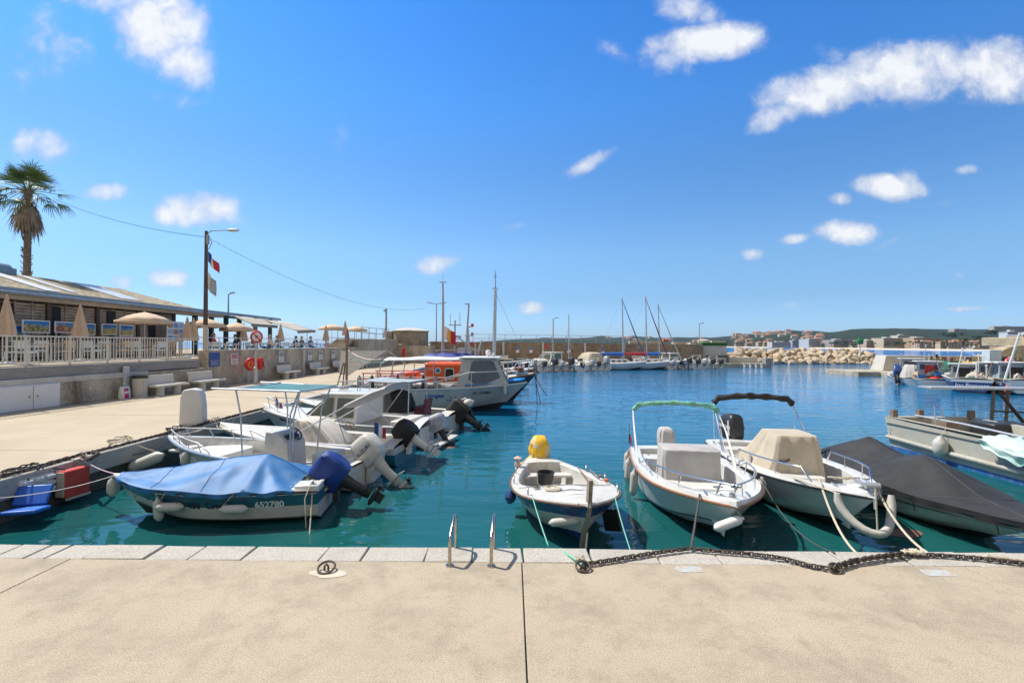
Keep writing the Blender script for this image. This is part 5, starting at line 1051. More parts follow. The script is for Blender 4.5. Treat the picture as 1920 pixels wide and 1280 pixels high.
def hull_part(h, root, mats, bands, N=26, name='hull'):
    """bands: list of (upper u limit, material index); u runs keel to gunwale"""
    us = sorted(set([0, .1, .2, .3]+[b_[0] for b_ in bands]+[h.sc, .5, .6, .7, .8, .9, 1.0])); us = [u for u in us if u <= 1]
    mb = MB()
    ts = [i/N for i in range(N+1)]
    for side in (1, -1):
        for i in range(N):
            for j in range(len(us)-1):
                um = (us[j]+us[j+1])/2; m = next(mi for lim, mi in bands if um <= lim)
                q = [h.pt(ts[i], us[j], side), h.pt(ts[i+1], us[j], side), h.pt(ts[i+1], us[j+1], side), h.pt(ts[i], us[j+1], side)]
                mb.add(q if side == 1 else q[::-1], [(0, 1, 2, 3)], m)
    for j in range(len(us)-1):
        um = (us[j]+us[j+1])/2; m = next(mi for lim, mi in bands if um <= lim)
        mb.add([h.pt(0, us[j], -1), h.pt(0, us[j], 1), h.pt(0, us[j+1], 1), h.pt(0, us[j+1], -1)], [(0, 1, 2, 3)], m)
        mb.add([h.pt(1, us[j], 1), h.pt(1, us[j], -1), h.pt(1, us[j+1], -1), h.pt(1, us[j+1], 1)], [(0, 1, 2, 3)], m)
    o = mb.build(name, mats, root, smooth=0); me = o.data
    bm = bmesh.new(); bm.from_mesh(me); bmesh.ops.remove_doubles(bm, verts=bm.verts, dist=.0005); bmesh.ops.recalc_face_normals(bm, faces=bm.faces); bm.to_mesh(me); bm.free()
    for p in me.polygons: p.use_smooth = True
    me.set_sharp_from_angle(angle=math.radians(24)); return o
def deck_part(h, root, mat, t0, t1, w, zf, crown=.05, N=26, mat2=None, wb=None, lip=.03):
    ts = sorted(set([i/N for i in range(N+1)]+[t0, t0+.001, t1-.001, t1])); rings = []
    for t in ts:
        b, zs, y = h.half(t), h.sheer(t), h.L*t
        if t0 < t < t1:
            e = min(1, math.sqrt(max(0, 1-((t-lerp(t0, t1, .55))/((t1-t0)*.46))**6))) if t > lerp(t0, t1, .55) else 1
            bi = max((b-w)*max(e, .25), .05)
            b1 = max(.012, min(bi-.035, h.half_at(y, zf+.05)-.05)); b0 = max(.01, min(bi-.07, h.half_at(y, zf)-.05, b1)); zm = (zs+zf)/2; bm_ = min(bi, max(.015, h.half_at(y, zm)-.04))
            pr = [(b, zs), (b-.02, zs+lip), (bi+.02, zs+lip), (bi, zs+lip-.02), (bm_, zm), (b1, zf+.05), (b0, zf), (0, zf)]
        else:
            pr = [(b, zs), (b-min(.02, b*.3), zs+lip), (b*.8, zs+lip+crown*.35), (b*.65, zs+lip+crown*.57), (b*.5, zs+lip+crown*.75), (b*.35, zs+lip+crown*.87), (b*.2, zs+lip+crown*.96), (0, zs+lip+crown)]
        rings.append([(x, y, z) for x, z in pr]+[(-x, y, z) for x, z in pr[-2::-1]])
    rings.append([(p[0], p[1]+.015, h.sheer(1)-.01) for p in rings[-1]])
    mb = MB(); mb.loft(rings, closed=False); o = mb.build('deck', mat, root, smooth=40); return o
def rail_tube(h, root, name, mat, r, out=.01, dz=0.0, t0=0.0, t1=1.0, n=30):
    mb = MB(); pts = [h.gun(lerp(t0, t1, i/n), -1, out, dz) for i in range(n+1)]+[h.gun(lerp(t1, t0, i/n), 1, out, dz) for i in range(1 if t1 > .99 else 0, n+1)]
    mb.tube(pts, r, 6); return mb.build(name, mat, root, smooth=60)
def hull_text(h, root, body, size, tm, z, side, mat, reverse, bold=0.0, shear=0.0, name='lettering', spacing=1.0):
    """letters laid on the hull side; reverse: reading direction runs from bow to stern"""
    vs, fs = text_geo(body, size, spacing, shear, bold); wx = max(v.x for v in vs); mb = MB(); out = []
    for v in vs:
        dy = (v.x-wx/2)*(-1 if reverse else 1); t = tm+dy/h.L; zz = z+v.y
        p = h.pt(t, h.u_at(t, zz), side, .006); out.append(p)
    mb.add(out, fs if (reverse == (side < 0)) or True else fs); return mb.build(name, mat, root, smooth=0)
def outboard(root, x, y, z, tilt=.0, cowl=None, leg=None, s=1.0, cover=None, steer=0.0, text=None, stripe=None, name='outboard'):
    cowl = cowl or m_black; leg = leg or m_black
    T = Matrix.Translation((x, y, z)) @ Matrix.Rotation(steer, 4, 'Z') @ Matrix.Rotation(-tilt, 4, 'X') @ Matrix.Scale(s, 4)
    mb = MB(Matrix.Translation((x, y, z)) @ Matrix.Scale(s, 4)); mb.box((0, -.04, -.12), (.22, .12, .34)); mb.box((0, -.1, .03), (.16, .12, .12)); mb.T = T
    sec = lambda w, d, yc, zz: [(w*math.cos(a), yc+d*math.sin(a), zz) for a in [2*PI*i/12 for i in range(12)]]
    mb.loft([sec(.12, .19, -.25, .08), sec(.09, .15, -.24, -.1), sec(.055, .12, -.25, -.3), sec(.045, .12, -.27, -.62), sec(.04, .11, -.28, -.72)], True, True, True)
    mb.box((0, -.30, -.58), (.26, .42, .02)); mb.lathe([(0, -.22), (.045, -.16), (.06, -.02), (.055, .14), (.03, .22), (0, .23)], (0, -.29, -.80), n=10, axis='Y')
    mb.prism([(-.012, -.42), (.012, -.42), (.012, -.2), (-.012, -.2)], -1.0, -.8)
    ob = mb.build(name, leg, root, smooth=40)
    mb = MB(T)
    for k in range(3):
        a = 2*PI*k/3; mb.add([(0, -.5, -.8), (.11*math.cos(a)-.05*math.sin(a), -.52, -.8+.11*math.sin(a)+.05*math.cos(a)), (.15*math.cos(a), -.5, -.8+.15*math.sin(a)), (.11*math.cos(a)+.05*math.sin(a), -.47, -.8+.11*math.sin(a)-.05*math.cos(a))], [(0, 1, 2, 3)])
    mb.lathe([(.045, -.55), (.035, -.48), (.0, -.46)], (0, 0, -.8), n=8, axis='Y'); mb.build('propeller', m_steel if leg is m_white else m_black, ob, smooth=0, solid=.012)
    mb = MB(T)
    def rr(w, d, yc, zz, sl=0): return [(px, yc+py, zz+sl*py) for px, py in roundrect(w, d, min(w, d)*.24, 4)]
    if cover:
        r = random.Random(int(x*97+y*31+z*17)); base = [rr(.36, .58, -.24, -.06), rr(.43, .66, -.25, .1), rr(.42, .66, -.26, .28), rr(.40, .62, -.27, .48, .06), rr(.33, .50, -.27, .60, .08), rr(.20, .34, -.25, .64, .08)]
        fold = [[Vector(p)+Vector((p[0], p[1]+.25, 0))*(.14*nz(i*1.1, k*.45, x*7+y)*(1 if k < 4 else .6)+.07*math.sin(i*2.3+k*.5))+Vector((0, 0, (.06*nz(i*.9, x) if k == 0 else .02*nz(i*1.3, k)))) for i, p in enumerate(q)] for k, q in enumerate(base)]
        mb.loft(fold, True, False, True); mb.build('engine_cover', cover, ob, smooth=50)
    else:
        mb.loft([rr(.30, .50, -.24, .02), rr(.37, .60, -.25, .09), rr(.39, .62, -.26, .2), rr(.39, .60, -.27, .4, .05), rr(.36, .54, -.28, .55, .10), rr(.26, .40, -.28, .63, .12), rr(.10, .2, -.27, .655, .12)], True, True, True)
        c = mb.build('cowling', cowl, ob, smooth=50)
        if stripe:
            mb = MB(T)
            for sx in (-1, 1): mb.add([(sx*.198, -.02, .14), (sx*.198, -.10, .12), (sx*.19, -.16, .5), (sx*.19, -.10, .52)], [(0, 1, 2, 3)])
            mb.build('side_stripe', stripe, c, smooth=0, solid=.01)
        if text:
            vs, fs = text_geo(text, .115, 1.05, 0, .002); wx = max(v.x for v in vs)
            for sx in (-1, 1):
                mb = MB(T @ Matrix.Translation((sx*.203, -.27, .33)) @ Matrix.Rotation(sx*PI/2, 4, 'Z') @ Matrix.Rotation(PI/2, 4, 'X')); mb.add([(v.x-wx/2, v.y, 0) for v in vs], fs); mb.build('lettering', m_letb if cowl is not m_black else m_letw, c, smooth=0)
    return ob
def fender(p, label, r=.09, L=.55, rot=(0, 0, 0), line=None, mat=None, group='boat fenders'):
    t = thing('boat_fender', label, 'fender', p, 0, group); R = Matrix.Rotation(rot[2], 4, 'Z') @ Matrix.Rotation(rot[0], 4, 'X') @ Matrix.Rotation(rot[1], 4, 'Y')
    mb = MB(R); mb.lathe([(0, -.02-L/2), (r*.4, -L/2), (r*.9, -L/2+r*.6), (r, -L/2+r*1.2), (r, L/2-r*1.2), (r*.9, L/2-r*.6), (r*.35, L/2), (r*.3, L/2+.03), (0, L/2+.035)], n=14); mb.build('body', mat or m_fender, t, smooth=50)
    if line is not None: MB().tube([R @ Vector((0, 0, L/2+.02)), Vector(line)-Vector(p)], .008, 5).build('line', m_rope, t)
    return t
def W_(root, p):
    """a point on a boat, in the world"""
    return Matrix.Translation(root.location) @ Matrix.Rotation(root.rotation_euler[2], 4, 'Z') @ Vector(p)
def bow_rail(h, root, t0, t1, hgt, mat=None, r=.014, inset=.06, posts=3, front=True, name='bow_rail'):
    mat = mat or m_steel; pts = []
    for sd_ in (-1, 1) if front else (-1, 1):
        a = [h.gun(lerp(t0, t1, i/10), sd_, -inset, .03+hgt*min(1, (i+.5)/2.5)) for i in range(11)]; a.insert(0, h.gun(t0, sd_, -inset, .03)); pts.append(a)
    mb = MB(); mb.tube(pts[0]+pts[1][::-1] if front else pts[0], r, 8)
    if not front: mb.tube(pts[1], r, 8)
    ob = mb.build(name, mat, root, smooth=60)
    for sd_ in (-1, 1):
        for k in range(posts): t = lerp(t0, t1, (k+.9)/(posts+.2)); MB().tube([h.gun(t-.02, sd_, -inset-.02, .02), h.gun(t, sd_, -inset, .03+hgt)], r*.85, 6).build('stanchion', mat, root)
    return ob
def bimini(h, root, tb, tt, hgt, cloth, rc, w=None, legs=2, wrap='rolled', spread=.35):
    """arched frame standing on the gunwales with its hood rolled round the top bar"""
    base = h.gun(tb, 1, -.06, .02); w = w or base.x; yt = h.L*tt
    def arch(dy, dz=0): return [(-w*1.0, base.y+dy, base.z), (-w*1.0, lerp(base.y+dy, yt, .55), hgt*.55+base.z*.45), (-w*.97, yt-.0, hgt-.12+dz), (-w*.84, yt, hgt+dz), (-w*.4, yt, hgt+.05+dz), (0, yt, hgt+.065+dz), (w*.4, yt, hgt+.05+dz), (w*.84, yt, hgt+dz), (w*.97, yt, hgt-.12+dz), (w*1.0, lerp(base.y+dy, yt, .55), hgt*.55+base.z*.45), (w*1.0, base.y+dy, base.z)]
    mb = MB(); mb.tube(arch(0), .013, 8); mb.tube(arch(spread*.3, -.03), .013, 8)
    fr = mb.build('hood_frame', m_white if wrap == 'white' else m_steel, root, smooth=60)
    for sx in (-1, 1): MB().tube([(sx*w*.98, yt, hgt-.25), (sx*w*.98, base.y-spread*1.3, base.z)], .006, 5).build('strap', m_white, fr)
    pts = [Vector(p) for p in arch(0)[2:9]]; P2 = []
    for i in range(len(pts)-1):
        for k in range(6): P2.append(pts[i].lerp(pts[i+1], k/6))
    P2.append(pts[-1]); n = 10; rings = []
    for i, p in enumerate(P2):
        d = (P2[min(i+1, len(P2)-1)]-P2[max(i-1, 0)]).normalized(); y = Vector((0, 1, 0)); x = y.cross(d).normalized()
        rings.append([p+(x*math.cos(2*PI*j/n)+y*math.sin(2*PI*j/n))*rc*(.85+.3*nz(i*.45+j*.25, j*.5, rc*40)+.14*math.sin(i*1.1+j*1.3)) for j in range(n)])
    MB().loft(rings, True, True, True).build('rolled_hood', cloth, root, smooth=50); return fr
def wheel(root, p, r=.17, tilt=.9, mat=None):
    T = Matrix.Translation(p) @ Matrix.Rotation(tilt, 4, 'X'); mb = MB(T); mb.tube([(r*math.cos(2*PI*i/20), r*math.sin(2*PI*i/20), 0) for i in range(20)], .016, 6, closed=True)
    for k in range(3): mb.bar((0, 0, -.03), (r*math.cos(2*PI*k/3+.5), r*math.sin(2*PI*k/3+.5), 0), .025, .012)
    mb.lathe([(0, -.04), (.04, -.04), (.04, 0), (0, 0)], n=10); return mb.build('steering_wheel', mat or m_black, root, smooth=40)
def draped(root, name, mat, rings, smooth=55, amp=.03, seed=0, cap=True):
    """a loose cloth over something: rings from the hem up, with folds that deepen towards the hem"""
    n = len(rings[0]); out = []
    for k, q in enumerate(rings):
        f = 1-k/(len(rings)-1)*.85; c = sum((Vector(p) for p in q), Vector())/n
        out.append([Vector(p)+(Vector(p)-c).normalized()*amp*f*(math.sin(i*2*PI/n*9+seed+1.3*math.sin(i*.7))*.7+nz(i*.5, seed, k*.3))+Vector((0, 0, amp*.8*nz(i*.3, seed+9) if k == 0 else 0)) for i, p in enumerate(q)])
    return MB().loft(out, True, False, cap).build(name, mat, root, smooth=smooth)
def rrect3(w, d, z, yc=0, xc=0, r=.1, n=6): 
    o = roundrect(w, d, min(r, w/2.2, d/2.2), n); q = []
    for i in range(len(o)):                     # add mid points on the long sides
        a, c = o[i], o[(i+1) % len(o)]; L = math.hypot(c[0]-a[0], c[1]-a[1]); k = max(1, int(L/.07))
        q += [(lerp(a[0], c[0], j/k), lerp(a[1], c[1], j/k)) for j in range(k)]
    return q
def rings_at(w, d, r, specs):
    """specs: (scale x, scale y, z, dx, dy)"""
    base = rrect3(w, d, 0, r=r); return [[(x*sx+dx, y*sy+dy, z) for x, y in base] for sx, sy, z, dx, dy in specs]
def tarp(h, root, mat, t0, t1, ridge, over=.035, drop=.14, amp=.02, N=60, MS=26, name='tarp', seed=0, peak=None, droopf=None, seams=(), seamm=None):
    def fn(a, c):
        t = lerp(t0, t1, a); s_ = (c-.5)*2*1.16; b = h.half(t)+over; zs = h.sheer(t)+.045; sg = 1 if s_ > 0 else -1; k = abs(s_)
        y = h.L*t
        fold = 0
        if peak: 
            dx, dy = s_*b, y-peak*h.L; ang = math.atan2(dx, dy); d = math.hypot(dx, dy); fold = amp*2.4*math.sin(ang*9+seed+math.sin(ang*3))*sstep(.1, .8, d)*(1-sstep(1.0, 2.6, d))
        n_ = amp*nz(y*2.2+seed, s_*2.6, seed)+amp*.6*nz(y*6, s_*7, seed+3)+fold*(.3+.7*min(1, k))
        if k <= 1:
            r = ridge(t); z = zs+r*(1-k**1.25)+n_*(1-.6*k**4)-(.02*math.sin(k*PI)); x = s_*b
        else:
            f = (k-1)/.16; x = sg*(b+.012+amp*.8*math.sin(y*16+seed)*f-.02*f); z = zs-drop*f*(1+.25*nz(y*3, seed+5))+n_*.4
        return Vector((x, y, z))
    mb = MB(); mb.grid(fn, N, MS); o = mb.build(name, mat, root, smooth=60)
    for q in seams: MB().tube([fn(a, c)+Vector((0, 0, .003)) for a, c in q], .005, 4).build('seam', seamm or mat, o)
    return o

# ================================================================ THE BOATS CLOSE TO US
# ---- 1 runabout under a blue tarpaulin, lying across the left corner
loc, rz, L = place((-3.45, 9.13), (-7.15, 8.72)); h = Hull(L, 1.75, .57, .70, draft=.25, tw=.84, tm=.4, n=2.6, rake=.55, cw=(.86, .66), sc=.45)
h1 = h; b1 = thing('covered_motorboat', 'small motorboat under a faded blue tarpaulin with a teal band along its white hull', 'boat', loc, rz)
hull_part(h, b1, [m_antifoul, m_gelold, m_teal], [(.36, 0), (.70, 1), (1, 2)])
rail_tube(h, b1, 'rub_rail', m_black, .022, .012, -.005); rail_tube(h, b1, 'white_line', m_gel, .012, .008, -.03)
deck_part(h, b1, m_gelold, .02, .13, .28, .2, .03)
tarp(h, b1, m_bluecloth, .10, .965, lambda t: .25*max(0, 1-abs(t-.29)/(.20 if t < .29 else .42))+.15*sstep(.98, .6, t)*sstep(.06, .3, t)+.05, drop=.09, amp=.020, N=90, MS=34, seed=2, peak=.30, seams=[[(i/40, .5) for i in range(41)], [(.45, .08+.84*i/30) for i in range(31)], [(.72, .08+.84*i/30) for i in range(31)]], seamm=M('tarp_seam', (.03, .10, .26), .8))
for sx in (-1, 1): MB().box((sx*.55, .18, .60), (.34, .42, .13)).build('stern_locker', m_gel, b1, bevel=.03)
MB().lathe([(.0, 0), (.03, 0), (.02, .05), (.05, .06), (0, .08)], (-.62, .1, .66), n=8).build('cleat', m_greymetal, b1)
ob = outboard(b1, 0, -.12, .40, 1.0, m_black, m_black, .88, cover=m_darkblue); ob2 = MB(Matrix.Translation((0, -.12, .40)) @ Matrix.Rotation(-1.05, 4, 'X')); ob2.box((0, -.02, .30), (.50, .06, .5)); cv = ob2.build('cover_band', m_black, ob, bevel=.02)
vs, fs = text_geo('EVINRUDE', .085, 1.1, .2, .002); wx = max(v.x for v in vs)
mb = MB(Matrix.Translation((0, -.12, .40)) @ Matrix.Rotation(-1.05, 4, 'X') @ Matrix.Translation((-.262, .0, .30)) @ Matrix.Rotation(-PI/2, 4, 'Z') @ Matrix.Rotation(PI/2, 4, 'X') @ Matrix.Rotation(PI/2, 4, 'Z')); mb.add([(v.x-wx/2, v.y, 0) for v in vs], fs); mb.build('lettering', m_letw, ob, smooth=0)
hull_text(h, b1, '450  Cros', .155, .485, .375, -1, m_letb, True, .004, name='model_lettering'); hull_text(h, b1, '652780', .155, .205, .37, -1, m_letw, True, .004, name='number_lettering')
for t, v, rot, lab in ((.70, 0, (0, .1, 0), 'yellowed fender hanging upright on the tarpaulin boat, left of the lettering'), (.64, 1, (0, PI/2, 0), 'white fender hung flat over the lettering of the tarpaulin boat, nearer the bow'), (.345, 1, (0, PI/2, 0), 'white fender hung flat over the lettering of the tarpaulin boat, nearer the stern')):
    p = W_(b1, h.pt(t, .72, -1, .11)+Vector((0, 0, -.08 if not v else .0))); fender(p, lab, .075, .42 if v else .36, (0, PI/2 if v else .1, rz+PI/2), W_(b1, h.gun(t, -1, .03, .02)))
p = W_(b1, h.gun(.995, 1, .05, -.18)); fender(p+Vector((-.08, 0, -.02)), 'grey white fender hanging on the very bow of the tarpaulin boat', .10, .34, (0, .1, 0), W_(b1, h.gun(.98, 1, 0, .03)))
nose = W_(b1, h.gun(.99, 1, 0, .03))
rope(sag(nose, P(150, 858, .04), .05), .010, M('pink_rope', (.48, .34, .44), .9, var=.2, scale=60), 'pinkish mooring rope from the tarpaulin boat bow up to the side quay')
rope(sag(nose, Vector((XE-.02, 7.6, -.12)), .12), .008, m_greymetal, 'thin grey mooring line from the tarpaulin boat bow past the red block')
rope(sag(W_(b1, (-.62, .1, .7)), Vector((-3.3, 7.95, ZW-.02)), .05)+[Vector((-2.9, 7.6, ZW-.3))], .012, m_rope, 'yellowish stern rope of the tarpaulin boat running down into the water')
rope([W_(b1, (-.66, .12, .68)), W_(b1, (-.92, .14, .5)), W_(b1, (-.90, .12, -.1))], .011, m_rope, 'short grey rope hanging straight down from the stern cleat of the tarpaulin boat')
# ---- 2 open white boat with console and teal sunshade
loc, rz, L = place((-3.2, 10.78), (-8.45, 11.95)); h = Hull(L, 1.95, .52, .78, draft=.25, tw=.86, tm=.4, n=2.5, rake=.7, cw=(.86, .6), sc=.42)
m_paleblue = M('pale_blue_rail', (.33, .43, .58), .5, var=.15)
b2 = thing('open_console_boat', 'open white boat with a centre console, pale blue gunwale and teal sunshade', 'boat', loc, rz)
hull_part(h, b2, [m_antifoul, m_gelold], [(.3, 0), (1, 1)]); rail_tube(h, b2, 'gunwale', m_paleblue, .035, 0, .0)
deck_part(h, b2, m_gelold, .05, .93, .10, .18, .02)
mb = MB(); mb.loft([[(x*s, y*s2+3.95, z) for x, y in roundrect(1.25, 1.2, .25, 4)] for z, s, s2 in ((.18, .9, .95), (.5, 1, 1), (.545, .98, .98))], True, False, True); mb.box((0, 4.75, .56), (.9, .3, .05)); mb.build('bow_locker', m_white, b2, bevel=.01)
con = MB(); con.loft([[(-.32, 1.75, .18), (.32, 1.75, .18), (.32, 2.35, .18), (-.32, 2.35, .18)], [(-.32, 1.80, .85), (.32, 1.80, .85), (.32, 2.40, .85), (-.32, 2.40, .85)], [(-.30, 2.08, 1.08), (.30, 2.08, 1.08), (.30, 2.38, 1.10), (-.30, 2.38, 1.10)]], True, False, True)
c2 = con.build('console', m_gelold, b2, smooth=0, bevel=.015); wheel(b2, (0.05, 1.86, 1.03), .16, .85)
MB().box((0, 1.93, .97), (.4, .05, .12), rx=-.9).build('instrument_panel', m_black, c2)
MB().box((0, .95, .42), (.75, .38, .5)).build('seat_box', m_gelold, b2, bevel=.02); MB().bar((-.7, .6, .52), (.7, .6, .52), .04).bar((-.6, 1.4, .5), (-.6, .5, .6), .03).build('thwart_bar', m_galv, b2)
m_tealcloth = M('teal_shade_cloth', (.045, .17, .20), .8, var=.25, scale=3, stain=(.12, .20, .19), samt=.5)
zt_ = 2.10; ya, yb_ = 1.15, 2.85
fr = MB(); cs = [(-.78, ya, zt_), (.78, ya, zt_-.03), (.80, yb_, zt_+.02), (-.80, yb_, zt_)]; fr.tube([cs[0], cs[1]], .02, 8).tube([cs[3], (-.8, yb_+.5, zt_), ], .02, 8).tube([cs[0], cs[3]], .02, 8).tube([cs[1], (.8, yb_+.6, zt_+.02)], .02, 8).tube([cs[2], cs[3]], .02, 8); fo = fr.build('shade_frame', m_galv, b2)
for q0, q1 in (((-.72, ya+.2, .2), cs[0]), ((.72, 2.6, .25), (.78, yb_-.1, zt_)), ((.45, 1.6, .3), (.6, ya+.15, zt_)), ((-.45, 1.6, .3), (-.6, ya+.15, zt_)), ((-.72, 2.6, .25), (-.78, yb_-.1, zt_))): MB().tube([q0, (lerp(q0[0], q1[0], .8), q0[1]*.8+q1[1]*.2, lerp(q0[2], q1[2], .7)), q1], .018, 8).build('shade_pole', m_galv, b2)
MB().grid(lambda a, c: Vector((lerp(-.76, .76, a), lerp(ya+.03, yb_, c), zt_+.005-.07*math.sin(PI*a)*math.sin(PI*c)+.012*nz(a*6, c*8))), 14, 14).build('shade_cloth', m_tealcloth, b2, solid=.01)
bow_rail(h, b2, .62, .97, .20, m_galv, .012, .02, 4)
outboard(b2, 0, -.06, .36, .80, m_gelold, m_gelold, 1.0, text='SUZUKI')
hull_text(h, b2, '/////', .14, .60, .46, -1, m_letb, True, .012, -.6, name='hull_stripes', spacing=.8)
p = W_(b2, h.pt(.80, .7, -1, .12)); fender(p+Vector((0, -.05, .02)), 'off white fender hanging on the near bow of the open console boat', .09, .34, (0, .2, 0), W_(b2, h.gun(.8, -1, 0, .05)))
p = Vector((-8.30, 11.0, -.35)); fender(p, 'large grey white fender lying slanted between the side quay and the open console boat', .13, .75, (.2, 1.15, .25), (XE, 11.2, 0.0))
rope(sag(W_(b2, h.gun(.99, 1, 0, .03)), P(385, 800, .04), .05), .012, m_rope, 'pale rope from the open console boat bow to the quay near the service pillar'); rope(sag(W_(b2, h.gun(.97, 1, 0, .03)), P(172, 846, .03), .25), .010, m_darkrope, 'dark sagging rope from the open console boat bow along the quay wall')
# ---- 3 teal hulled boat with a black covered outboard
loc, rz, L = place((-2.8, 12.9), (-8.3, 13.8)); h = Hull(L, 1.95, .50, .72, draft=.25, tw=.86, tm=.4, n=2.4, rake=.6, cw=(.86, .62), sc=.42)
b3 = thing('teal_motorboat', 'teal hulled motorboat with a black covered outboard and a raised grey folded hood', 'boat', loc, rz)
hull_part(h, b3, [m_antifoul, m_teal, m_gelold], [(.3, 0), (.78, 1), (1, 2)]); rail_tube(h, b3, 'rub_rail', m_gelold, .03, 0, 0); deck_part(h, b3, m_gelold, .06, .62, .22, .15, .10)
mb = MB(); draped(b3, 'console_cover', M('pale_cover', (.55, .50, .44), .85, var=.1, fab=True), rings_at(1.0, 1.2, .08, [(1.15, 1.3, .40, 0, 2.5), (1.05, 1.1, .55, 0, 2.5), (.92, .75, .85, 0, 2.65), (.88, .45, 1.02, 0, 2.75), (.84, .30, 1.05, 0, 2.78)]), amp=.06, seed=3)
MB().tube([(-.8, 3.0, .6), (-.8, .9, 1.75)], .018, 8).tube([(.8, 3.0, .6), (.8, .9, 1.75)], .018, 8).tube([(-.8, .9, 1.75), (.8, .9, 1.75)], .018, 8).build('hood_frame', m_galv, b3)
MB().tube([(-.8, 1.3, .6), (-.8, 1.6, 1.38)], .012, 6).tube([(.8, .5, .6), (.8, 1.5, 1.4)], .012, 6).build('hood_stay', m_greymetal, b3)
rg = [[(x, lerp(1.35, .25, k/8)+.02*nz(k, j), lerp(1.52, 2.05, k/8)+z-.16*max(0, k/8-.7)) for j, (x, z) in enumerate([(.86*math.cos(2*PI*i/16), .09*math.sin(2*PI*i/16)*(1+.3*nz(i, k))) for i in range(16)])] for k in range(9)]
MB().loft(rg, True, True, True).build('folded_hood', m_greycloth, b3, smooth=50)
outboard(b3, 0, -.05, .46, 1.0, m_white, m_white, .86, cover=m_blackcloth)
wheel(b3, (.3, 1.75, .85), .15, .5, m_wood)
fl = flag('boat_flag', 'small French flag on a slanting staff at the stern of the teal motorboat', W_(b3, (-.75, .55, 1.15)), [fb, fw, frd], .42, .30, .3, .7, pole=(.65, .08, .010))
p = W_(b3, (-.95, .35, .35)); fender(p, 'white fender slung slanting over the stern quarter of the teal motorboat', .075, .62, (0, 1.0, .3), W_(b3, (-.8, .35, .6)))
# ---- 4 cabin cruiser with maroon stripe
loc, rz, L = place((-2.5, 15.2), (-8.4, 16.4)); h = Hull(L, 2.25, .62, .86, draft=.3, tw=.86, tm=.4, n=2.4, rake=.7, cw=(.86, .6), sc=.42)
m_maroon = M('maroon_stripe', (.16, .015, .03), .4); m_smoke = M('cabin_glass', (.10, .115, .09), .08, var=.2, coat=.3)
b4 = thing('cabin_cruiser', 'white cabin cruiser with a maroon stripe and slanted cabin windows', 'boat', loc, rz)
hull_part(h, b4, [m_antifoul, m_gel], [(.28, 0), (1, 1)]); rail_tube(h, b4, 'rub_rail', m_greymetal, .03, 0, 0); deck_part(h, b4, m_gel, .05, .42, .2, .2, .16)
def cab(y0, y1, w0, w1, z0, z1, ra, fa): return [[(-w0, y0, z0), (w0, y0, z0), (w0*.75, y1, z0), (-w0*.75, y1, z0)], [(-w1, y0+ra, z1), (w1, y0+ra, z1), (w1*.85, y1-fa, z1), (-w1*.85, y1-fa, z1)]]
cb = MB().loft(cab(2.1, 4.1, .92, .78, .66, 1.52, -.05, 1.0), True, False, True).build('cabin', m_gel, b4, smooth=0, bevel=.03)
MB().box((0, 2.55, 1.56), (1.75, 1.55, .06)).build('cabin_roof', m_gel, cb, bevel=.025)
for sx in (-1, 1):
    f = lambda y, z: (sx*(lerp(.92, .78, (z-.66)/.86)*lerp(1, .82, clamp((y-2.1)/2.0))+.012), y, z)
    for q in (((2.95, .84), (2.95, 1.42), (3.15, 1.42), (3.75, .84)), ((2.2, .84), (2.2, 1.42), (2.8, 1.42), (2.8, .84))): MB().add([f(*p) for p in q], [(0, 1, 2, 3)]).build('cabin_window', m_smoke, cb, smooth=0, solid=.012)
    MB().add([h.pt(t, u, sx, .008) for t, u in ((.42, .74), (.50, .74), (.50, .93), (.42, .93))], [(0, 1, 2, 3)]).build('stripe', m_maroon, b4, smooth=0)
    MB().add([h.pt(t, u, sx, .008) for t in [.56+.04*i for i in range(8)] for u in (.80, .9)], [(i*2, i*2+2, i*2+3, i*2+1) for i in range(7)]).build('stripe', m_maroon, b4, smooth=0)
MB().add([(-.62, 3.98, .86), (.62, 3.98, .86), (.6, 3.2, 1.46), (-.6, 3.2, 1.46)], [(0, 1, 2, 3)]).build('windscreen', m_smoke, cb, smooth=0, solid=.02)
mb = MB(); mb.tube([(-.3, 2.3, 1.6), (-.3, 2.3, 1.75), (.3, 2.3, 1.75), (.3, 2.3, 1.6)], .015, 6); [mb.tube([(-.4+i*.13, 3.0, 1.6), (-.4+i*.13, 2.7, 1.9)], .012, 5) for i in range(5)]; mb.build('roof_rack', m_greymetal, b4)
bow_rail(h, b4, .6, .98, .38, m_steel, .013, .06, 4); MB().box((0, .8, .55), (1.5, .5, .45)).build('stern_bench', m_gelold, b4, bevel=.03)
outboard(b4, -.1, -.15, .42, .45, m_black, m_black, .75, cover=M('silver_cover', (.36, .37, .42), .5, var=.3, scale=8)); MB().box((0, -.3, .12), (1.7, .6, .06)).tube([(.5, -.3, .15), (.55, -.5, .35)], .014, 6).build('bathing_platform', m_gelold, b4, bevel=.015)
q = W_(b4, (-.1, 2.5, 1.62)); flag('boat_flag', 'small pale blue and white flag above the cabin roof of the cabin cruiser', q, [fw, M('flag_paleblue', (.25, .33, .5), .8)], .35, .42, 0, .75, pole=(.05, .35, .010))
flag('boat_flag', 'rolled French flag on a staff at the bow of the cabin cruiser', W_(b4, (-.2, 5.4, 1.3)), [fb, fw, frd], .30, .28, .4, .9, pole=(.5, .06, .012))
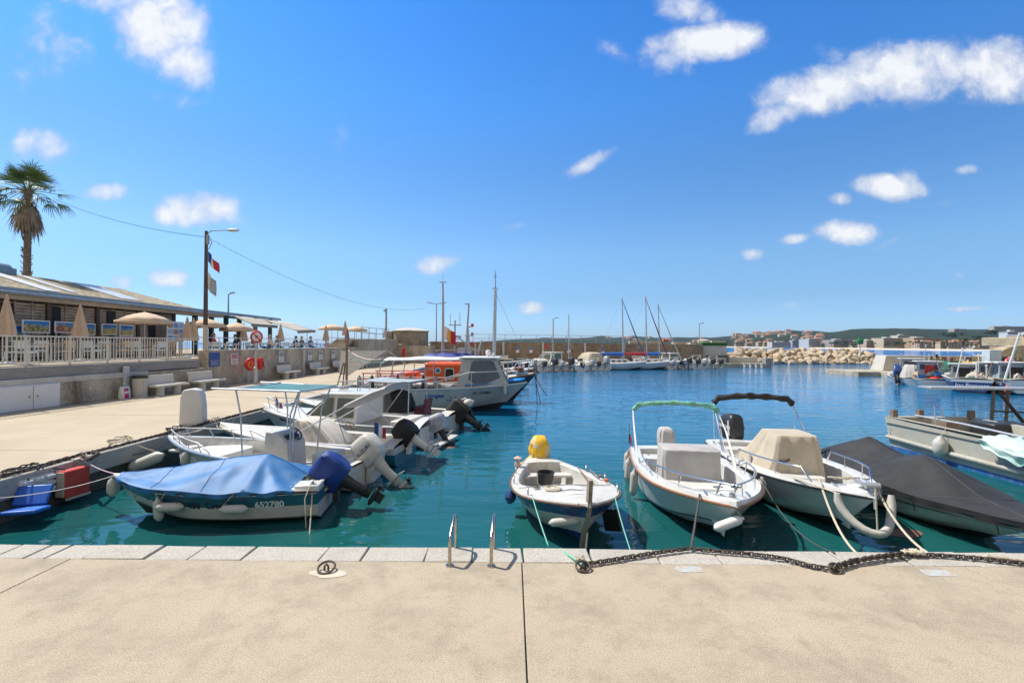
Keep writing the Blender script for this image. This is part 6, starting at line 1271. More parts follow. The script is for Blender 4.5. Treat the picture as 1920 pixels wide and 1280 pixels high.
# ---- 5 white boat with a large black covered outboard, just before the dive boat
loc, rz, L = place((-2.0, 17.6), (-8.3, 19.0)); h = Hull(L, 2.1, .60, .82, draft=.3, tw=.86, tm=.4, n=2.4, rake=.7)
b5 = thing('white_motorboat', 'white motorboat with a big black covered outboard lying against the dive boat', 'boat', loc, rz)
hull_part(h, b5, [m_antifoul, m_gelold], [(.28, 0), (1, 1)]); rail_tube(h, b5, 'rub_rail', m_greymetal, .03, 0, 0); deck_part(h, b5, m_gelold, .06, .7, .2, .2, .08)
MB().loft(cab(2.7, 3.7, .45, .38, .3, 1.25, .0, .3), True, False, True).build('console', m_gelold, b5, smooth=0, bevel=.03)
MB().loft([[(-.5, 2.3, .95), (.5, 2.3, .95), (.5, 2.35, .95), (-.5, 2.35, .95)], [(-.42, 2.5, 1.5), (.42, 2.5, 1.5), (.42, 2.54, 1.5), (-.42, 2.54, 1.5)]], True, True, True).build('windscreen', m_smoke, b5, smooth=0)
draped(b5, 'dark_cover', m_blackcloth, rings_at(.9, .7, .15, [(1.05, 1.1, .6, 0, 2.1), (1, 1, .9, 0, 2.1), (.8, .8, 1.25, 0, 2.15), (.3, .3, 1.4, 0, 2.2)]), amp=.03, seed=8)
MB().box((.1, 1.35, .58), (.6, .45, .5)).box((.1, 1.15, .92), (.6, .12, .36), rx=.25).build('helm_seat', M('maroon_vinyl', (.10, .03, .05), .6), b5, bevel=.03)
MB().tube([(-.85, 1.5, .6), (-.8, 1.5, 1.7), (.8, 1.5, 1.7), (.85, 1.5, .6)], .022, 8).tube([(-.85, 2.4, .6), (-.8, 1.6, 1.7), (.8, 1.6, 1.7), (.85, 2.4, .6)], .018, 8).build('arch', m_galv, b5)
MB().grid(lambda a, c: Vector((lerp(-.85, .85, a), lerp(1.3, 3.3, c), 1.78-.05*math.sin(PI*c))), 6, 6).build('canvas_top', M('blue_grey_canvas', (.30, .35, .40), .8), b5, solid=.015); MB().tube([(-.83, 3.3, 1.78), (-.85, 3.5, .7)], .015, 6).tube([(.83, 3.3, 1.78), (.85, 3.5, .7)], .015, 6).build('canvas_pole', m_galv, b5)
outboard(b5, .1, -.12, .30, .95, m_black, m_black, 1.08, cover=m_blackcloth); outboard(b5, .75, -.06, .55, .5, m_black, m_black, .75, name='spare_outboard')
fender(W_(b5, (.3, -.35, .95)), 'white buoy resting between the outboards of the white motorboat by the dive boat', .17, .38, (0, 1.3, .3), None)
# ---- 10 rowing style boat in the middle, yellow cloth on its outboard
loc, rz, L = place((.68, 11.05), (1.17, 7.12)); h = Hull(L, 1.86, .50, .76, draft=.22, tw=.36, tm=.56, n=2.5, rake=.42, rnd_=1, bowf=.03, sp=2.4, dip=.02)
h10 = h; b10 = thing('wooden_style_boat', 'small white double-ended fishing boat with a navy band and a yellow cloth over its outboard', 'boat', loc, rz)
hull_part(h, b10, [m_navy, M('weathered_white_hull', (.50, .50, .49), .5, var=.12, stain=(.30, .31, .30), samt=.6, sscale=3), m_navy], [(.30, 0), (.72, 1), (1, 2)], N=34)
rail_tube(h, b10, 'rub_rail', M('brown_rail', (.13, .08, .06), .7, var=.3, scale=14), .020, .012, .0, n=40)
deck_part(h, b10, m_gelold, .10, .60, .16, .10, .03, N=34, lip=.035)
MB().box((0, .75, .36), (1.0, .26, .05)).build('thwart', m_gelold, b10, bevel=.01)
MB().grid(lambda a, c: Vector((lerp(-.36, .36, a)*(1-.38*c), lerp(2.5, 3.2, c), .612+.07*c*c+.03*math.sin(PI*a))), 6, 6).build('fore_hatch', m_white, b10, solid=.03)
MB().tube([(-.84, 2.42, .60), (-.5, 2.42, .625), (0, 2.42, .64), (.5, 2.42, .625), (.84, 2.42, .60)], .012, 6).tube([(-.3, 2.85, .655), (0, 2.85, .69), (.3, 2.85, .655)], .010, 6).build('deck_rope', m_greymetal, b10)
mb = MB(); mb.loft([[(x, y+3.93-.42*(1-u)+0.01, z) for x, y in ((-.035, -.05), (.035, -.05), (.03, .05), (-.03, .05))] for u, z in ((.0, -.05), (.3, .2), (.6, .45), (.9, .72), (1.05, 1.16))], True, True, True); mb.build('stem_post', M('bare_wood', (.30, .245, .19), .85, var=.25, scale=10), b10)
mb = MB(); mb.lathe([(0, 0), (.14, 0), (.165, .36), (.18, .37), (.18, .39), (.155, .39), (.125, .03), (0, .03)], (.14, .98, .12), n=20); mb.tube([(.31, .98, .48), (.33, .90, .35), (.30, .85, .22)], .008, 5)
bk_ = Vector((-.12, 1.28, .115)); 
t = thing('bucket', 'black plastic bucket standing in the cockpit of the small fishing boat with the yellow cloth', 'bucket', W_(b10, (.10, 1.1, .12)))
mb = MB(); mb.lathe([(0, 0), (.135, 0), (.17, .38), (.185, .385), (.185, .41), (.16, .41), (.125, .03), (0, .03)], n=22); mb.build('body', m_black, t); MB().tube([(-.185, -.01, .37), (-.17, -.12, .2), (-.05, -.19, .13), (.1, -.17, .15), (.18, -.05, .33)], .008, 5).build('handle', m_greymetal, t)
ob = outboard(b10, 0, -.02, .46, .08, m_black, m_black, .75)
yc = MB(); base = rrect3(.44, .56, 0, r=.16); rg = []
for k, (sx, z) in enumerate(((1.75, -.16), (1.5, -.08), (1.15, .02), (.86, .13), (.98, .25), (.92, .40), (.80, .50), (.55, .58), (.2, .60))):
    rg.append([(x*sx*(1+.24*math.sin(i*.9+k*.9)*(1-k/12)+.34*nz(i*.5, k*.9)), y*sx*(1+.12*math.sin(i*.7+k)*(1-k/9))-.2, z+.42+(.07*math.sin(i*.8) if k == 0 else .03*nz(i*.7, k*1.1))) for i, (x, y) in enumerate(base)])
m_ycl, nt, b = newmat('yellow_striped_cloth'); vec = coords(nt, 'Object', (1, 1, .6)); wv = noise_tex(nt, vec, 4.2, 3, .5, .8); r_ = ramp(nt, [(.0, (.78, .46, .015)), (.53, (.72, .42, .02)), (.56, (.56, .46, .34)), (1, (.60, .50, .38))], wv); nt.links.new(r_.outputs[0], b.inputs['Base Color']); b.inputs['Roughness'].default_value = .75
yc.loft(rg, True, False, True); yc.build('engine_cloth', m_ycl, ob, smooth=50)
# bits along the gunwales
MB().lathe([(0, 0), (.035, .01), (.04, .05), (0, .07)], (-.80, 1.9, .60), n=8).tube([(-.80, 1.2, .58), (-.74, 1.5, .64), (-.78, 1.9, .60)], .014, 6).build('oar_fitting', m_wood, b10); MB().lathe([(0, 0), (.04, .01), (.045, .06), (0, .08)], (-.83, 2.2, .60), n=8).build('orange_float', M('orange_float', (.5, .12, .04), .6), b10)
hull_text(h, b10, 'NI  49810', .10, .70, .455, 1, m_letw, True, .0, name='faded_number')
fender(W_(b10, h.pt(.93, .62, 1, .10)+Vector((0, .10, 0))), 'yellowed pointed fender hung flat across the bow of the small fishing boat', .062, .46, (0, PI/2-.12, rz+PI-.15), W_(b10, h.gun(.97, 1, 0, .05)))
fender(W_(b10, h.pt(.52, .74, 1, .13)), 'small navy blue round fender on the near side of the small fishing boat', .105, .24, (0, .2, 0), W_(b10, h.gun(.52, 1, .02, .03)), m_navy)
t = thing('boarding_board', 'dark square board hanging over the water beside the bow of the small fishing boat', 'board', W_(b10, h.pt(.86, .55, -1, .22)), rz+.55); MB().box((0, 0, -.05), (.05, .34, .34), rx=.25).build('board', m_black, t, bevel=.015); MB().tube([(0, .05, .1), (.1, 0, .35)], .01, 5).build('lashing', m_rope, t)
t = thing('old_fender', 'frayed pinkish rope fender on the far stern corner of the small fishing boat', 'fender', W_(b10, (.62, .62, .55)), .3); MB().lathe([(0, -.12), (.05, -.08), (.07, .02), (.04, .1), (.09, .16), (.02, .2)], n=9).build('body', M('frayed_rope', (.52, .38, .33), .9, var=.35, scale=20), t)
bw_ = W_(b10, h.gun(.97, 1, 0, .04))
rope(sag(W_(b10, h.gun(.80, 1, .0, .04)), P(1030, 1028, -.08), .02)+[P(1034, 1029, -.35)], .009, m_greenrope, 'thin green rope down from the near gunwale of the small fishing boat'); rope(sag(W_(b10, h.gun(.86, -1, .0, .04)), P(1182, 1031, -.3), .03), .009, m_greenrope, 'thin green rope down from the far bow of the small fishing boat')
rope(sag(W_(b10, (.0, 3.85, .35)), P(1094, 1062, .06), .02), .014, m_darkrope, 'dark knotted bow rope from the stem of the small fishing boat to the iron ring'); rope([P(1050, 1029, -.02), P(1066, 1040, .02), P(1084, 1052, .04), P(1093, 1060, .05)], .014, m_greenrope, 'frayed green rope end lying over the coping to the iron ring')
t = tag(MB().tube([(.0+.035*math.cos(i*.9)*(1+i*.02), .03*math.sin(i*1.1), .02+.004*(i % 9)+.03*abs(math.sin(i*.6))) for i in range(34)], .009, 5).build('rope_knot', m_rope, loc=P(1088, 1056, .01)), 'tangled pale rope knot on the iron ring at the left end of the big chain', 'rope')
# ---- 11 and 12: two white console boats with covers
def consoleboat(root, h, cmat, cdims, band_mats, bands, lipmat, eng, cover, tilt, zf=.16, t0=.07, t1=.88, w=.24, deckmat=None):
    hull_part(h, root, band_mats, bands, N=32); rail_tube(h, root, 'rub_rail', lipmat, .022, .012, -.012, n=40); deck_part(h, root, deckmat or m_gel, t0, t1, w, zf, .03, N=40, lip=.06)
m_hullgrey = M('hull_white', (.62, .62, .605), .3, var=.06, stain=(.40, .42, .40), samt=.4, sscale=2.5, coat=.25); slime(m_hullgrey); m_copper = M('copper_rail', (.30, .14, .07), .5, var=.2)
loc, rz, L = place((3.87, 11.95), (3.28, 7.0)); h = Hull(L, 2.08, .58, .82, draft=.28, tw=.88, tm=.42, n=2.7, rake=.95, cw=(.88, .6), sc=.40)
h11, L11 = h, L; b11 = thing('console_motorboat', 'white console motorboat with a grey canvas cover and a rolled green hood', 'boat', loc, rz)
consoleboat(b11, h, m_greycloth, 0, [m_antifoul, m_hullgrey, m_navy, m_hullgrey], [(.28, 0), (.42, 1), (.46, 2), (1, 3)], m_copper, 0, 0, 0)
MB().loft([[(x*s*(1-.45*(y+.4)/.8), y+3.25, z) for x, y in roundrect(.95, .8, .2, 4)] for z, s in ((.18, .75), (.40, 1), (.43, .96))], True, False, True).build('bow_seat', m_gel, b11); MB().loft([[(x, y+2.55, z) for x, y in roundrect(1.3, .8, .1, 4)] for z in (.16, .46, .48)], True, False, True).build('mid_locker', m_gel, b11)
MB().loft([[(x, y+.75, z) for x, y in roundrect(1.6, .5, .1, 4)] for z in (.16, .52, .56)], True, False, True).build('stern_bench', m_gel, b11)
draped(b11, 'console_cover', m_greycloth, rings_at(1.12, .74, .09, [(1.02, 1.10, .38, 0, 2.02), (1.0, 1.02, .6, 0, 2.02), (.99, .98, .9, 0, 2.02), (.985, .95, 1.05, 0, 2.04), (.98, .90, 1.07, 0, 2.04)]), amp=.034, seed=1)
bow_rail(h, b11, .42, .985, .26, m_steel, .014, .10, 4)
mb = MB()
for x, y in ((-.12, 4.55), (.15, 4.58), (.0, 4.3)): mb.box((x, y, .985), (.14, .025, .02)).box((x, y, .97), (.04, .03, .05))
mb.build('cleat', m_steel, b11)
m_green = M('green_hood', (.12, .36, .28), .75, var=.3, scale=8, stain=(.40, .55, .46), samt=.5, sscale=9)
bimini(h, b11, .38, .16, 1.76, m_green, .065, legs=2, wrap='white')
outboard(b11, 0, -.05, .52, .1, m_black, m_black, .85, cover=m_greycloth)
flag('boat_flag', 'small furled red flag at the stern corner of the boat with the green rolled hood', W_(b11, (.95, .1, 1.0)), [fb, frd], .12, .22, 0, .9, pole=(.32, .2, .012))
for t, lab in ((.055, 'white fender at the stern corner of the boat with the green hood'), (.20, 'white fender, second from the stern of the boat with the green hood'), (.44, 'white fender, third from the stern of the boat with the green hood')):
    fender(W_(b11, h.pt(t, .8, 1, .11)-Vector((0, 0, .12))), lab, .08, .50, (0, .05, 0), W_(b11, h.gun(t, 1, 0, .06)))
fender(W_(b11, h.gun(.99, 1, .06, -.26)), 'curved white fender hung across the bow of the boat with the green hood', .07, .46, (0, PI/2-.25, .2), W_(b11, h.gun(.985, 1, 0, .05)), M('white_fender', (.74, .74, .72), .4))
fender(W_(b11, h.pt(.62, .9, -1, .1)), 'small cream fender between the two console motorboats', .08, .34, (0, .1, 0), W_(b11, h.gun(.62, -1, 0, .05)))
rope(sag(W_(b11, h.gun(.90, 1, -.02, .06)), P(1296, 1028, .03), .0, 6), .014, m_darkrope, 'dark upright mooring rope from the near bow of the green hooded boat to the chain')
loc, rz, L = place((6.08, 12.75), (5.52, 7.32)); h = Hull(L, 2.10, .60, .86, draft=.28, tw=.88, tm=.42, n=2.5, rake=1.0, cw=(.88, .58), sc=.40)
h12, L12 = h, L; b12 = thing('console_motorboat', 'white console motorboat with a tan canvas cover, black rolled hood and black outboard', 'boat', loc, rz)
consoleboat(b12, h, m_tan, 0, [m_antifoul, m_hullgrey, m_hullgrey], [(.28, 0), (.6, 1), (1, 2)], m_black, 0, 0, 0)
draped(b12, 'console_cover', m_tan, rings_at(1.0, 1.5, .12, [(1.22, 1.5, .30, .05, 2.0), (1.12, 1.30, .55, .03, 2.1), (.95, 1.0, .85, 0, 2.3), (.85, .72, 1.15, 0, 2.5), (.80, .56, 1.32, 0, 2.6), (.77, .52, 1.35, 0, 2.6)]), amp=.055, seed=6)
MB().loft([[(x*s*(1-.45*(y+.4)/.8), y+3.75, z) for x, y in roundrect(.9, .8, .25, 4)] for z, s in ((.18, .75), (.44, 1), (.47, .96))], True, False, True).build('bow_seat', m_gel, b12); MB().loft([[(x, y+3.15, z) for x, y in roundrect(.75, .5, .1, 4)] for z in (.16, .58, .6)], True, False, True).build('console_seat', m_gel, b12)
MB().loft([[(x, y+.7, z) for x, y in roundrect(1.6, .45, .1, 4)] for z in (.16, .56, .6)], True, False, True).build('stern_bench', m_gel, b12)
for sx in (-1, 1): MB().tube([h.gun(.42, sx, -.12, .06)]+[h.gun(t, sx, -.12, .06+.22) for t in [.45+.05*i for i in range(8)]]+[h.gun(.835, sx, -.12, .06)], .016, 8).build('grab_rail', m_steel, b12, smooth=60)
for sx in (-1, 1): [MB().tube([h.gun(t, sx, -.12, .05), h.gun(t, sx, -.12, .28)], .012, 6).build('stanchion', m_steel, b12) for t in (.55, .7)]
bimini(h, b12, .28, .13, 1.84, m_blackcloth, .085, spread=.5)
outboard(b12, 0.1, -.06, .62, .06, m_black, m_black, 1.05, stripe=M('engine_stripe', (.5, .45, .45), .4), text='MERCURY', steer=.25)
mb = MB(); mb.box((0, 5.2, 1.02), (.16, .3, .05)); mb.lathe([(0, -.1), (.05, -.1), (.05, .1), (0, .1)], (0, 5.38, 1.03), n=10, axis='X'); mb.tube([(0, 5.1, 1.06), (0, 5.42, 1.0), (.0, 5.46, .7)], .022, 6); mb.build('anchor_roller', m_galv, b12)
MB().tube([(-.25+.02*i+.05*math.sin(i*2.1), 4.85+.05*math.sin(i*1.3), .99+.015*abs(math.sin(i))) for i in range(30)], .014, 5).build('coiled_rope', m_rope, b12)
fender(W_(b12, h.pt(.48, .78, 1, .13)-Vector((0, 0, .05))), 'cream fender hanging on the near side of the tan covered boat', .11, .50, (0, .03, 0), W_(b12, h.gun(.48, 1, 0, .06)))
pts = [W_(b12, (sx*.40*math.cos(a), L+.06-.34*math.cos(a)**2, .84-.50*math.sin(a))) for sx, a in [(1, PI*k/14) for k in range(15)]]
t = thing('bow_fender', 'long white curved fender slung round the bow of the tan covered boat', 'fender', pts[7]); MB().tube([p-pts[7] for p in pts], [.04]+[.062]*13+[.04], 12).build('body', m_fender, t, smooth=50); MB().tube([pts[7]*0, W_(b12, (0, 5.46, 1.0))-pts[7]], .012, 6).tube([pts[0]-pts[7], W_(b12, h.gun(.8, 1, 0, .08))-pts[7]], .012, 6).build('lashing', m_rope, t)
rope(sag(W_(b12, (.45, 4.75, .95)), P(1690, 1040, .04), .55, 20), .018, m_rope, 'thick pale mooring rope sagging from the tan covered boat to the knot on the chain'); rope(sag(W_(b12, (-.1, 5.3, 1.0)), P(1850, 1042, .03), .45, 20)+[P(1935, 1052, .03)], .018, m_rope, 'long pale mooring rope sagging from the tan covered boat bow towards the right edge')
rope(sag(W_(b11, h.gun(.6, -1, 0, .06)), P(1565, 1036, .02), .22, 16), .009, m_darkrope, 'thin dark line running down between the two console boats to the coping')
tag(MB().tube([(.08*math.cos(i*.8)*(1-.01*i)+.004*i, .05*math.sin(i*1.15), .02+.03*abs(math.sin(i*.5))) for i in range(44)], .013, 5).build('rope_knot', m_rope, loc=P(1700, 1040, .02)), 'pale rope knotted round the chain on the right of the coping', 'rope')
# ---- 13 speedboat under a black cover
loc, rz, L = place((8.35, 11.85), (7.62, 6.95)); h = Hull(L, 2.0, .50, .56, draft=.25, tw=.9, tm=.40, n=2.3, rake=1.0, cw=(.9, .6), sc=.42)
b13 = thing('covered_speedboat', 'low speedboat under a full black canvas cover at the right', 'boat', loc, rz)
hull_part(h, b13, [m_antifoul, m_hullgrey, m_black, m_hullgrey], [(.28, 0), (.74, 1), (.77, 2), (1, 3)], N=32); rail_tube(h, b13, 'rub_rail', m_black, .025, .012, -.02)
tarp(h, b13, m_blackcloth, .0, 1.0, lambda t: .34*max(0, 1-abs(t-.15)/.22)+.33*max(0, 1-abs(t-.52)/.26)+.16*sstep(1.0, .5, t)+.04, drop=.12, amp=.014, N=80, MS=30, seed=5, name='canvas_cover', peak=.5, seams=[[(i/40, .5) for i in range(40)], [(.33, .08+.84*i/30) for i in range(31)], [(.72+.08*math.sin(PI*i/30), .08+.84*i/30) for i in range(31)], [(.92+.03*math.sin(PI*i/30), .1+.8*i/30) for i in range(31)]], seamm=M('canvas_seam', (.075, .075, .078), .8))
MB().tube([h.gun(t, 1, .05, -.09) for t in [.05+.0475*i for i in range(20)]], .008, 5).build('cover_cord', m_black, b13)
mb = MB(); 
for t in (.72, .93): mb.tube([h.gun(t, 1, .05, -.08), h.gun(t, 1, .02, -.22)], .01, 5)
mb.build('cover_hook', m_black, b13)
rope(sag(W_(b13, h.gun(.99, 1, 0, 0)), P(1935, 1040, .02), .05), .012, m_darkrope, 'dark mooring rope at the nose of the black covered speedboat')
# ---- 14 grey work barge at the right edge
m_barge = concrete('barge_paint', (.34, .335, .29), (.47, .46, .40), (.24, .19, .13), .5, .12, .8, 1.1, 0, .15, 30)
bg_ = thing('work_barge', 'weathered grey work barge with a blue waterline and a steel gantry at the right edge', 'barge', (13.1, 11.2, ZW), .0)
LB_, RB_ = -1.32, 1.32
def bsec(y, rk, zt): return [(LB_+.10, y-rk*.6, -.6), (RB_-.10, y-rk*.6, -.6), (RB_, y, zt), (LB_, y, zt)]
mb = MB(); secs = [(-6, 0, .86), (-2, 0, .86), (1.2, 0, .88), (3.2, .05, .93), (4.05, .25, .98)]
ys = [s_[0] for s_ in secs]
rows = (-.6, .0, .10, .26, 1.0)
def bp(i, k, sx):
    y, rk, zt = secs[i]; z = rows[k] if k < 4 else zt; f = (z+.6)/(zt+.6); return (sx*(1.22+.10*f), y-rk*(1-f), z)
mats_ = [m_antifoul, M('barge_blue', (.02, .10, .32), .6, var=.3, stain=(.3, .3, .3), samt=.7, sscale=3), m_gelold, m_barge]
for sx in (-1, 1):
    for i in range(4):
        for k in range(4): q = [bp(i, k, sx), bp(i+1, k, sx), bp(i+1, k+1, sx), bp(i, k+1, sx)]; mb.add(q if sx > 0 else q[::-1], [(0, 1, 2, 3)], (0, 1, 3, 3)[k])
for k in range(4): mb.add([bp(4, k, 1), bp(4, k, -1), bp(4, k+1, -1), bp(4, k+1, 1)], [(0, 1, 2, 3)], (0, 1, 3, 3)[k])
mb.build('hull', mats_, bg_, smooth=0)
for sx in (-1, 1): MB().add([(sx*1.33, y, z+.0) for y, z in ((-6, .87), (4.0, .985))]+[(sx*1.17, y, z) for y, z in ((-6, .87), (3.9, .985))]+[(sx*1.17, y, z) for y, z in ((-6, .3), (3.9, .3))], [(0, 1, 3, 2), (2, 3, 5, 4)]).build('bulwark', m_barge, bg_, smooth=0)
MB().add([(-1.18, -6, .32), (1.18, -6, .32), (1.18, 3.95, .32), (-1.18, 3.95, .32)], [(0, 1, 2, 3)]).add([(-1.3, 4.05, .985), (1.3, 4.05, .985), (1.3, 3.85, .985), (-1.3, 3.85, .985), (1.3, 3.85, .3), (-1.3, 3.85, .3)], [(0, 1, 2, 3), (3, 2, 4, 5)]).build('deck', m_barge, bg_, smooth=0)
MB().box((-1.335, 0, .80), (.03, 8, .02)).build('wale_shadow_strip', m_slab, bg_)
MB().tube([(-1.33, 3.95, .36), (-1.36, 2, .32), (-1.36, -.6, .30), (-1.34, -.9, .30)], .06, 8).build('rubbing_tube', m_barge, bg_)
for (x, y) in ((-1.2, 3.85), (-.35, 3.9), (1.2, 3.85)): MB().box((x, y, 1.08), (.16, .14, .26), top=.85).build('bollard', m_wood, bg_)
MB().box((-.2, 3.2, .62), (.35, .5, .7)).build('wooden_bitt', m_wood, bg_, bevel=.01)
MB().tube([(-.9, 3.4, 1.1), (-.8, 2, 1.08), (-.7, 0, .98), (-.6, -2, .95)], .03, 8).tube([(-.95, 2.6, .5), (-.95, 2.7, 1.45), (-.75, 2.75, 1.5), (-.65, 2.7, 1.1)], .016, 6).build('deck_pipe', m_galv, bg_)
gx = MB(Matrix.Rotation(-.06, 4, 'Z')); gx.span((-.35, 3.75, 1.86), (4.2, 4.3, 1.93)); gn = gx.build('gantry_top', m_galv, bg_, bevel=.01)
for x in (1.85, 2.3, 3.2): MB().tube([(x, 3.9, .2), (x, 3.8, 1.87)], .045, 8).build('gantry_leg', m_wood, bg_)
MB().tube([(2.0, 3.8, 1.8), (3.0, 3.8, .6)], .05, 8).tube([(1.85, 3.8, .75), (3.2, 3.8, .7)], .03, 6).tube([(1.85, 3.8, 1.2), (3.2, 3.8, 1.15)], .03, 6).build('gantry_brace', m_brown, bg_)
MB().box((1.5, 1.5, .5), (1.6, 1.3, .5)).build('engine_box', m_greymetal, bg_, bevel=.02)
MB().box((-.6, .35, .55), (.9, 1.6, .5)).build('deck_locker', M('dark_grey_box', (.16, .165, .17), .7), bg_, bevel=.02)
MB().box((1.3, 3.0, .80), (1.2, .8, .35)).build('dark_bale', m_black, bg_, bevel=.05)
cr_ = thing('yellow_crate', 'yellow plastic crate lying on the deck of the grey barge', 'crate', (12.55, 13.35, ZW+.33), .2); mb = MB()
for z in (.06, .2, .34): mb.bar((-.3, -.2, z), (.3, -.2, z), .03).bar((-.3, .2, z), (.3, .2, z), .03).bar((-.3, -.2, z), (-.3, .2, z), .03).bar((.3, -.2, z), (.3, .2, z), .03)
for x in (-.3, -.1, .1, .3): mb.bar((x, -.2, 0), (x, -.2, .36), .03).bar((x, .2, 0), (x, .2, .36), .03)
mb.build('lattice', m_yellow, cr_)
t = thing('fish_basket', 'green plastic tub on the barge deck beside the yellow crate', 'tub', (12.75, 12.4, ZW+.33), .1); MB().loft([[(x*s, y*s, z) for x, y in roundrect(.6, .8, .1, 3)] for z, s in ((0, .85), (.5, 1), (.5, .93), (.05, .8))], True, True, False).build('shell', M('tub_green', (.06, .16, .10), .6), t)
t = thing('plastic_sheet', 'crumpled white and pale green plastic sheet hanging over the barge side', 'sheet', (11.72, 10.9, .15)); r5 = random.Random(5)
MB().grid(lambda a, c: Vector((-.16*sstep(.3, .8, c)-.05+.9*max(0, .4-c)*1.2+.10*nz(a*5, c*6), lerp(1.0, -.75, a)+.08*nz(c*4, a*3, 2), .10-.62*max(0, c-.35)*(.4+.8*math.sin(PI*a))+.09*nz(a*7, c*7, 4))), 22, 18).build('sheet', M('plastic_film', (.62, .70, .66), .35, var=.15, scale=4, col2=(.40, .62, .54)), t, smooth=40)
fender(Vector((11.62, 13.1, -.28)), 'big yellowish white fender hanging on the grey barge side', .17, .52, (0, 0, 0), Vector((11.78, 13.1, .22)))
rope(sag((11.8, 10.2, .1), (11.75, 10.0, -.5), .0, 6), .02, m_darkrope, 'dark knotted rope hanging on the barge side near the right edge')
t = thing('red_jerrycan', 'orange red float lying on the barge deck at the right edge', 'float', (12.1, 10.4, .18), .4); MB().lathe([(0, -.3), (.09, -.25), (.12, 0), (.09, .25), (0, .3)], n=12, axis='Y').build('float', M('orange_red', (.6, .09, .04), .5), t)

# ---- fittings on the near boats
for bt, L_, B_, zz, ts_ in ((b11, L11, h11, .0, (.1, .34, .6, .9)), (b12, L12, h12, .0, (.1, .36, .9))):
    for t_ in ts_:
        for sx in (-1, 1):
            q = B_.gun(t_, sx, -.10, .075); MB().bar(q+Vector((0, -.09, .025)), q+Vector((0, .09, .025)), .02).box(q+Vector((0, 0, 0)), (.03, .07, .05)).build('cleat', m_steel, bt)
    q = B_.gun(.955, 1, 0, .08); MB().lathe([(.05, 0), (.05, .03), (.03, .06), (0, .07)], (0, q.y, q.z+.02), n=10).build('bow_light', m_greymetal, bt)
    for sx in (-1, 1): MB().lathe([(.035, 0), (.035, .012), (0, .012)], (sx*.62, 1.0, B_.sheer(.2)+.062), n=12).build('filler_cap', m_greymetal, bt)
    MB().lathe([(.13, 0), (.13, .012), (.115, .02), (0, .02)], (0, L_*.915, B_.sheer(.915)+.09), n=18).build('hatch_lid', m_white, bt)
wheel(b12, (.28, 2.95, .92), .15, -.6)
for x0, y0, x1, y1 in ((-.55, 2.5, .55, 2.5), (-.36, 2.5, -.22, 3.25), (.36, 2.5, .22, 3.25), (-.22, 3.25, .22, 3.25)): MB().bar((x0, y0, h10.sheer(.66)+.068), (x1, y1, h10.sheer(.74 if y1 > 3 else .66)+.068), .012, .01).build('hatch_seam', m_greymetal, b10)
for t_ in (.3, .5, .75):
    for sx in (-1, 1): q = h10.gun(t_, sx, -.05, .04); MB().tube([q, q+Vector((0, 0, .09))], .014, 6).tube([q+Vector((0, -.03, .14)), q+Vector((0, -.035, .10)), q+Vector((0, 0, .085)), q+Vector((0, .035, .10)), q+Vector((0, .03, .14))], .008, 5).build('rowlock', m_galv, b10)
for k in range(11):                                      # lacing along the tarpaulin hem
    t_ = .16+.07*k; q = h1.gun(t_, -1, .05, -.05); MB().tube([q, q+Vector((-.005, .03, -.10)), q+Vector((.0, .07, .0))], .006, 4).build('lacing', m_darkrope, b1)
# ================================================================ DIVE BOAT, ORANGE BOAT, FISHING BOATS, FAR ROW, RIGHT-HAND FLEET
m_alu = concrete('bare_aluminium', (.40, .405, .385), (.52, .52, .49), (.25, .255, .235), .55, .08, .5, 1.3, .4, .05, 40)
m_orange = M('orange_paint', (.68, .095, .015), .4, var=.08, stain=(.40, .10, .04), samt=.3); m_skyblue = M('light_blue_deck', (.02, .24, .66), .5, var=.1)
m_hullgreen = M('dark_green_hull', (.012, .045, .045), .4, var=.2); m_clearglass = M('wheelhouse_glass', (.045, .075, .11), .06, var=.2, coat=.4)
def mooredside(Y, x0, x1, dy=0): return place((x0, Y), (x1, Y+dy))
loc, rz, L = mooredside(23.0, -8.1, .72, -.1); h = Hull(L, 2.85, 1.02, 1.32, draft=.35, tw=.92, tm=.42, n=2.9, rake=1.35, cw=(.92, .55), sc=.42, sp=2.2)
bd = thing('dive_boat', 'grey aluminium dive boat with a blue foredeck, white awning and glazed wheelhouse', 'boat', loc, rz)
hull_part(h, bd, [m_antifoul, m_alu], [(.30, 0), (1, 1)], N=30); rail_tube(h, bd, 'rub_rail', m_galv, .035, 0, 0); deck_part(h, bd, m_alu, .03, .60, .14, .35, .03)
mb = MB(); mb.loft([[(x*(h.half(t)-.03)/1.0, h.L*t, h.sheer(t)+.13+.10*(1-abs(x))) for x in (-1, -.5, 0, .5, 1)] for t in [.68+.31*i/12 for i in range(13)]], closed=False); mb.build('foredeck', m_skyblue, bd, solid=.02)
def wh(y0, y1, w0, w1, z0, z1, ra, fa): return cab(y0, y1, w0, w1, z0, z1, ra, fa)
zf, zr = 1.10, 2.46
wl = MB().loft([[(-1.15, 5.6, zf), (1.15, 5.6, zf), (.80, 8.0, zf+.12), (-.80, 8.0, zf+.12)], [(-1.02, 5.85, zr), (1.02, 5.85, zr), (.82, 7.42, zr), (-.82, 7.42, zr)]], True, False, True).build('wheelhouse', m_alu, bd, smooth=0, bevel=.03)
MB().span((-1.08, 5.75, zr+.005), (1.08, 7.55, zr+.075)).build('roof', m_white, wl, bevel=.02)
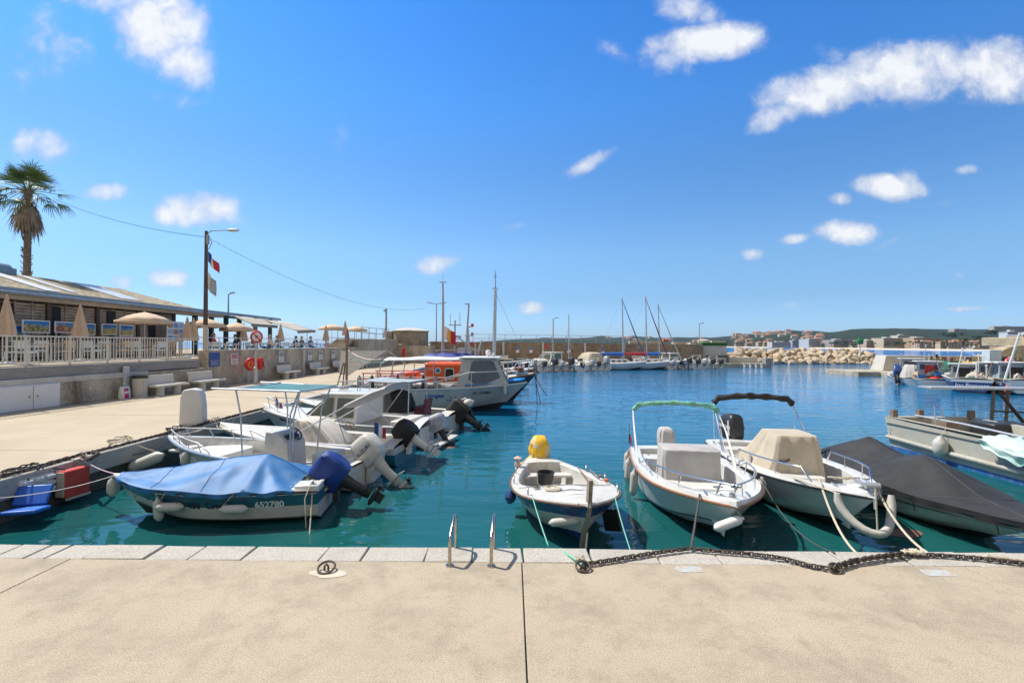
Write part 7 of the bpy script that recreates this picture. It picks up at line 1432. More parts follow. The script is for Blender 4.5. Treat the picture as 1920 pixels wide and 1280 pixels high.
for sx in (-1, 1):
    f = lambda y, k: (sx*(lerp(lerp(1.15, .80, (y-5.6)/2.4), lerp(1.02, .82, (y-5.85)/1.57), k)+.014), y, lerp(zf, zr, k)+(.12*(1-k)*(y-5.6)/2.4))
    MB().add([f(6.15, .30), f(6.45, .13), f(7.0, .14), f(7.58, .33), f(7.27, .90), f(7.1, .93), f(6.42, .93), f(6.28, .86)], [tuple(range(8))]).build('side_window', m_clearglass, wl, smooth=0, solid=.012)
MB().add([(-.7, 7.93, zf+.36), (.7, 7.93, zf+.36), (.74, 7.5, zr-.12), (-.74, 7.5, zr-.12)], [(0, 1, 2, 3)]).build('windscreen', m_clearglass, wl, smooth=0, solid=.02)
aw = MB().grid(lambda a, c: Vector((lerp(-1.1, 1.1, a), lerp(2.3, 5.75, c), 2.36+.10*math.sin(PI*a)-.03*math.sin(c*PI*3)+.05*c)), 8, 16).build('awning', m_white, bd, solid=.03)
for sx in (-1, 1):
    MB().tube([(sx*1.12, 2.0, 1.1), (sx*1.12, 2.2, 2.2), (sx*1.1, 2.5, 2.36), (sx*1.1, 5.7, 2.40)], .028, 8).build('awning_frame', m_galv, bd)
    MB().tube([(sx*1.1, 4.2, 1.05), (sx*1.1, 4.2, 2.36)], .02, 6).tube([(sx*1.1, 3.1, 1.05), (sx*1.1, 3.3, 2.36)], .02, 6).build('awning_pole', m_galv, bd)
    mb = MB(); mb.tube([(sx*1.32, .3, 1.42), (sx*1.33, 4.8, 1.42), (sx*1.3, 6.2, 1.85), (sx*.95, 8.0, 1.92), (sx*.55, 8.35, 1.80)], .022, 8); mb.build('handrail', m_white, bd)
    for y, z in ((.6, 1.42), (1.8, 1.42), (3.2, 1.42), (4.8, 1.42), (6.3, 1.86), (7.9, 1.92)): MB().tube([(sx*(h.half(y/L)-.04), y, h.sheer(y/L)), (sx*min(1.31, h.half(y/L)+.0), y, z)], .018, 6).build('stanchion', m_white, bd)
MB().box((0, 2.8, .95), (1.3, 4.2, .12)).box((-.6, 2.8, .7), (.1, 4.2, .4)).box((.6, 2.8, .7), (.1, 4.2, .4)).build('tank_bench', m_dark, bd); 
for k in range(7): MB().lathe([(0, 0), (.09, .0), (.1, .05), (.1, .5), (.06, .58), (.03, .66), (0, .68)], (.45, 1.0+k*.6, .98), n=10).build('air_tank', m_black if k % 2 else m_greymetal, bd)
hull_text(h, bd, 'plongee', .27, .535, .80, 1, m_letblue, False, .008, name='name_lettering'); hull_text(h, bd, 'NI  A24883', .19, .782, .91, 1, m_letb, False, .004, name='number_lettering')
mb = MB(); pts = [h.pt(.60+.006*i, h.u_at(.6+.006*i, .62-.05*math.sin(PI*i/10)), 1, .01) for i in range(11)]; mb.tube(pts, .016, 5); mb.box(h.pt(.62, h.u_at(.62, .72), 1, .01), (.03, .05, .05)).box(h.pt(.645, h.u_at(.645, .72), 1, .01), (.03, .05, .05)); mb.build('smile_mark', m_letblue, bd, smooth=60)
MB().box(h.pt(.71, h.u_at(.71, .52), 1, .0), (.03, .30, .07)).build('drain_slot', m_black, bd)
MB().tube([(h.half(.70)+.02, h.L*.70, z) for z in (1.05, .7, .3, .02)], .016, 5).build('hull_seam', m_greymetal, bd)
MB().lathe([(0, 0), (.1, .05), (.14, .2), (.1, .3), (0, .33)], (.3, 7.0, zr+.08), n=10).tube([(.5, 6.4, zr+.07), (.5, 6.4, zr+.8)], .01, 5).box((-.3, 7.2, zr+.15), (.5, .12, .16)).build('roof_gear', m_white, wl)
fender(W_(bd, (h.half(.885)+.14, L*.885, 1.12)), 'slim white fender hanging from the rail near the bow of the grey dive boat', .075, .62, (0, 0, 0), W_(bd, (h.half(.885)+.05, L*.885, 1.8)))
rope(sag(Vector((-8.9, 26.2, 2.0)), W_(bd, (1.0, 2.2, 2.4)), .2), .022, M('white_red_rope', (.6, .5, .48), .9), 'white rope from the gangway post down to the dive boat awning'); rope(sag(Vector((-8.9, 26.2, 1.6)), W_(bd, (.5, 2.2, 2.3)), .15), .014, m_greenrope, 'thin green rope from the gangway post to the dive boat')
t = thing('boarding_gangway', 'grey tilted boarding plate hanging behind the gangway post', 'gangway', (-9.2, 31, .4), .1); MB().add([(-1.7, 0, 1.45), (1.2, 0, 1.5), (.7, 0, 1.2), (-1.2, 0, -.1), (-1.8, 0, .0)], [(0, 1, 2, 3, 4)]).build('plate', m_galv, t, smooth=0, solid=.06)
MB().tube([(-1.7, 0, 1.45), (1.3, .2, .9)], .03, 6).tube([(1.2, 0, 1.5), (2.4, 0, .6)], .03, 6).build('stay', m_galv, t)
# ---- orange boat behind it
loc, rz, L = mooredside(26.4, -8.0, 1.35, -.1); h = Hull(L, 3.0, .95, 1.55, draft=.4, tw=.85, tm=.45, n=2.6, rake=1.3, rnd_=1, sp=2.2)
bo = thing('orange_boat', 'dark green hulled working boat with a bright orange wheelhouse behind the dive boat', 'boat', loc, rz)
hull_part(h, bo, [m_antifoul, m_hullgreen, m_maroon], [(.35, 0), (.92, 1), (1, 2)]); rail_tube(h, bo, 'rub_rail', m_wood, .05, 0, 0); deck_part(h, bo, m_gelold, .03, .30, .16, .4, .05)
wl = MB().loft([[(-1.05, 3.45, 1.0), (1.05, 3.45, 1.0), (1.0, 7.1, 1.0), (-1.0, 7.1, 1.0)], [(-1.0, 3.45, 2.02), (1.0, 3.45, 2.02), (.95, 6.9, 2.02), (-.95, 6.9, 2.02)], [(-.9, 3.5, 2.14), (.9, 3.5, 2.14), (.85, 6.8, 2.14), (-.85, 6.8, 2.14)]], True, False, True).build('wheelhouse', m_orange, bo, smooth=0, bevel=.04)
for k, y in enumerate((4.75, 5.75)):
    o = MB().loft([[(1.05-.02*0, y+a, 1.55+c) for a, c in roundrect(.50, .62, .1, 3)], [(1.07, y+a, 1.55+c) for a, c in roundrect(.50, .62, .1, 3)]], True, False, True).build('window_frame', m_galv, wl, smooth=0); MB().loft([[(1.075, y+a, 1.55+c) for a, c in roundrect(.40, .50, .08, 3)], [(1.08, y+a, 1.55+c) for a, c in roundrect(.40, .50, .08, 3)]], True, False, True).build('window', m_dark, wl, smooth=0)
MB().lathe([(.17, 0), (.17, .02), (0, .02)], (1.05, 4.15, 1.72), n=16, axis='X').build('emblem_disc', m_white, wl); MB().lathe([(.11, 0), (.11, .01), (0, .01)], (1.075, 4.15, 1.72), n=14, axis='X').lathe([(0, 0), (.03, 0), (0, .05)], (1.085, 4.15, 1.72), n=6, axis='X').build('emblem_mark', M('emblem_blue', (.02, .18, .40), .5), wl)
vs, fs = text_geo('180', .24, 1.1, 0, .004); mb = MB(Matrix.Translation((1.058, 3.52, 1.78)) @ Matrix.Rotation(PI/2, 4, 'Z') @ Matrix.Rotation(PI/2, 4, 'X')); mb.add([(v.x, v.y, 0) for v in vs], fs); mb.build('number', M('faded_white', (.68, .40, .34), .6), wl, smooth=0)
MB().box((0, 2.6, 1.35), (.9, .7, .5)).build('orange_float_box', m_orange, bo, bevel=.08)
mb = MB()
for z in (1.25, 1.55): mb.tube([(1.2, .2, z), (1.3, 3.2, z)], .03, 6).tube([(-1.2, .2, z), (-1.3, 3.2, z)], .03, 6)
mb.build('stern_rail', m_red, bo); [MB().tube([(sx*1.25, y, .95), (sx*1.25, y, 1.57)], .03, 6).build('rail_post', m_red, bo) for sx in (-1, 1) for y in (.3, 1.2, 2.1, 3.0)]
bow_rail(h, bo, .72, .985, .75, m_greymetal, .028, .10, 4); MB().tube([(-.5, 9.0, 1.65), (0, 9.2, 1.75), (.4, 8.9, 1.7)], .08, 6).box((0, 8.4, 1.75), (.9, .5, .25)).build('bow_gear', M('net_rust', (.22, .11, .07), .9, var=.4, scale=10), bo)
for k, (a, c_) in enumerate((((-.25, 9.25, 1.5), (.2, 9.7, -.5)), ((.25, 9.25, 1.5), (.5, 9.9, .4)), ((.1, 9.3, 1.4), (.9, 9.4, -.4)))):
    rope(sag(W_(bo, a), W_(bo, c_), .1), .02, m_darkrope, ('dark chain like rope hanging straight from the bow of the orange boat', 'dark rope bending out from the bow of the orange boat', 'dark rope slanting from the bow of the orange boat into the water')[k])
# ---- fishing boats with masts
m_mast = M('mast_grey', (.42, .43, .44), .5, .2, var=.12); m_tarpblue = M('violet_blue_tarp', (.03, .045, .22), .6, var=.3, scale=2)
def fishboat(Y, x0, x1, label, hullm, extras):
    loc, rz, L = mooredside(Y, x0, x1, -.1); h = Hull(L, 2.9, .95, 1.45, draft=.4, tw=.85, tm=.45, n=2.5, rake=1.0, rnd_=1, sp=2.2)
    b_ = thing('fishing_boat', label, 'boat', loc, rz); hull_part(h, b_, [m_antifoul, hullm, m_gelold], [(.35, 0), (.85, 1), (1, 2)], N=18); rail_tube(h, b_, 'rub_rail', m_wood, .05, 0, 0); deck_part(h, b_, m_gelold, .05, .6, .2, .4, .1, N=16)
    extras(b_, h); return b_
def ex1(b_, h):
    tz = 2.42
    MB().grid(lambda a, c: Vector(((a-.5)*2.4, 2.6+3.3*c, tz+.14*math.sin(PI*c)-.5*abs(a-.5)**1.6*1.6+.14*nz(a*4, c*7))), 14, 20).build('blue_tarp', m_tarpblue, b_, solid=.05)
    MB().loft(cab(4.2, 6.2, .8, .75, 1.0, 2.05, .05, .3), True, False, True).build('wheelhouse', m_white, b_, smooth=0)
    m = MB().tube([(0, 3.7, 1.5), (0, 3.68, 5.6), (.02, 3.66, 6.9)], [.10, .075, .05], 10).build('mast', m_mast, b_); MB().tube([(0, 3.66, 6.9), (0, 3.66, 7.6)], .012, 5).box((0, 3.66, 6.95), (.1, .45, .05)).build('antenna', m_greymetal, m)
    MB().tube([(.1, 5.1, 1.9), (.1, 5.3, 5.6)], [.08, .05], 8).box((.1, 5.2, 5.6), (.08, .3, .06)).build('second_mast', m_mast, b_)
    g = MB(); g.tube([(-.3, 4.4, 2), (-.3, 4.4, 4.6)], .05, 8).bar((-.3, 4.0, 4.3), (-.3, 4.8, 4.3), .06).bar((-.3, 4.1, 3.4), (-.3, 4.7, 3.4), .05).tube([(-.3, 4.1, 4.3), (-.3, 4.1, 5.0)], .02, 5).tube([(-.3, 4.7, 4.3), (-.3, 4.7, 5.1)], .02, 5).lathe([(0, 0), (.25, 0), (.25, .12), (0, .16)], (-.3, 4.55, 3.5), n=12); g.build('antenna_mast', m_mast, b_)
    g = MB(); g.bar((0, 3.2, 2.7), (0, 6.4, 2.75), .07).bar((.5, 3.4, 1.4), (.5, 3.4, 2.75), .06).bar((.5, 6.2, 1.4), (.5, 6.2, 2.75), .06).bar((.5, 3.4, 2.75), (.5, 6.2, 2.75), .06).tube([(.4, 4.6, 3.6), (.4, 6.0, 2.5)], .05, 6); g.build('gallows', m_mast, b_)
def ex2(b_, h):
    MB().loft(cab(3.6, 6.0, .85, .8, 1.0, 2.3, .05, .3), True, False, True).build('wheelhouse', m_white, b_, smooth=0)
    m = MB().tube([(0, 5.3, 1.5), (-.0, 5.1, 4.5)], [.09, .05], 8).build('mast', m_mast, b_)
    for z in (3.0, 3.7, 4.3): MB().box((0, 5.2, z), (.06, .6 if z < 4 else .3, .06)).lathe([(0, 0), (.1, .02), (.1, .22), (0, .25)], (0, 5.42, z), n=8).build('lamp_cluster', m_red if z != 3.7 else m_greymetal, m)
    MB().tube([(0, 5.6, 1.6), (.1, 6.1, 3.4)], .06, 6).bar((0, 3.0, 2.2), (.2, 8.0, 2.35), .06).box((0, 4.9, 2.6), (.8, .9, .5)).build('winch_gear', m_mast, b_)
f1 = fishboat(30.2, -8.0, 0.5, 'fishing boat with a tall grey mast and a violet blue tarpaulin behind the orange boat', m_hullgreen, ex1)
f2 = fishboat(33.8, -8.2, 0.6, 'white fishing boat with red lamp clusters on a short mast, behind the tarpaulined one', m_navy, ex2)
flag('boat_flag', 'tattered white, yellow and red flag flying from the tall fishing boat mast', W_(f1, (.1, 3.75, 4.25)), [fw, M('flag_yellow', (.6, .4, .06), .8), frd], 1.0, .8, -.2, .6)
loc, rz, L = mooredside(38.2, -6.5, 1.7, -.1); h = Hull(L, 2.4, .85, 1.15, draft=.4, tw=.7, tm=.45, n=2.3, rake=1.0, rnd_=1)
bs = thing('sailing_boat', 'sailing boat with the tallest bare aluminium mast, behind the dive boat wheelhouse', 'boat', loc, rz); hull_part(h, bs, [m_antifoul, m_gel], [(.35, 0), (1, 1)], N=18); deck_part(h, bs, m_gel, .05, .35, .3, .4, .12, N=16)
MB().loft(cab(2.8, 6.2, .85, .7, .9, 1.5, .1, .9), True, False, True).build('cabin', m_gel, bs, smooth=0)
m = MB().tube([(0, 5.1, 1.2), (0, 5.15, 7.4), (0, 5.15, 7.42)], [.14, .12, .10], 12).build('mast', m_galv, bs); MB().tube([(0, 5.15, 7.4), (0, 5.15, 8.9)], [.05, .03], 6).box((0, 5.15, 7.5), (.1, .45, .06)).box((0, 5.15, 8.45), (.08, .3, .05)).build('masthead', m_greymetal, m)
MB().tube([(0, 5.1, 7.3), (0, 8.0, 1.2)], .012, 5).tube([(0, 5.1, 7.3), (.9, 4.9, 1.0)], .012, 5).tube([(0, 5.1, 7.3), (-.9, 4.9, 1.0)], .012, 5).build('rigging', m_greymetal, bs)
MB().tube([(0, 5.0, 1.9), (0, 2.2, 2.0)], .06, 8).build('boom', m_galv, bs); bow_rail(h, bs, .8, .99, .55, m_steel, .02, .05, 2)
# ---- small boats: one set of shapes for the far row, copied with new labels
def small_boat(kind, label, loc, rz, s=1.0, hullm=None, engm=None):
    h = Hull(5.2, 2.05, .62, .85, draft=.25, tw=.88, tm=.42, n=2.5, rake=.8, cw=(.88, .6)); t = thing('moored_boat', label, 'boat', loc, rz, 'small boats moored along the far quay'); t.scale = (s,)*3
    hull_part(h, t, [m_antifoul, hullm or m_gel], [(.28, 0), (1, 1)], N=14); deck_part(h, t, m_gel, .05, .72 if kind != 1 else .4, .22, .2, .08, N=14); rail_tube(h, t, 'rub_rail', m_greymetal, .025, 0, 0, n=14)
    if kind == 0:
        MB().loft(cab(1.9, 2.7, .42, .36, .2, 1.15, .0, .2), True, False, True).build('console', m_white, t, smooth=0); MB().loft([[(-.42, 2.5, 1.1), (.42, 2.5, 1.1), (.42, 2.54, 1.1), (-.42, 2.54, 1.1)], [(-.34, 2.3, 1.5), (.34, 2.3, 1.5), (.34, 2.33, 1.5), (-.34, 2.33, 1.5)]], True, True, True).build('windscreen', m_smoke, t, smooth=0)
        bow_rail(h, t, .55, .98, .3, m_steel, .018, .06, 2)
    if kind == 1:
        w = MB().loft(cab(2.1, 4.0, .82, .72, .7, 1.85, .05, .55), True, False, True).build('pilothouse', m_white, t, smooth=0, bevel=.03)
        MB().box((0, 2.75, 1.89), (1.6, 1.7, .07)).build('roof', m_white, w)
        MB().add([(-.62, 2.09, 1.2), (.62, 2.09, 1.2), (.58, 2.12, 1.75), (-.58, 2.12, 1.75)], [(0, 1, 2, 3)]).build('rear_window', M('green_glass', (.05, .13, .10), .1), w, smooth=0, solid=.03)
        for sx in (-1, 1): MB().add([(sx*.815, 2.3, 1.2), (sx*.77, 3.5, 1.2), (sx*.73, 3.2, 1.75), (sx*.765, 2.3, 1.75)], [(0, 1, 2, 3)]).build('side_window', m_smoke, w, smooth=0, solid=.03)
    if kind == 2:
        MB().tube([(-.9, 1.3, .7), (-.8, 1.0, 1.8), (.8, 1.0, 1.8), (.9, 1.3, .7)], .035, 8).tube([(-.9, 2.3, .8), (-.8, 1.1, 1.8)], .025, 6).tube([(.9, 2.3, .8), (.8, 1.1, 1.8)], .025, 6).build('arch', m_white, t)
        draped(t, 'canvas', m_gelold, rings_at(1.6, 1.8, .3, [(1, 1, .72, 0, 2.7), (.95, .9, 1.1, 0, 2.6), (.6, .5, 1.3, 0, 2.6)]), amp=.03)
    if kind == 3:
        draped(t, 'canvas', m_tan, rings_at(1.7, 2.4, .3, [(1, 1, .70, 0, 2.4), (.97, .95, 1.2, 0, 2.3), (.8, .7, 1.65, 0, 2.1), (.4, .4, 1.75, 0, 2.0)]), amp=.05); MB().loft(cab(2.6, 4.2, .8, .4, .7, 1.3, .1, .9), True, False, True).build('cabin', m_white, t, smooth=0)
        for sx in (-1, 1): MB().add([h.pt(q, u, sx, .01) for q in [.02+.1*i for i in range(9)] for u in (.72, .80)], [(i*2, i*2+2, i*2+3, i*2+1) for i in range(8)]).build('stripe', m_navy, t, smooth=0)
    if kind == 4:
        m = MB().tube([(0, 2.9, .5), (.0, 3.0, 6.9)], [.06, .04], 8).build('mast', m_galv, t); MB().tube([(0, 2.9, 5.4), (0, 4.9, .95)], .012, 5).tube([(0, 2.9, 6.6), (-.6, 1.3, 1.0)], .02, 5).build('rigging', m_greymetal, t); MB().bar((-.5, 2.95, 4.0), (.6, 2.95, 4.0), .03).build('spreader', m_galv, t); MB().bar((0, 2.8, 1.2), (0, .9, 1.3), .06).build('boom', m_galv, t)
    outboard(t, 0, -.05, .66, .15 if kind != 4 else .9, engm or m_black, m_greymetal if kind != 4 else m_black, 1.1 if kind != 4 else .6)
    return t
def sternat(u, dy=0):
    """where the stern of a far boat lies at column u"""
    t_ = ray(u, 690); k = t_.x/t_.y; Y = (57.0-.48*8.8)/(1-.48*k)+dy; return (k*Y, Y, ZW)
FR = .46
far = [(972, 0, 'small white motorboat at the left end of the far row by the dive boat', .9), (1000, 0, 'white console motorboat with a grey outboard, second in the far row', 1.0), (1038, 2, 'white motorboat with a high white arch in the far row', 1.1), (1068, 1, 'white pilothouse motorboat with green glass in the far row', 1.15), (1090, 4, 'small sailing dinghy with a thin bare mast in the far row', 1.0), (1108, 0, 'white motorboat between the sailing dinghy and the tan covered boat', .95), (1134, 3, 'white motorboat with a tan canvas and navy stripe in the far row', 1.25)]
far2 = [(1260, 0, 'small white outboard boat right of the blue covered sailing yacht', .9), (1273, 2, 'white outboard boat with an arch, left of the boat below the stone stairs', .85), (1289, 1, 'white pilothouse boat below the stone stairs', 1.1), (1306, 0, 'outboard boat with a dark blue engine below the lamp by the stairs', 1.0), (1319, 2, 'outboard boat with a white arch in front of the blockhouse', 1.0), (1334, 0, 'outboard boat with a dark engine below the blockhouse', 1.0), (1349, 2, 'last white boat with an arch beside the pier', .95)]
far3 = [(986, 2, 'small white boat with an arch, between the first two console boats of the far row', .85), (1019, 0, 'white console boat squeezed left of the high white arch in the far row', .9), (1053, 0, 'white console boat squeezed between the high arch and the pilothouse boat', .9), (1121, 2, 'white boat with an arch just left of the tan covered boat', .85), (1281, 0, 'white outboard boat squeezed left of the pilothouse boat below the stairs', .9)]
for u, k, lab, s in far+far2+far3: small_boat(k, lab, sternat(u, rnd.uniform(-.5, .5)), FR+rnd.uniform(-.12, .12), s, rnd.choice([m_gel, m_white, m_gelold]), rnd.choice([m_black, m_greymetal, m_black]))
for k, (Y, lab) in enumerate(((42.5, 'white motorboat moored beyond the sailing boat with the tallest mast'), (45.5, 'white motorboat, second beyond the tallest mast at the side quay'), (49, 'farthest white motorboat moored at the side quay'))):
    o = small_boat((0, 2, 0)[k], lab, (-1.5+k*.8, Y, ZW), PI/2, 1.15)
# ---- three sailing yachts
def yacht(u, label, mast_h, cover, genoa, s=1.0, dirn=(1, -.15), hullm=None):
    t_ = ray(u, 690); k = t_.x/t_.y; Y = (57.0-.48*8.8)/(1-.48*k)+2.3; rz = math.atan2(-dirn[0], dirn[1]); h = Hull(6.6, 2.2, .75, 1.05, draft=.3, tw=.7, tm=.45, n=2.2, rake=1.0, rnd_=1)
    o = Vector((k*Y, Y, ZW))-Matrix.Rotation(rz, 3, 'Z') @ Vector((0, 3.3, 0)); t = thing('sailing_yacht', label, 'yacht', o, rz, 'sailing yachts at the far quay')
    hull_part(h, t, [m_antifoul, hullm or m_gel], [(.35, 0), (1, 1)], N=18); deck_part(h, t, m_gel, .05, .3, .3, .4, .1, N=14); c_ = MB().loft(cab(2.0, 4.9, .75, .6, .85, 1.35, .05, .8), True, False, True).build('cabin', m_gel, t, smooth=0, bevel=.03)
    for sx in (-1, 1):
        for y in (2.4, 3.1, 3.8): MB().box((sx*.71, y, 1.12), (.1, .4, .14)).build('window', m_dark, c_)
    MB().tube([(0, 3.7, 1.2), (.0, 3.45, mast_h)], [.085, .06], 10).build('mast', m_mast, t); MB().bar((-.7, 3.55, mast_h*.62), (.7, 3.55, mast_h*.62), .04).build('spreader', m_mast, t)
    rg = [[(.16*math.cos(2*PI*i/10)*w, y, 1.95+.22*math.sin(2*PI*i/10)*w+.1*y*.1) for i in range(10)] for y, w in ((.6, .45), (1.4, .8), (2.4, 1.0), (3.2, 1.15), (3.66, 1.5), (3.7, .6))]; MB().tube([(0, .4, 1.9), (0, 3.6, 1.9)], .05, 6).build('boom', m_mast, t); MB().loft(rg, True, True, True).build('sail_cover', cover, t, smooth=60)
    MB().tube([(0, 3.5, mast_h*.96), (0, 5.1, mast_h*.5), (0, 6.45, 1.3)], [.03, .075, .05], 8).build('furled_genoa', genoa, t); MB().tube([(0, 3.45, mast_h), (0, .1, .9)], .012, 4).tube([(0, 3.5, mast_h*.9), (.9, 3.5, .9)], .012, 4).tube([(0, 3.5, mast_h*.9), (-.9, 3.5, .9)], .012, 4).build('stays', m_greymetal, t)
    bow_rail(h, t, .82, .99, .5, m_steel, .02, .05, 2); return t
m_covb = M('sail_cover_blue', (.02, .12, .45), .8, var=.2); m_covr = M('sail_cover_red', (.36, .03, .05), .8, var=.2); m_genb = M('genoa_blue', (.03, .11, .30), .8); m_genr = M('genoa_red', (.22, .03, .05), .8)
yacht(1163, 'sailing yacht with a blue sail cover and blue furled foresail, left one of three', 9.1, m_covb, m_genb); yacht(1207, 'sailing yacht with a red sail cover and dark red furled foresail, middle one of three', 9.5, m_covr, m_genr); yacht(1231, 'sailing yacht with a blue cover and white furled foresail, right one of three', 8.6, m_covb, m_gelold)
q = Q(1245, 635, 66); flag('boat_flag', 'small red flag flying above the right sailing yacht', q, [frd, frd], .6, .4, 0, .2, pole=(1.8, .1, .02))
# ---- the fishing fleet at the right-hand quay
def rplace(u, v, dirn, Ls): p = P(u, v, ZW); d = Vector(dirn).normalized()*Ls; return place((p.x, p.y), (p.x+d.x, p.y+d.y))
def quayboat(u, v, dirn, Ls, B, label, hullm, top=None, ff=(.62, .9), cat='boat'):
    loc, rz, L = rplace(u, v, dirn, Ls); h = Hull(L, B, ff[0], ff[1], draft=.3, tw=.86, tm=.45, n=2.5, rake=.7, rnd_=1); t = thing('quay_boat', label, cat, loc, rz, 'boats at the right-hand quay')
    hull_part(h, t, [m_antifoul, hullm, m_gel], [(.33, 0), (.85, 1), (1, 2)], N=16); deck_part(h, t, m_gelold, .05, .6, .2, .25, .1, N=14); rail_tube(h, t, 'rub_rail', m_wood, .035, 0, 0, n=16)
    if top: top(t, h)
    return t, h
def wheelhouse(t, y0, y1, w, z1, mat, doorm, roofm=None):
    a = MB().loft(cab(y0, y1, w, w*.95, .5, z1, 0, .1), True, False, True).build('wheelhouse', mat, t, smooth=0, bevel=.02); MB().box((0, (y0+y1)/2, z1+.03), (w*2.2, y1-y0+.3, .07)).build('roof', roofm or m_white, a)
    MB().box((0, y0-.015, .5+(z1-.5)*.42), (w*.8, .03, (z1-.5)*.8)).build('door', doorm, a)
    for sx in (-1, 1): MB().add([(sx*(w+.012), y0+.2, z1-.65), (sx*(w+.012), y1-.3, z1-.65), (sx*(w*.96+.012), y1-.3, z1-.2), (sx*(w*.96+.012), y0+.2, z1-.2)], [(0, 1, 2, 3)]).build('side_window', m_clearglass, a, smooth=0, solid=.02)
    for sx in (-1, 1): MB().box((sx*w*.62, y0-.02, z1-.4), (w*.4, .03, .4)).build('rear_window', m_clearglass, a)
    return a
ta, ha = quayboat(1690, 720, (.55, .8), 4.5, 1.8, 'small white boat with two dark outboards at the left of the right-hand fleet', m_gel); outboard(ta, -.3, -.05, .66, .6, m_navy, m_black, 1.35); outboard(ta, .55, -.05, .6, .6, m_black, m_black, .9)
tb, hb = quayboat(1722, 724, (.5, .85), 6.0, 2.2, 'white boat with a striped grey sheet over its bow and a grey wheelhouse', m_white, lambda t, h: wheelhouse(t, 2.3, 3.9, .72, 2.15, m_greymetal, m_dark))
draped(tb, 'sheet', m_greycloth, rings_at(1.6, 1.6, .3, [(1, 1, .6, -.2, 1.4), (.95, .9, 1.0, -.2, 1.5), (.5, .5, 1.7, -.2, 1.7)]), amp=.06)
tc_, hc = quayboat(1752, 728, (.5, .85), 6.5, 2.2, 'white boat with a red door in its grey wheelhouse and red nets on deck', m_gelold, lambda t, h: wheelhouse(t, 1.6, 3.2, .75, 2.0, m_greymetal, m_red)); MB().lathe([(0, .0), (.6, .02), (.5, .2), (.2, .35), (0, .38)], (.2, .9, .5), n=12).build('net_pile', m_red, tc_)
td, hd = quayboat(1822, 737, (.6, .8), 7.0, 2.6, 'navy fishing boat with white lettering across its stern', m_navy, lambda t, h: wheelhouse(t, 3.6, 5.0, .75, 1.9, m_greymetal, m_dark), (.95, 1.3))
vs, fs = text_geo('Jou Franceto', .40, 1.0, .15, .006); wx = max(v.x for v in vs); mb = MB(Matrix.Translation((0, -.02, .52)) @ Matrix.Rotation(PI/2, 4, 'X')); mb.add([((v.x-wx/2)*.85, v.y, 0) for v in vs], fs); mb.build('stern_lettering', m_letw, td, smooth=0)
te, he = quayboat(1868, 735, (.55, .8), 7.5, 2.6, 'fishing boat with a large pale grey wheelhouse and white frame at the right edge', m_navy, lambda t, h: wheelhouse(t, 1.2, 2.6, .75, 2.0, M('house_grey', (.27, .30, .33), .6, var=.15), m_galv), (.9, 1.2)); MB().tube([(-1, .3, .9), (-1, .3, 2.1), (1, .3, 2.1), (1, .3, .9)], .06, 6).build('stern_frame', m_white, te)
tf, hf = quayboat(1935, 742, (.4, .9), 8, 2.8, 'large pale blue and white fishing boat cut by the right edge', m_white, lambda t, h: wheelhouse(t, 2.0, 3.8, .9, 2.1, M('pale_blue_house', (.30, .36, .42), .6), m_dark), (1.0, 1.3)); MB().tube([(-1.2, .5, .9), (-.5, .3, 4.2)], .07, 8).build('white_spar', m_white, tf)
tg, hg = quayboat(1790, 716, (.5, .85), 6.0, 2.2, 'small cream fishing boat behind the navy one, nets heaped on deck', m_gelold); MB().lathe([(0, 0), (.7, .02), (.6, .3), (.2, .5), (0, .55)], (0, 2.5, .6), n=12).build('net_pile', M('net_brown', (.24, .17, .12), .95, var=.4, scale=12), tg)
# things standing on the right-hand quay
def onq(u, v, Y): q = Q(u, v, Y); return Vector((q.x, Y, -.24))
def item(name, label, cat, p, mb, mat, rz=0, bevel=.02, grp=None):
    return tag(mb.build(name, mat, bevel=bevel, loc=p), label, cat, grp)
p = onq(1859, 690, 47); item('storage_cabinet', 'tall pale blue storage cabinet standing on the right-hand quay', 'cabinet', p, MB().box((0, 0, 1.35), (1.15, .8, 2.2)).box((0, -.41, 1.35), (1.0, .03, 2.0)).box((0, 0, .12), (1.0, .7, .24)), M('cabinet_blue', (.46, .54, .60), .5))
p = onq(1783, 690, 47); t = thing('green_crates', 'green net bin on the right-hand quay behind the red door boat', 'bin', p); MB().loft([[(x*s, y*s, z) for x, y in roundrect(1.2, .9, .1, 3)] for z, s in ((0, .9), (1.35, 1.05), (1.35, .95), (.9, .9))], True, True, True).build('bin', M('bin_green', (.04, .22, .15), .6), t)
p = onq(1810, 690, 47); item('yellow_kayak', 'yellow plastic hull lying upside down on stacked gear at the right-hand quay', 'kayak', p+Vector((0, 0, 1.15)), MB().loft([[(x, y*w, z*w) for y, z in [(.3*math.cos(a), .18*math.sin(a)) for a in [2*PI*i/10 for i in range(10)]]] for x, w in ((-1.2, .1), (-.7, .8), (0, 1), (.7, .8), (1.2, .1))], True, True, True), m_yellow)
p = onq(1812, 700, 46.6); item('white_skiff', 'upturned white skiff on trestles under the yellow hull', 'skiff', p+Vector((0, 0, .55)), MB().loft([[(x, y*w, z*w) for y, z in [(.6*math.cos(a), .4*math.sin(a)) for a in [PI*i/8 for i in range(9)]]] for x, w in ((-1.6, .3), (-.8, .9), (.3, 1), (1.2, .8), (1.9, .1))], True, True, True).box((-1, 0, -.25), (.1, 1, .6)).box((1, 0, -.25), (.1, 1, .6)), m_gelold)
p = Q(1893, 680, 44); t = thing('life_ring', 'red and white life ring hung on a post at the right-hand quay', 'life ring', (p.x, p.y, p.z-.1), .3)
for k in range(4): MB().tube([(.48*math.cos(a), 0, .48*math.sin(a)) for a in [PI/2*k+.3+PI/2*i/8*(1.0) for i in range(9)]], .15, 10).build('segment', m_red if k % 2 else m_white, t)
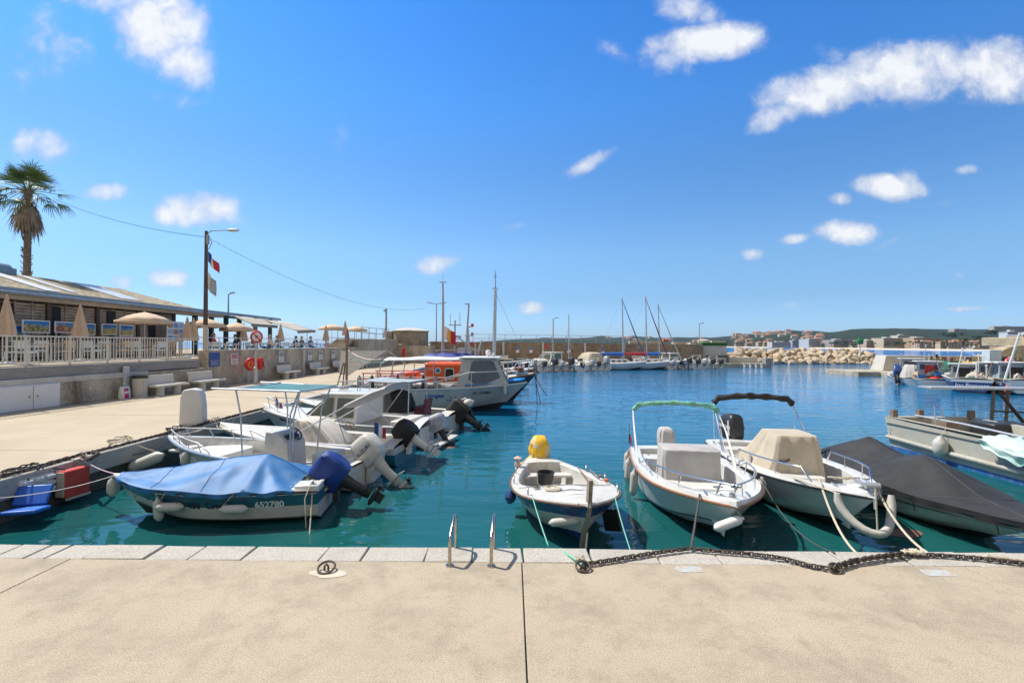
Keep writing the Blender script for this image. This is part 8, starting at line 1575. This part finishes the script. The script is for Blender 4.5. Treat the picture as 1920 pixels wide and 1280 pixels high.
MB().tube([(0, .1, -1.3), (0, .1, .2)], .05, 6).build('post', m_galv, t)
for (u, v, lab, mm, r_) in ((1700, 690, 'tangled pale heap of net on the low landing wall', M('net_pale', (.50, .44, .36), .95, var=.4, scale=9), 1.0), (1715, 692, 'heap of grey sheeting on the landing beside the pale nets', m_greycloth, .8), (1838, 702, 'brown heap of nets on the quay behind the navy boat', M('net_brown', (.24, .17, .12), .95), .9), (1795, 705, 'reddish heap of nets by the cream fishing boat', M('net_red', (.38, .14, .10), .95, var=.3, scale=9), .7), (1900, 700, 'dark heap of nets at the right edge of the quay', M('net_dark', (.06, .07, .07), .95), 1.0)):
    p = onq(u, v, 45.5 if u > 1720 else 53.3); mb = MB(); mb.grid(lambda a, c: Vector((r_*math.cos(2*PI*a)*math.sin(PI/2*c)*(1.2+.3*nz(a*6, c*3, u)), r_*.7*math.sin(2*PI*a)*math.sin(PI/2*c), r_*.75*math.cos(PI/2*c)*(1+.4*nz(a*8, c*5, u)))), 18, 8)
    tag(mb.build('net_heap', mm, loc=p), lab, 'nets')
for (u, v0, Y, mm, lab) in ((1778, 668, 46, m_galv, 'thin upright pole with a small dark flag behind the green bin'), (1755, 664, 47, m_darkrope, 'thin slanting rod with a dark rag above the striped sheet boat'), (1885, 668, 45.5, m_black, 'dark stove pipe on the quay beside the pale blue cabinet')):
    p = onq(u, 700, Y); z = Q(u, v0, Y).z+.24; tag(MB().tube([(0, 0, 0), (.05, 0, z)], .04, 6).box((.05, 0, z-.12), (.22, .05, .24)).build('marker_pole', mm, loc=p), lab, 'pole')
fender(Q(1888, 732, 33), 'orange and white round buoy hanging by the steel gantry', .28, .6, (0, 0, 0), None, M('buoy_orange', (.6, .12, .07), .5)); fender(Q(1908, 713, 33), 'tall white fender standing at the right edge above the gantry plate', .2, .9, (0, 0, 0), None)
# ================================================================ SMALL THINGS LYING ABOUT
rc_ = random.Random(21)
m_crates = [M('crate_white', (.50, .50, .48), .6, var=.15), M('crate_blue', (.03, .13, .34), .6, var=.15), M('crate_red', (.40, .05, .04), .6, var=.15), M('crate_orange', (.52, .16, .03), .6, var=.15), M('crate_green', (.05, .20, .13), .6, var=.15)]
def crate(p, rz, mm, label, grp, s=1.0):
    t = thing('fish_crate', label, 'crate', p, rz, grp); t.scale = (s,)*3
    MB().loft([[(x*k, y*k, z) for x, y in roundrect(.6, .4, .05, 2)] for z, k in ((0, .9), (.28, 1), (.30, 1.04), (.30, .95), (.04, .86))], True, True, True).build('shell', mm, t, smooth=30)
    for sx in (-1, 1): MB().box((sx*.29, 0, .22), (.04, .16, .05)).build('handle', mm, t)
cn = ('white', 'blue', 'red', 'orange', 'green')
for k in range(26):
    b_ = rc_.choice([tb, tc_, td, te, tf, tg]); q = W_(b_, (rc_.uniform(-.7, .7), rc_.uniform(.5, 3.2), rc_.choice([.3, .62, .95]))); i = rc_.randrange(5)
    crate(q, rc_.uniform(0, 3), m_crates[i], cn[i]+' plastic fish crate on a crowded boat deck at the right-hand quay', cn[i]+' fish crates on the right-hand boats', rc_.uniform(.9, 1.3))
for k in range(22):
    i = rc_.randrange(5); q = Vector((rc_.uniform(41.5, 50), rc_.uniform(46.5, 50), -.24+rc_.choice([0, 0, .3])))
    crate(q, rc_.uniform(0, 3), m_crates[i], cn[i]+' plastic fish crate stacked on the right-hand quay', cn[i]+' fish crates on the right-hand quay', rc_.uniform(1.1, 1.7))
def polething(p, h, label, tilt, mm, grp='poles and rods on the right-hand boats'):
    tag(MB(Matrix.Rotation(tilt, 4, 'Y')).tube([(0, 0, 0), (0, 0, h)], .035, 6).lathe([(0, h), (.07, h), (.07, h+.12), (0, h+.14)], n=6).build('rod', mm, loc=p), label, 'rod', grp)
for k in range(14):
    b_ = rc_.choice([tb, tc_, td, te, tf, tg]); q = W_(b_, (rc_.choice([-.8, .8]), rc_.uniform(.3, 4.5), .6)); polething(q, rc_.uniform(1.2, 2.8), 'thin rod standing on a boat in the right-hand fleet', rc_.uniform(-.35, .35), rc_.choice([m_galv, m_wood, m_white]))
for k in range(10):
    b_ = rc_.choice([tb, tc_, td, te, tf]); q = W_(b_, (rc_.choice([-1.25, 1.25]), rc_.uniform(.6, 4), .55)); i = k % 3
    fender(q, ('orange', 'white', 'dark')[i]+' round buoy slung on a boat of the right-hand fleet', .2, .45, (0, 0, 0), None, (M('buoy_orange', (.6, .12, .07), .5), m_fender, m_navy)[i], ('orange', 'white', 'dark')[i]+' buoys of the right-hand fleet')
# more mooring lines at the side quay, bow to chain
lines = [(b2, (.3, 5.45, .8), (430, 786)), (b3, (.2, 5.4, .75), (455, 780)), (b3, (-.2, 5.4, .75), (420, 789)), (b4, (.2, 5.8, .9), (500, 768)), (b4, (-.3, 5.8, .9), (470, 776)), (b5, (.2, 6.2, .85), (540, 759)), (b5, (-.3, 6.2, .85), (520, 764))]
for k, (b_, p, uv) in enumerate(lines):
    q = P(uv[0], uv[1], .04); q.x = min(q.x, XE-.05)
    rope(sag(W_(b_, p), q, .12, 10), .013, (m_rope, m_darkrope, m_rope)[k % 3], ('pale', 'dark', 'light')[k % 3]+' mooring line from the bow of the '+('open console boat', 'teal motorboat, first of two', 'teal motorboat, second of two', 'cabin cruiser, first of two', 'cabin cruiser, second of two', 'dive boat neighbour, first of two', 'dive boat neighbour, second of two')[k])
# loops of line along the side quay edge
for k, (u, v) in enumerate(((225, 828), (330, 806), (405, 790), (60, 884))):
    q = P(u, v, .02); q.x = min(q.x, XE-.1); tag(MB().tube([((.16+.05*math.sin(i*.8+k))*math.cos(i*.45), (.30+.05*math.cos(i))*math.sin(i*.45), .02+.018*(i % 5)) for i in range(40)], .013, 5).build('rope_coil', (m_rope, m_darkrope)[k % 2], loc=q), ('pale loose coil of rope on the side quay edge above the slanting fender', 'dark coil of rope at the bow of the open console boat', 'pale coil of rope on the quay edge beyond the service pillar', 'dark loops of rope on the quay edge above the blue cushions')[k], 'rope')
# gear in the open boats near us
t = thing('rope_coil', 'coil of pale rope lying on the foredeck of the small fishing boat', 'rope', W_(b10, (.30, 2.75, .67))); MB().tube([((.10+.012*(i//12))*math.cos(i*.52), (.10+.012*(i//12))*math.sin(i*.52), .012+.01*(i % 7)/3) for i in range(60)], .010, 5).build('coil', m_rope, t)
t = thing('oar', 'short wooden oar lying along the far gunwale of the small fishing boat', 'oar', W_(b10, (-.62, 1.35, .52)), b10.rotation_euler[2]-.05); MB().tube([(0, -.6, 0), (0, .45, .02)], .016, 8).box((0, .62, .025), (.10, .34, .015)).build('shaft', m_wood, t)
t = thing('sponge', 'small dark clump of weed and dirt on the foredeck of the small fishing boat', 'debris', W_(b10, (.55, 2.6, .66))); MB().grid(lambda a, c: Vector((.07*math.cos(2*PI*a)*c*(1+.4*nz(a*6, c*3)), .05*math.sin(2*PI*a)*c, .03*(1-c)+.012*nz(a*9, c*8))), 16, 5).build('clump', M('weed', (.10, .075, .05), .95, var=.4, scale=40), t)
# floating weed by the quay corner
for k, (u, v) in enumerate(((835, 838), (1690, 998))):
    q = P(u, v, ZW+.004); tag(MB().grid(lambda a, c: Vector(((.35+.15*nz(a*5, k))*math.cos(2*PI*a)*c, (.2+.1*nz(a*5, k+3))*math.sin(2*PI*a)*c, .012*(1-c)+.006*nz(a*20, c*20))), 24, 5).build('floating_weed', M('floating_weed', (.16, .10, .07), .8, var=.4, scale=30), loc=q), ('brown patch of floating weed between the outboards and the middle boat', 'small patch of floating weed below the black covered speedboat')[k], 'weed')

def heap(p, r_, mm, label, seed):
    mb = MB(); mb.grid(lambda a, c: Vector((r_*math.cos(2*PI*a)*math.sin(PI/2*c)*(1.15+.4*nz(a*6, c*3, seed)), r_*.8*math.sin(2*PI*a)*math.sin(PI/2*c)*(1+.3*nz(a*5, c*4, seed+2)), r_*.8*math.cos(PI/2*c)*(1+.6*nz(a*9, c*6, seed)))), 22, 9)
    tag(mb.build('net_heap', mm, smooth=25, loc=p), label, 'nets', 'net heaps of the right-hand fleet')
hm = [M('net_green', (.05, .13, .10), .95, var=.45, scale=14), M('net_brown', (.24, .17, .12), .95, var=.4, scale=12), M('net_ochre', (.42, .30, .13), .95, var=.4, scale=14), M('net_pale', (.50, .44, .36), .95), M('net_dark', (.06, .07, .07), .95), M('net_red', (.38, .14, .10), .95)]
hn = ('green', 'brown', 'ochre', 'pale', 'dark', 'reddish')
for k in range(18):
    b_ = (tb, tc_, td, te, tf, tg)[k % 6]; q = W_(b_, (rc_.uniform(-.6, .6), rc_.uniform(.6, 5.2), .85)); i = rc_.randrange(6)
    heap(q, rc_.uniform(.35, .7), hm[i], hn[i]+' heap of net on a deck of the right-hand fleet', k*3.1)
for k in range(16):
    i = rc_.randrange(6); q = Vector((rc_.uniform(41, 52), rc_.uniform(46.3, 51), -.25)); heap(q, rc_.uniform(.5, 1.1), hm[i], hn[i]+' heap of net on the right-hand quay', k*2.3+50)
for k in range(9):
    q = Vector((rc_.uniform(41, 53), rc_.uniform(46.5, 50), -.24)); t = thing('gear_rack', 'rusty metal rack with hanging gear on the right-hand quay', 'rack', q, rc_.uniform(-.4, .4), 'gear racks on the right-hand quay'); w, h_ = rc_.uniform(.8, 1.6), rc_.uniform(1.0, 1.9)
    MB().bar((-w/2, 0, 0), (-w/2, 0, h_), .06).bar((w/2, 0, 0), (w/2, 0, h_), .06).bar((-w/2, 0, h_), (w/2, 0, h_), .06).bar((-w/2, .5, 0), (-w/2, 0, h_), .05).bar((w/2, .5, 0), (w/2, 0, h_), .05).build('frame', rc_.choice([m_brown, m_galv, m_wood]), t)
    MB().grid(lambda a, c: Vector((lerp(-w*.42, w*.42, a), .05*math.sin(a*11+k), h_-(.2+.6*h_*rc_.random()*.2+.6*h_)*c)), 10, 4).build('hanging_net', rc_.choice(hm), t, solid=.03)
# ---- thin sea haze over the whole bay
m_haze = bpy.data.materials.new('haze'); m_haze.use_nodes = True; nt = m_haze.node_tree
nt.nodes.remove(nt.nodes['Principled BSDF']); pv = nt.nodes.new('ShaderNodeVolumePrincipled'); pv.inputs['Density'].default_value = 0.000055; pv.inputs['Color'].default_value = (.55, .75, 1.0, 1); pv.inputs['Anisotropy'].default_value = 0.2
nt.links.new(pv.outputs[0], nt.nodes['Material Output'].inputs['Volume'])
hz_ = MB().span((-3000, -60, -5), (5500, 4300, 120)).build('haze', m_haze, smooth=0); hz_['kind'] = 'stuff'
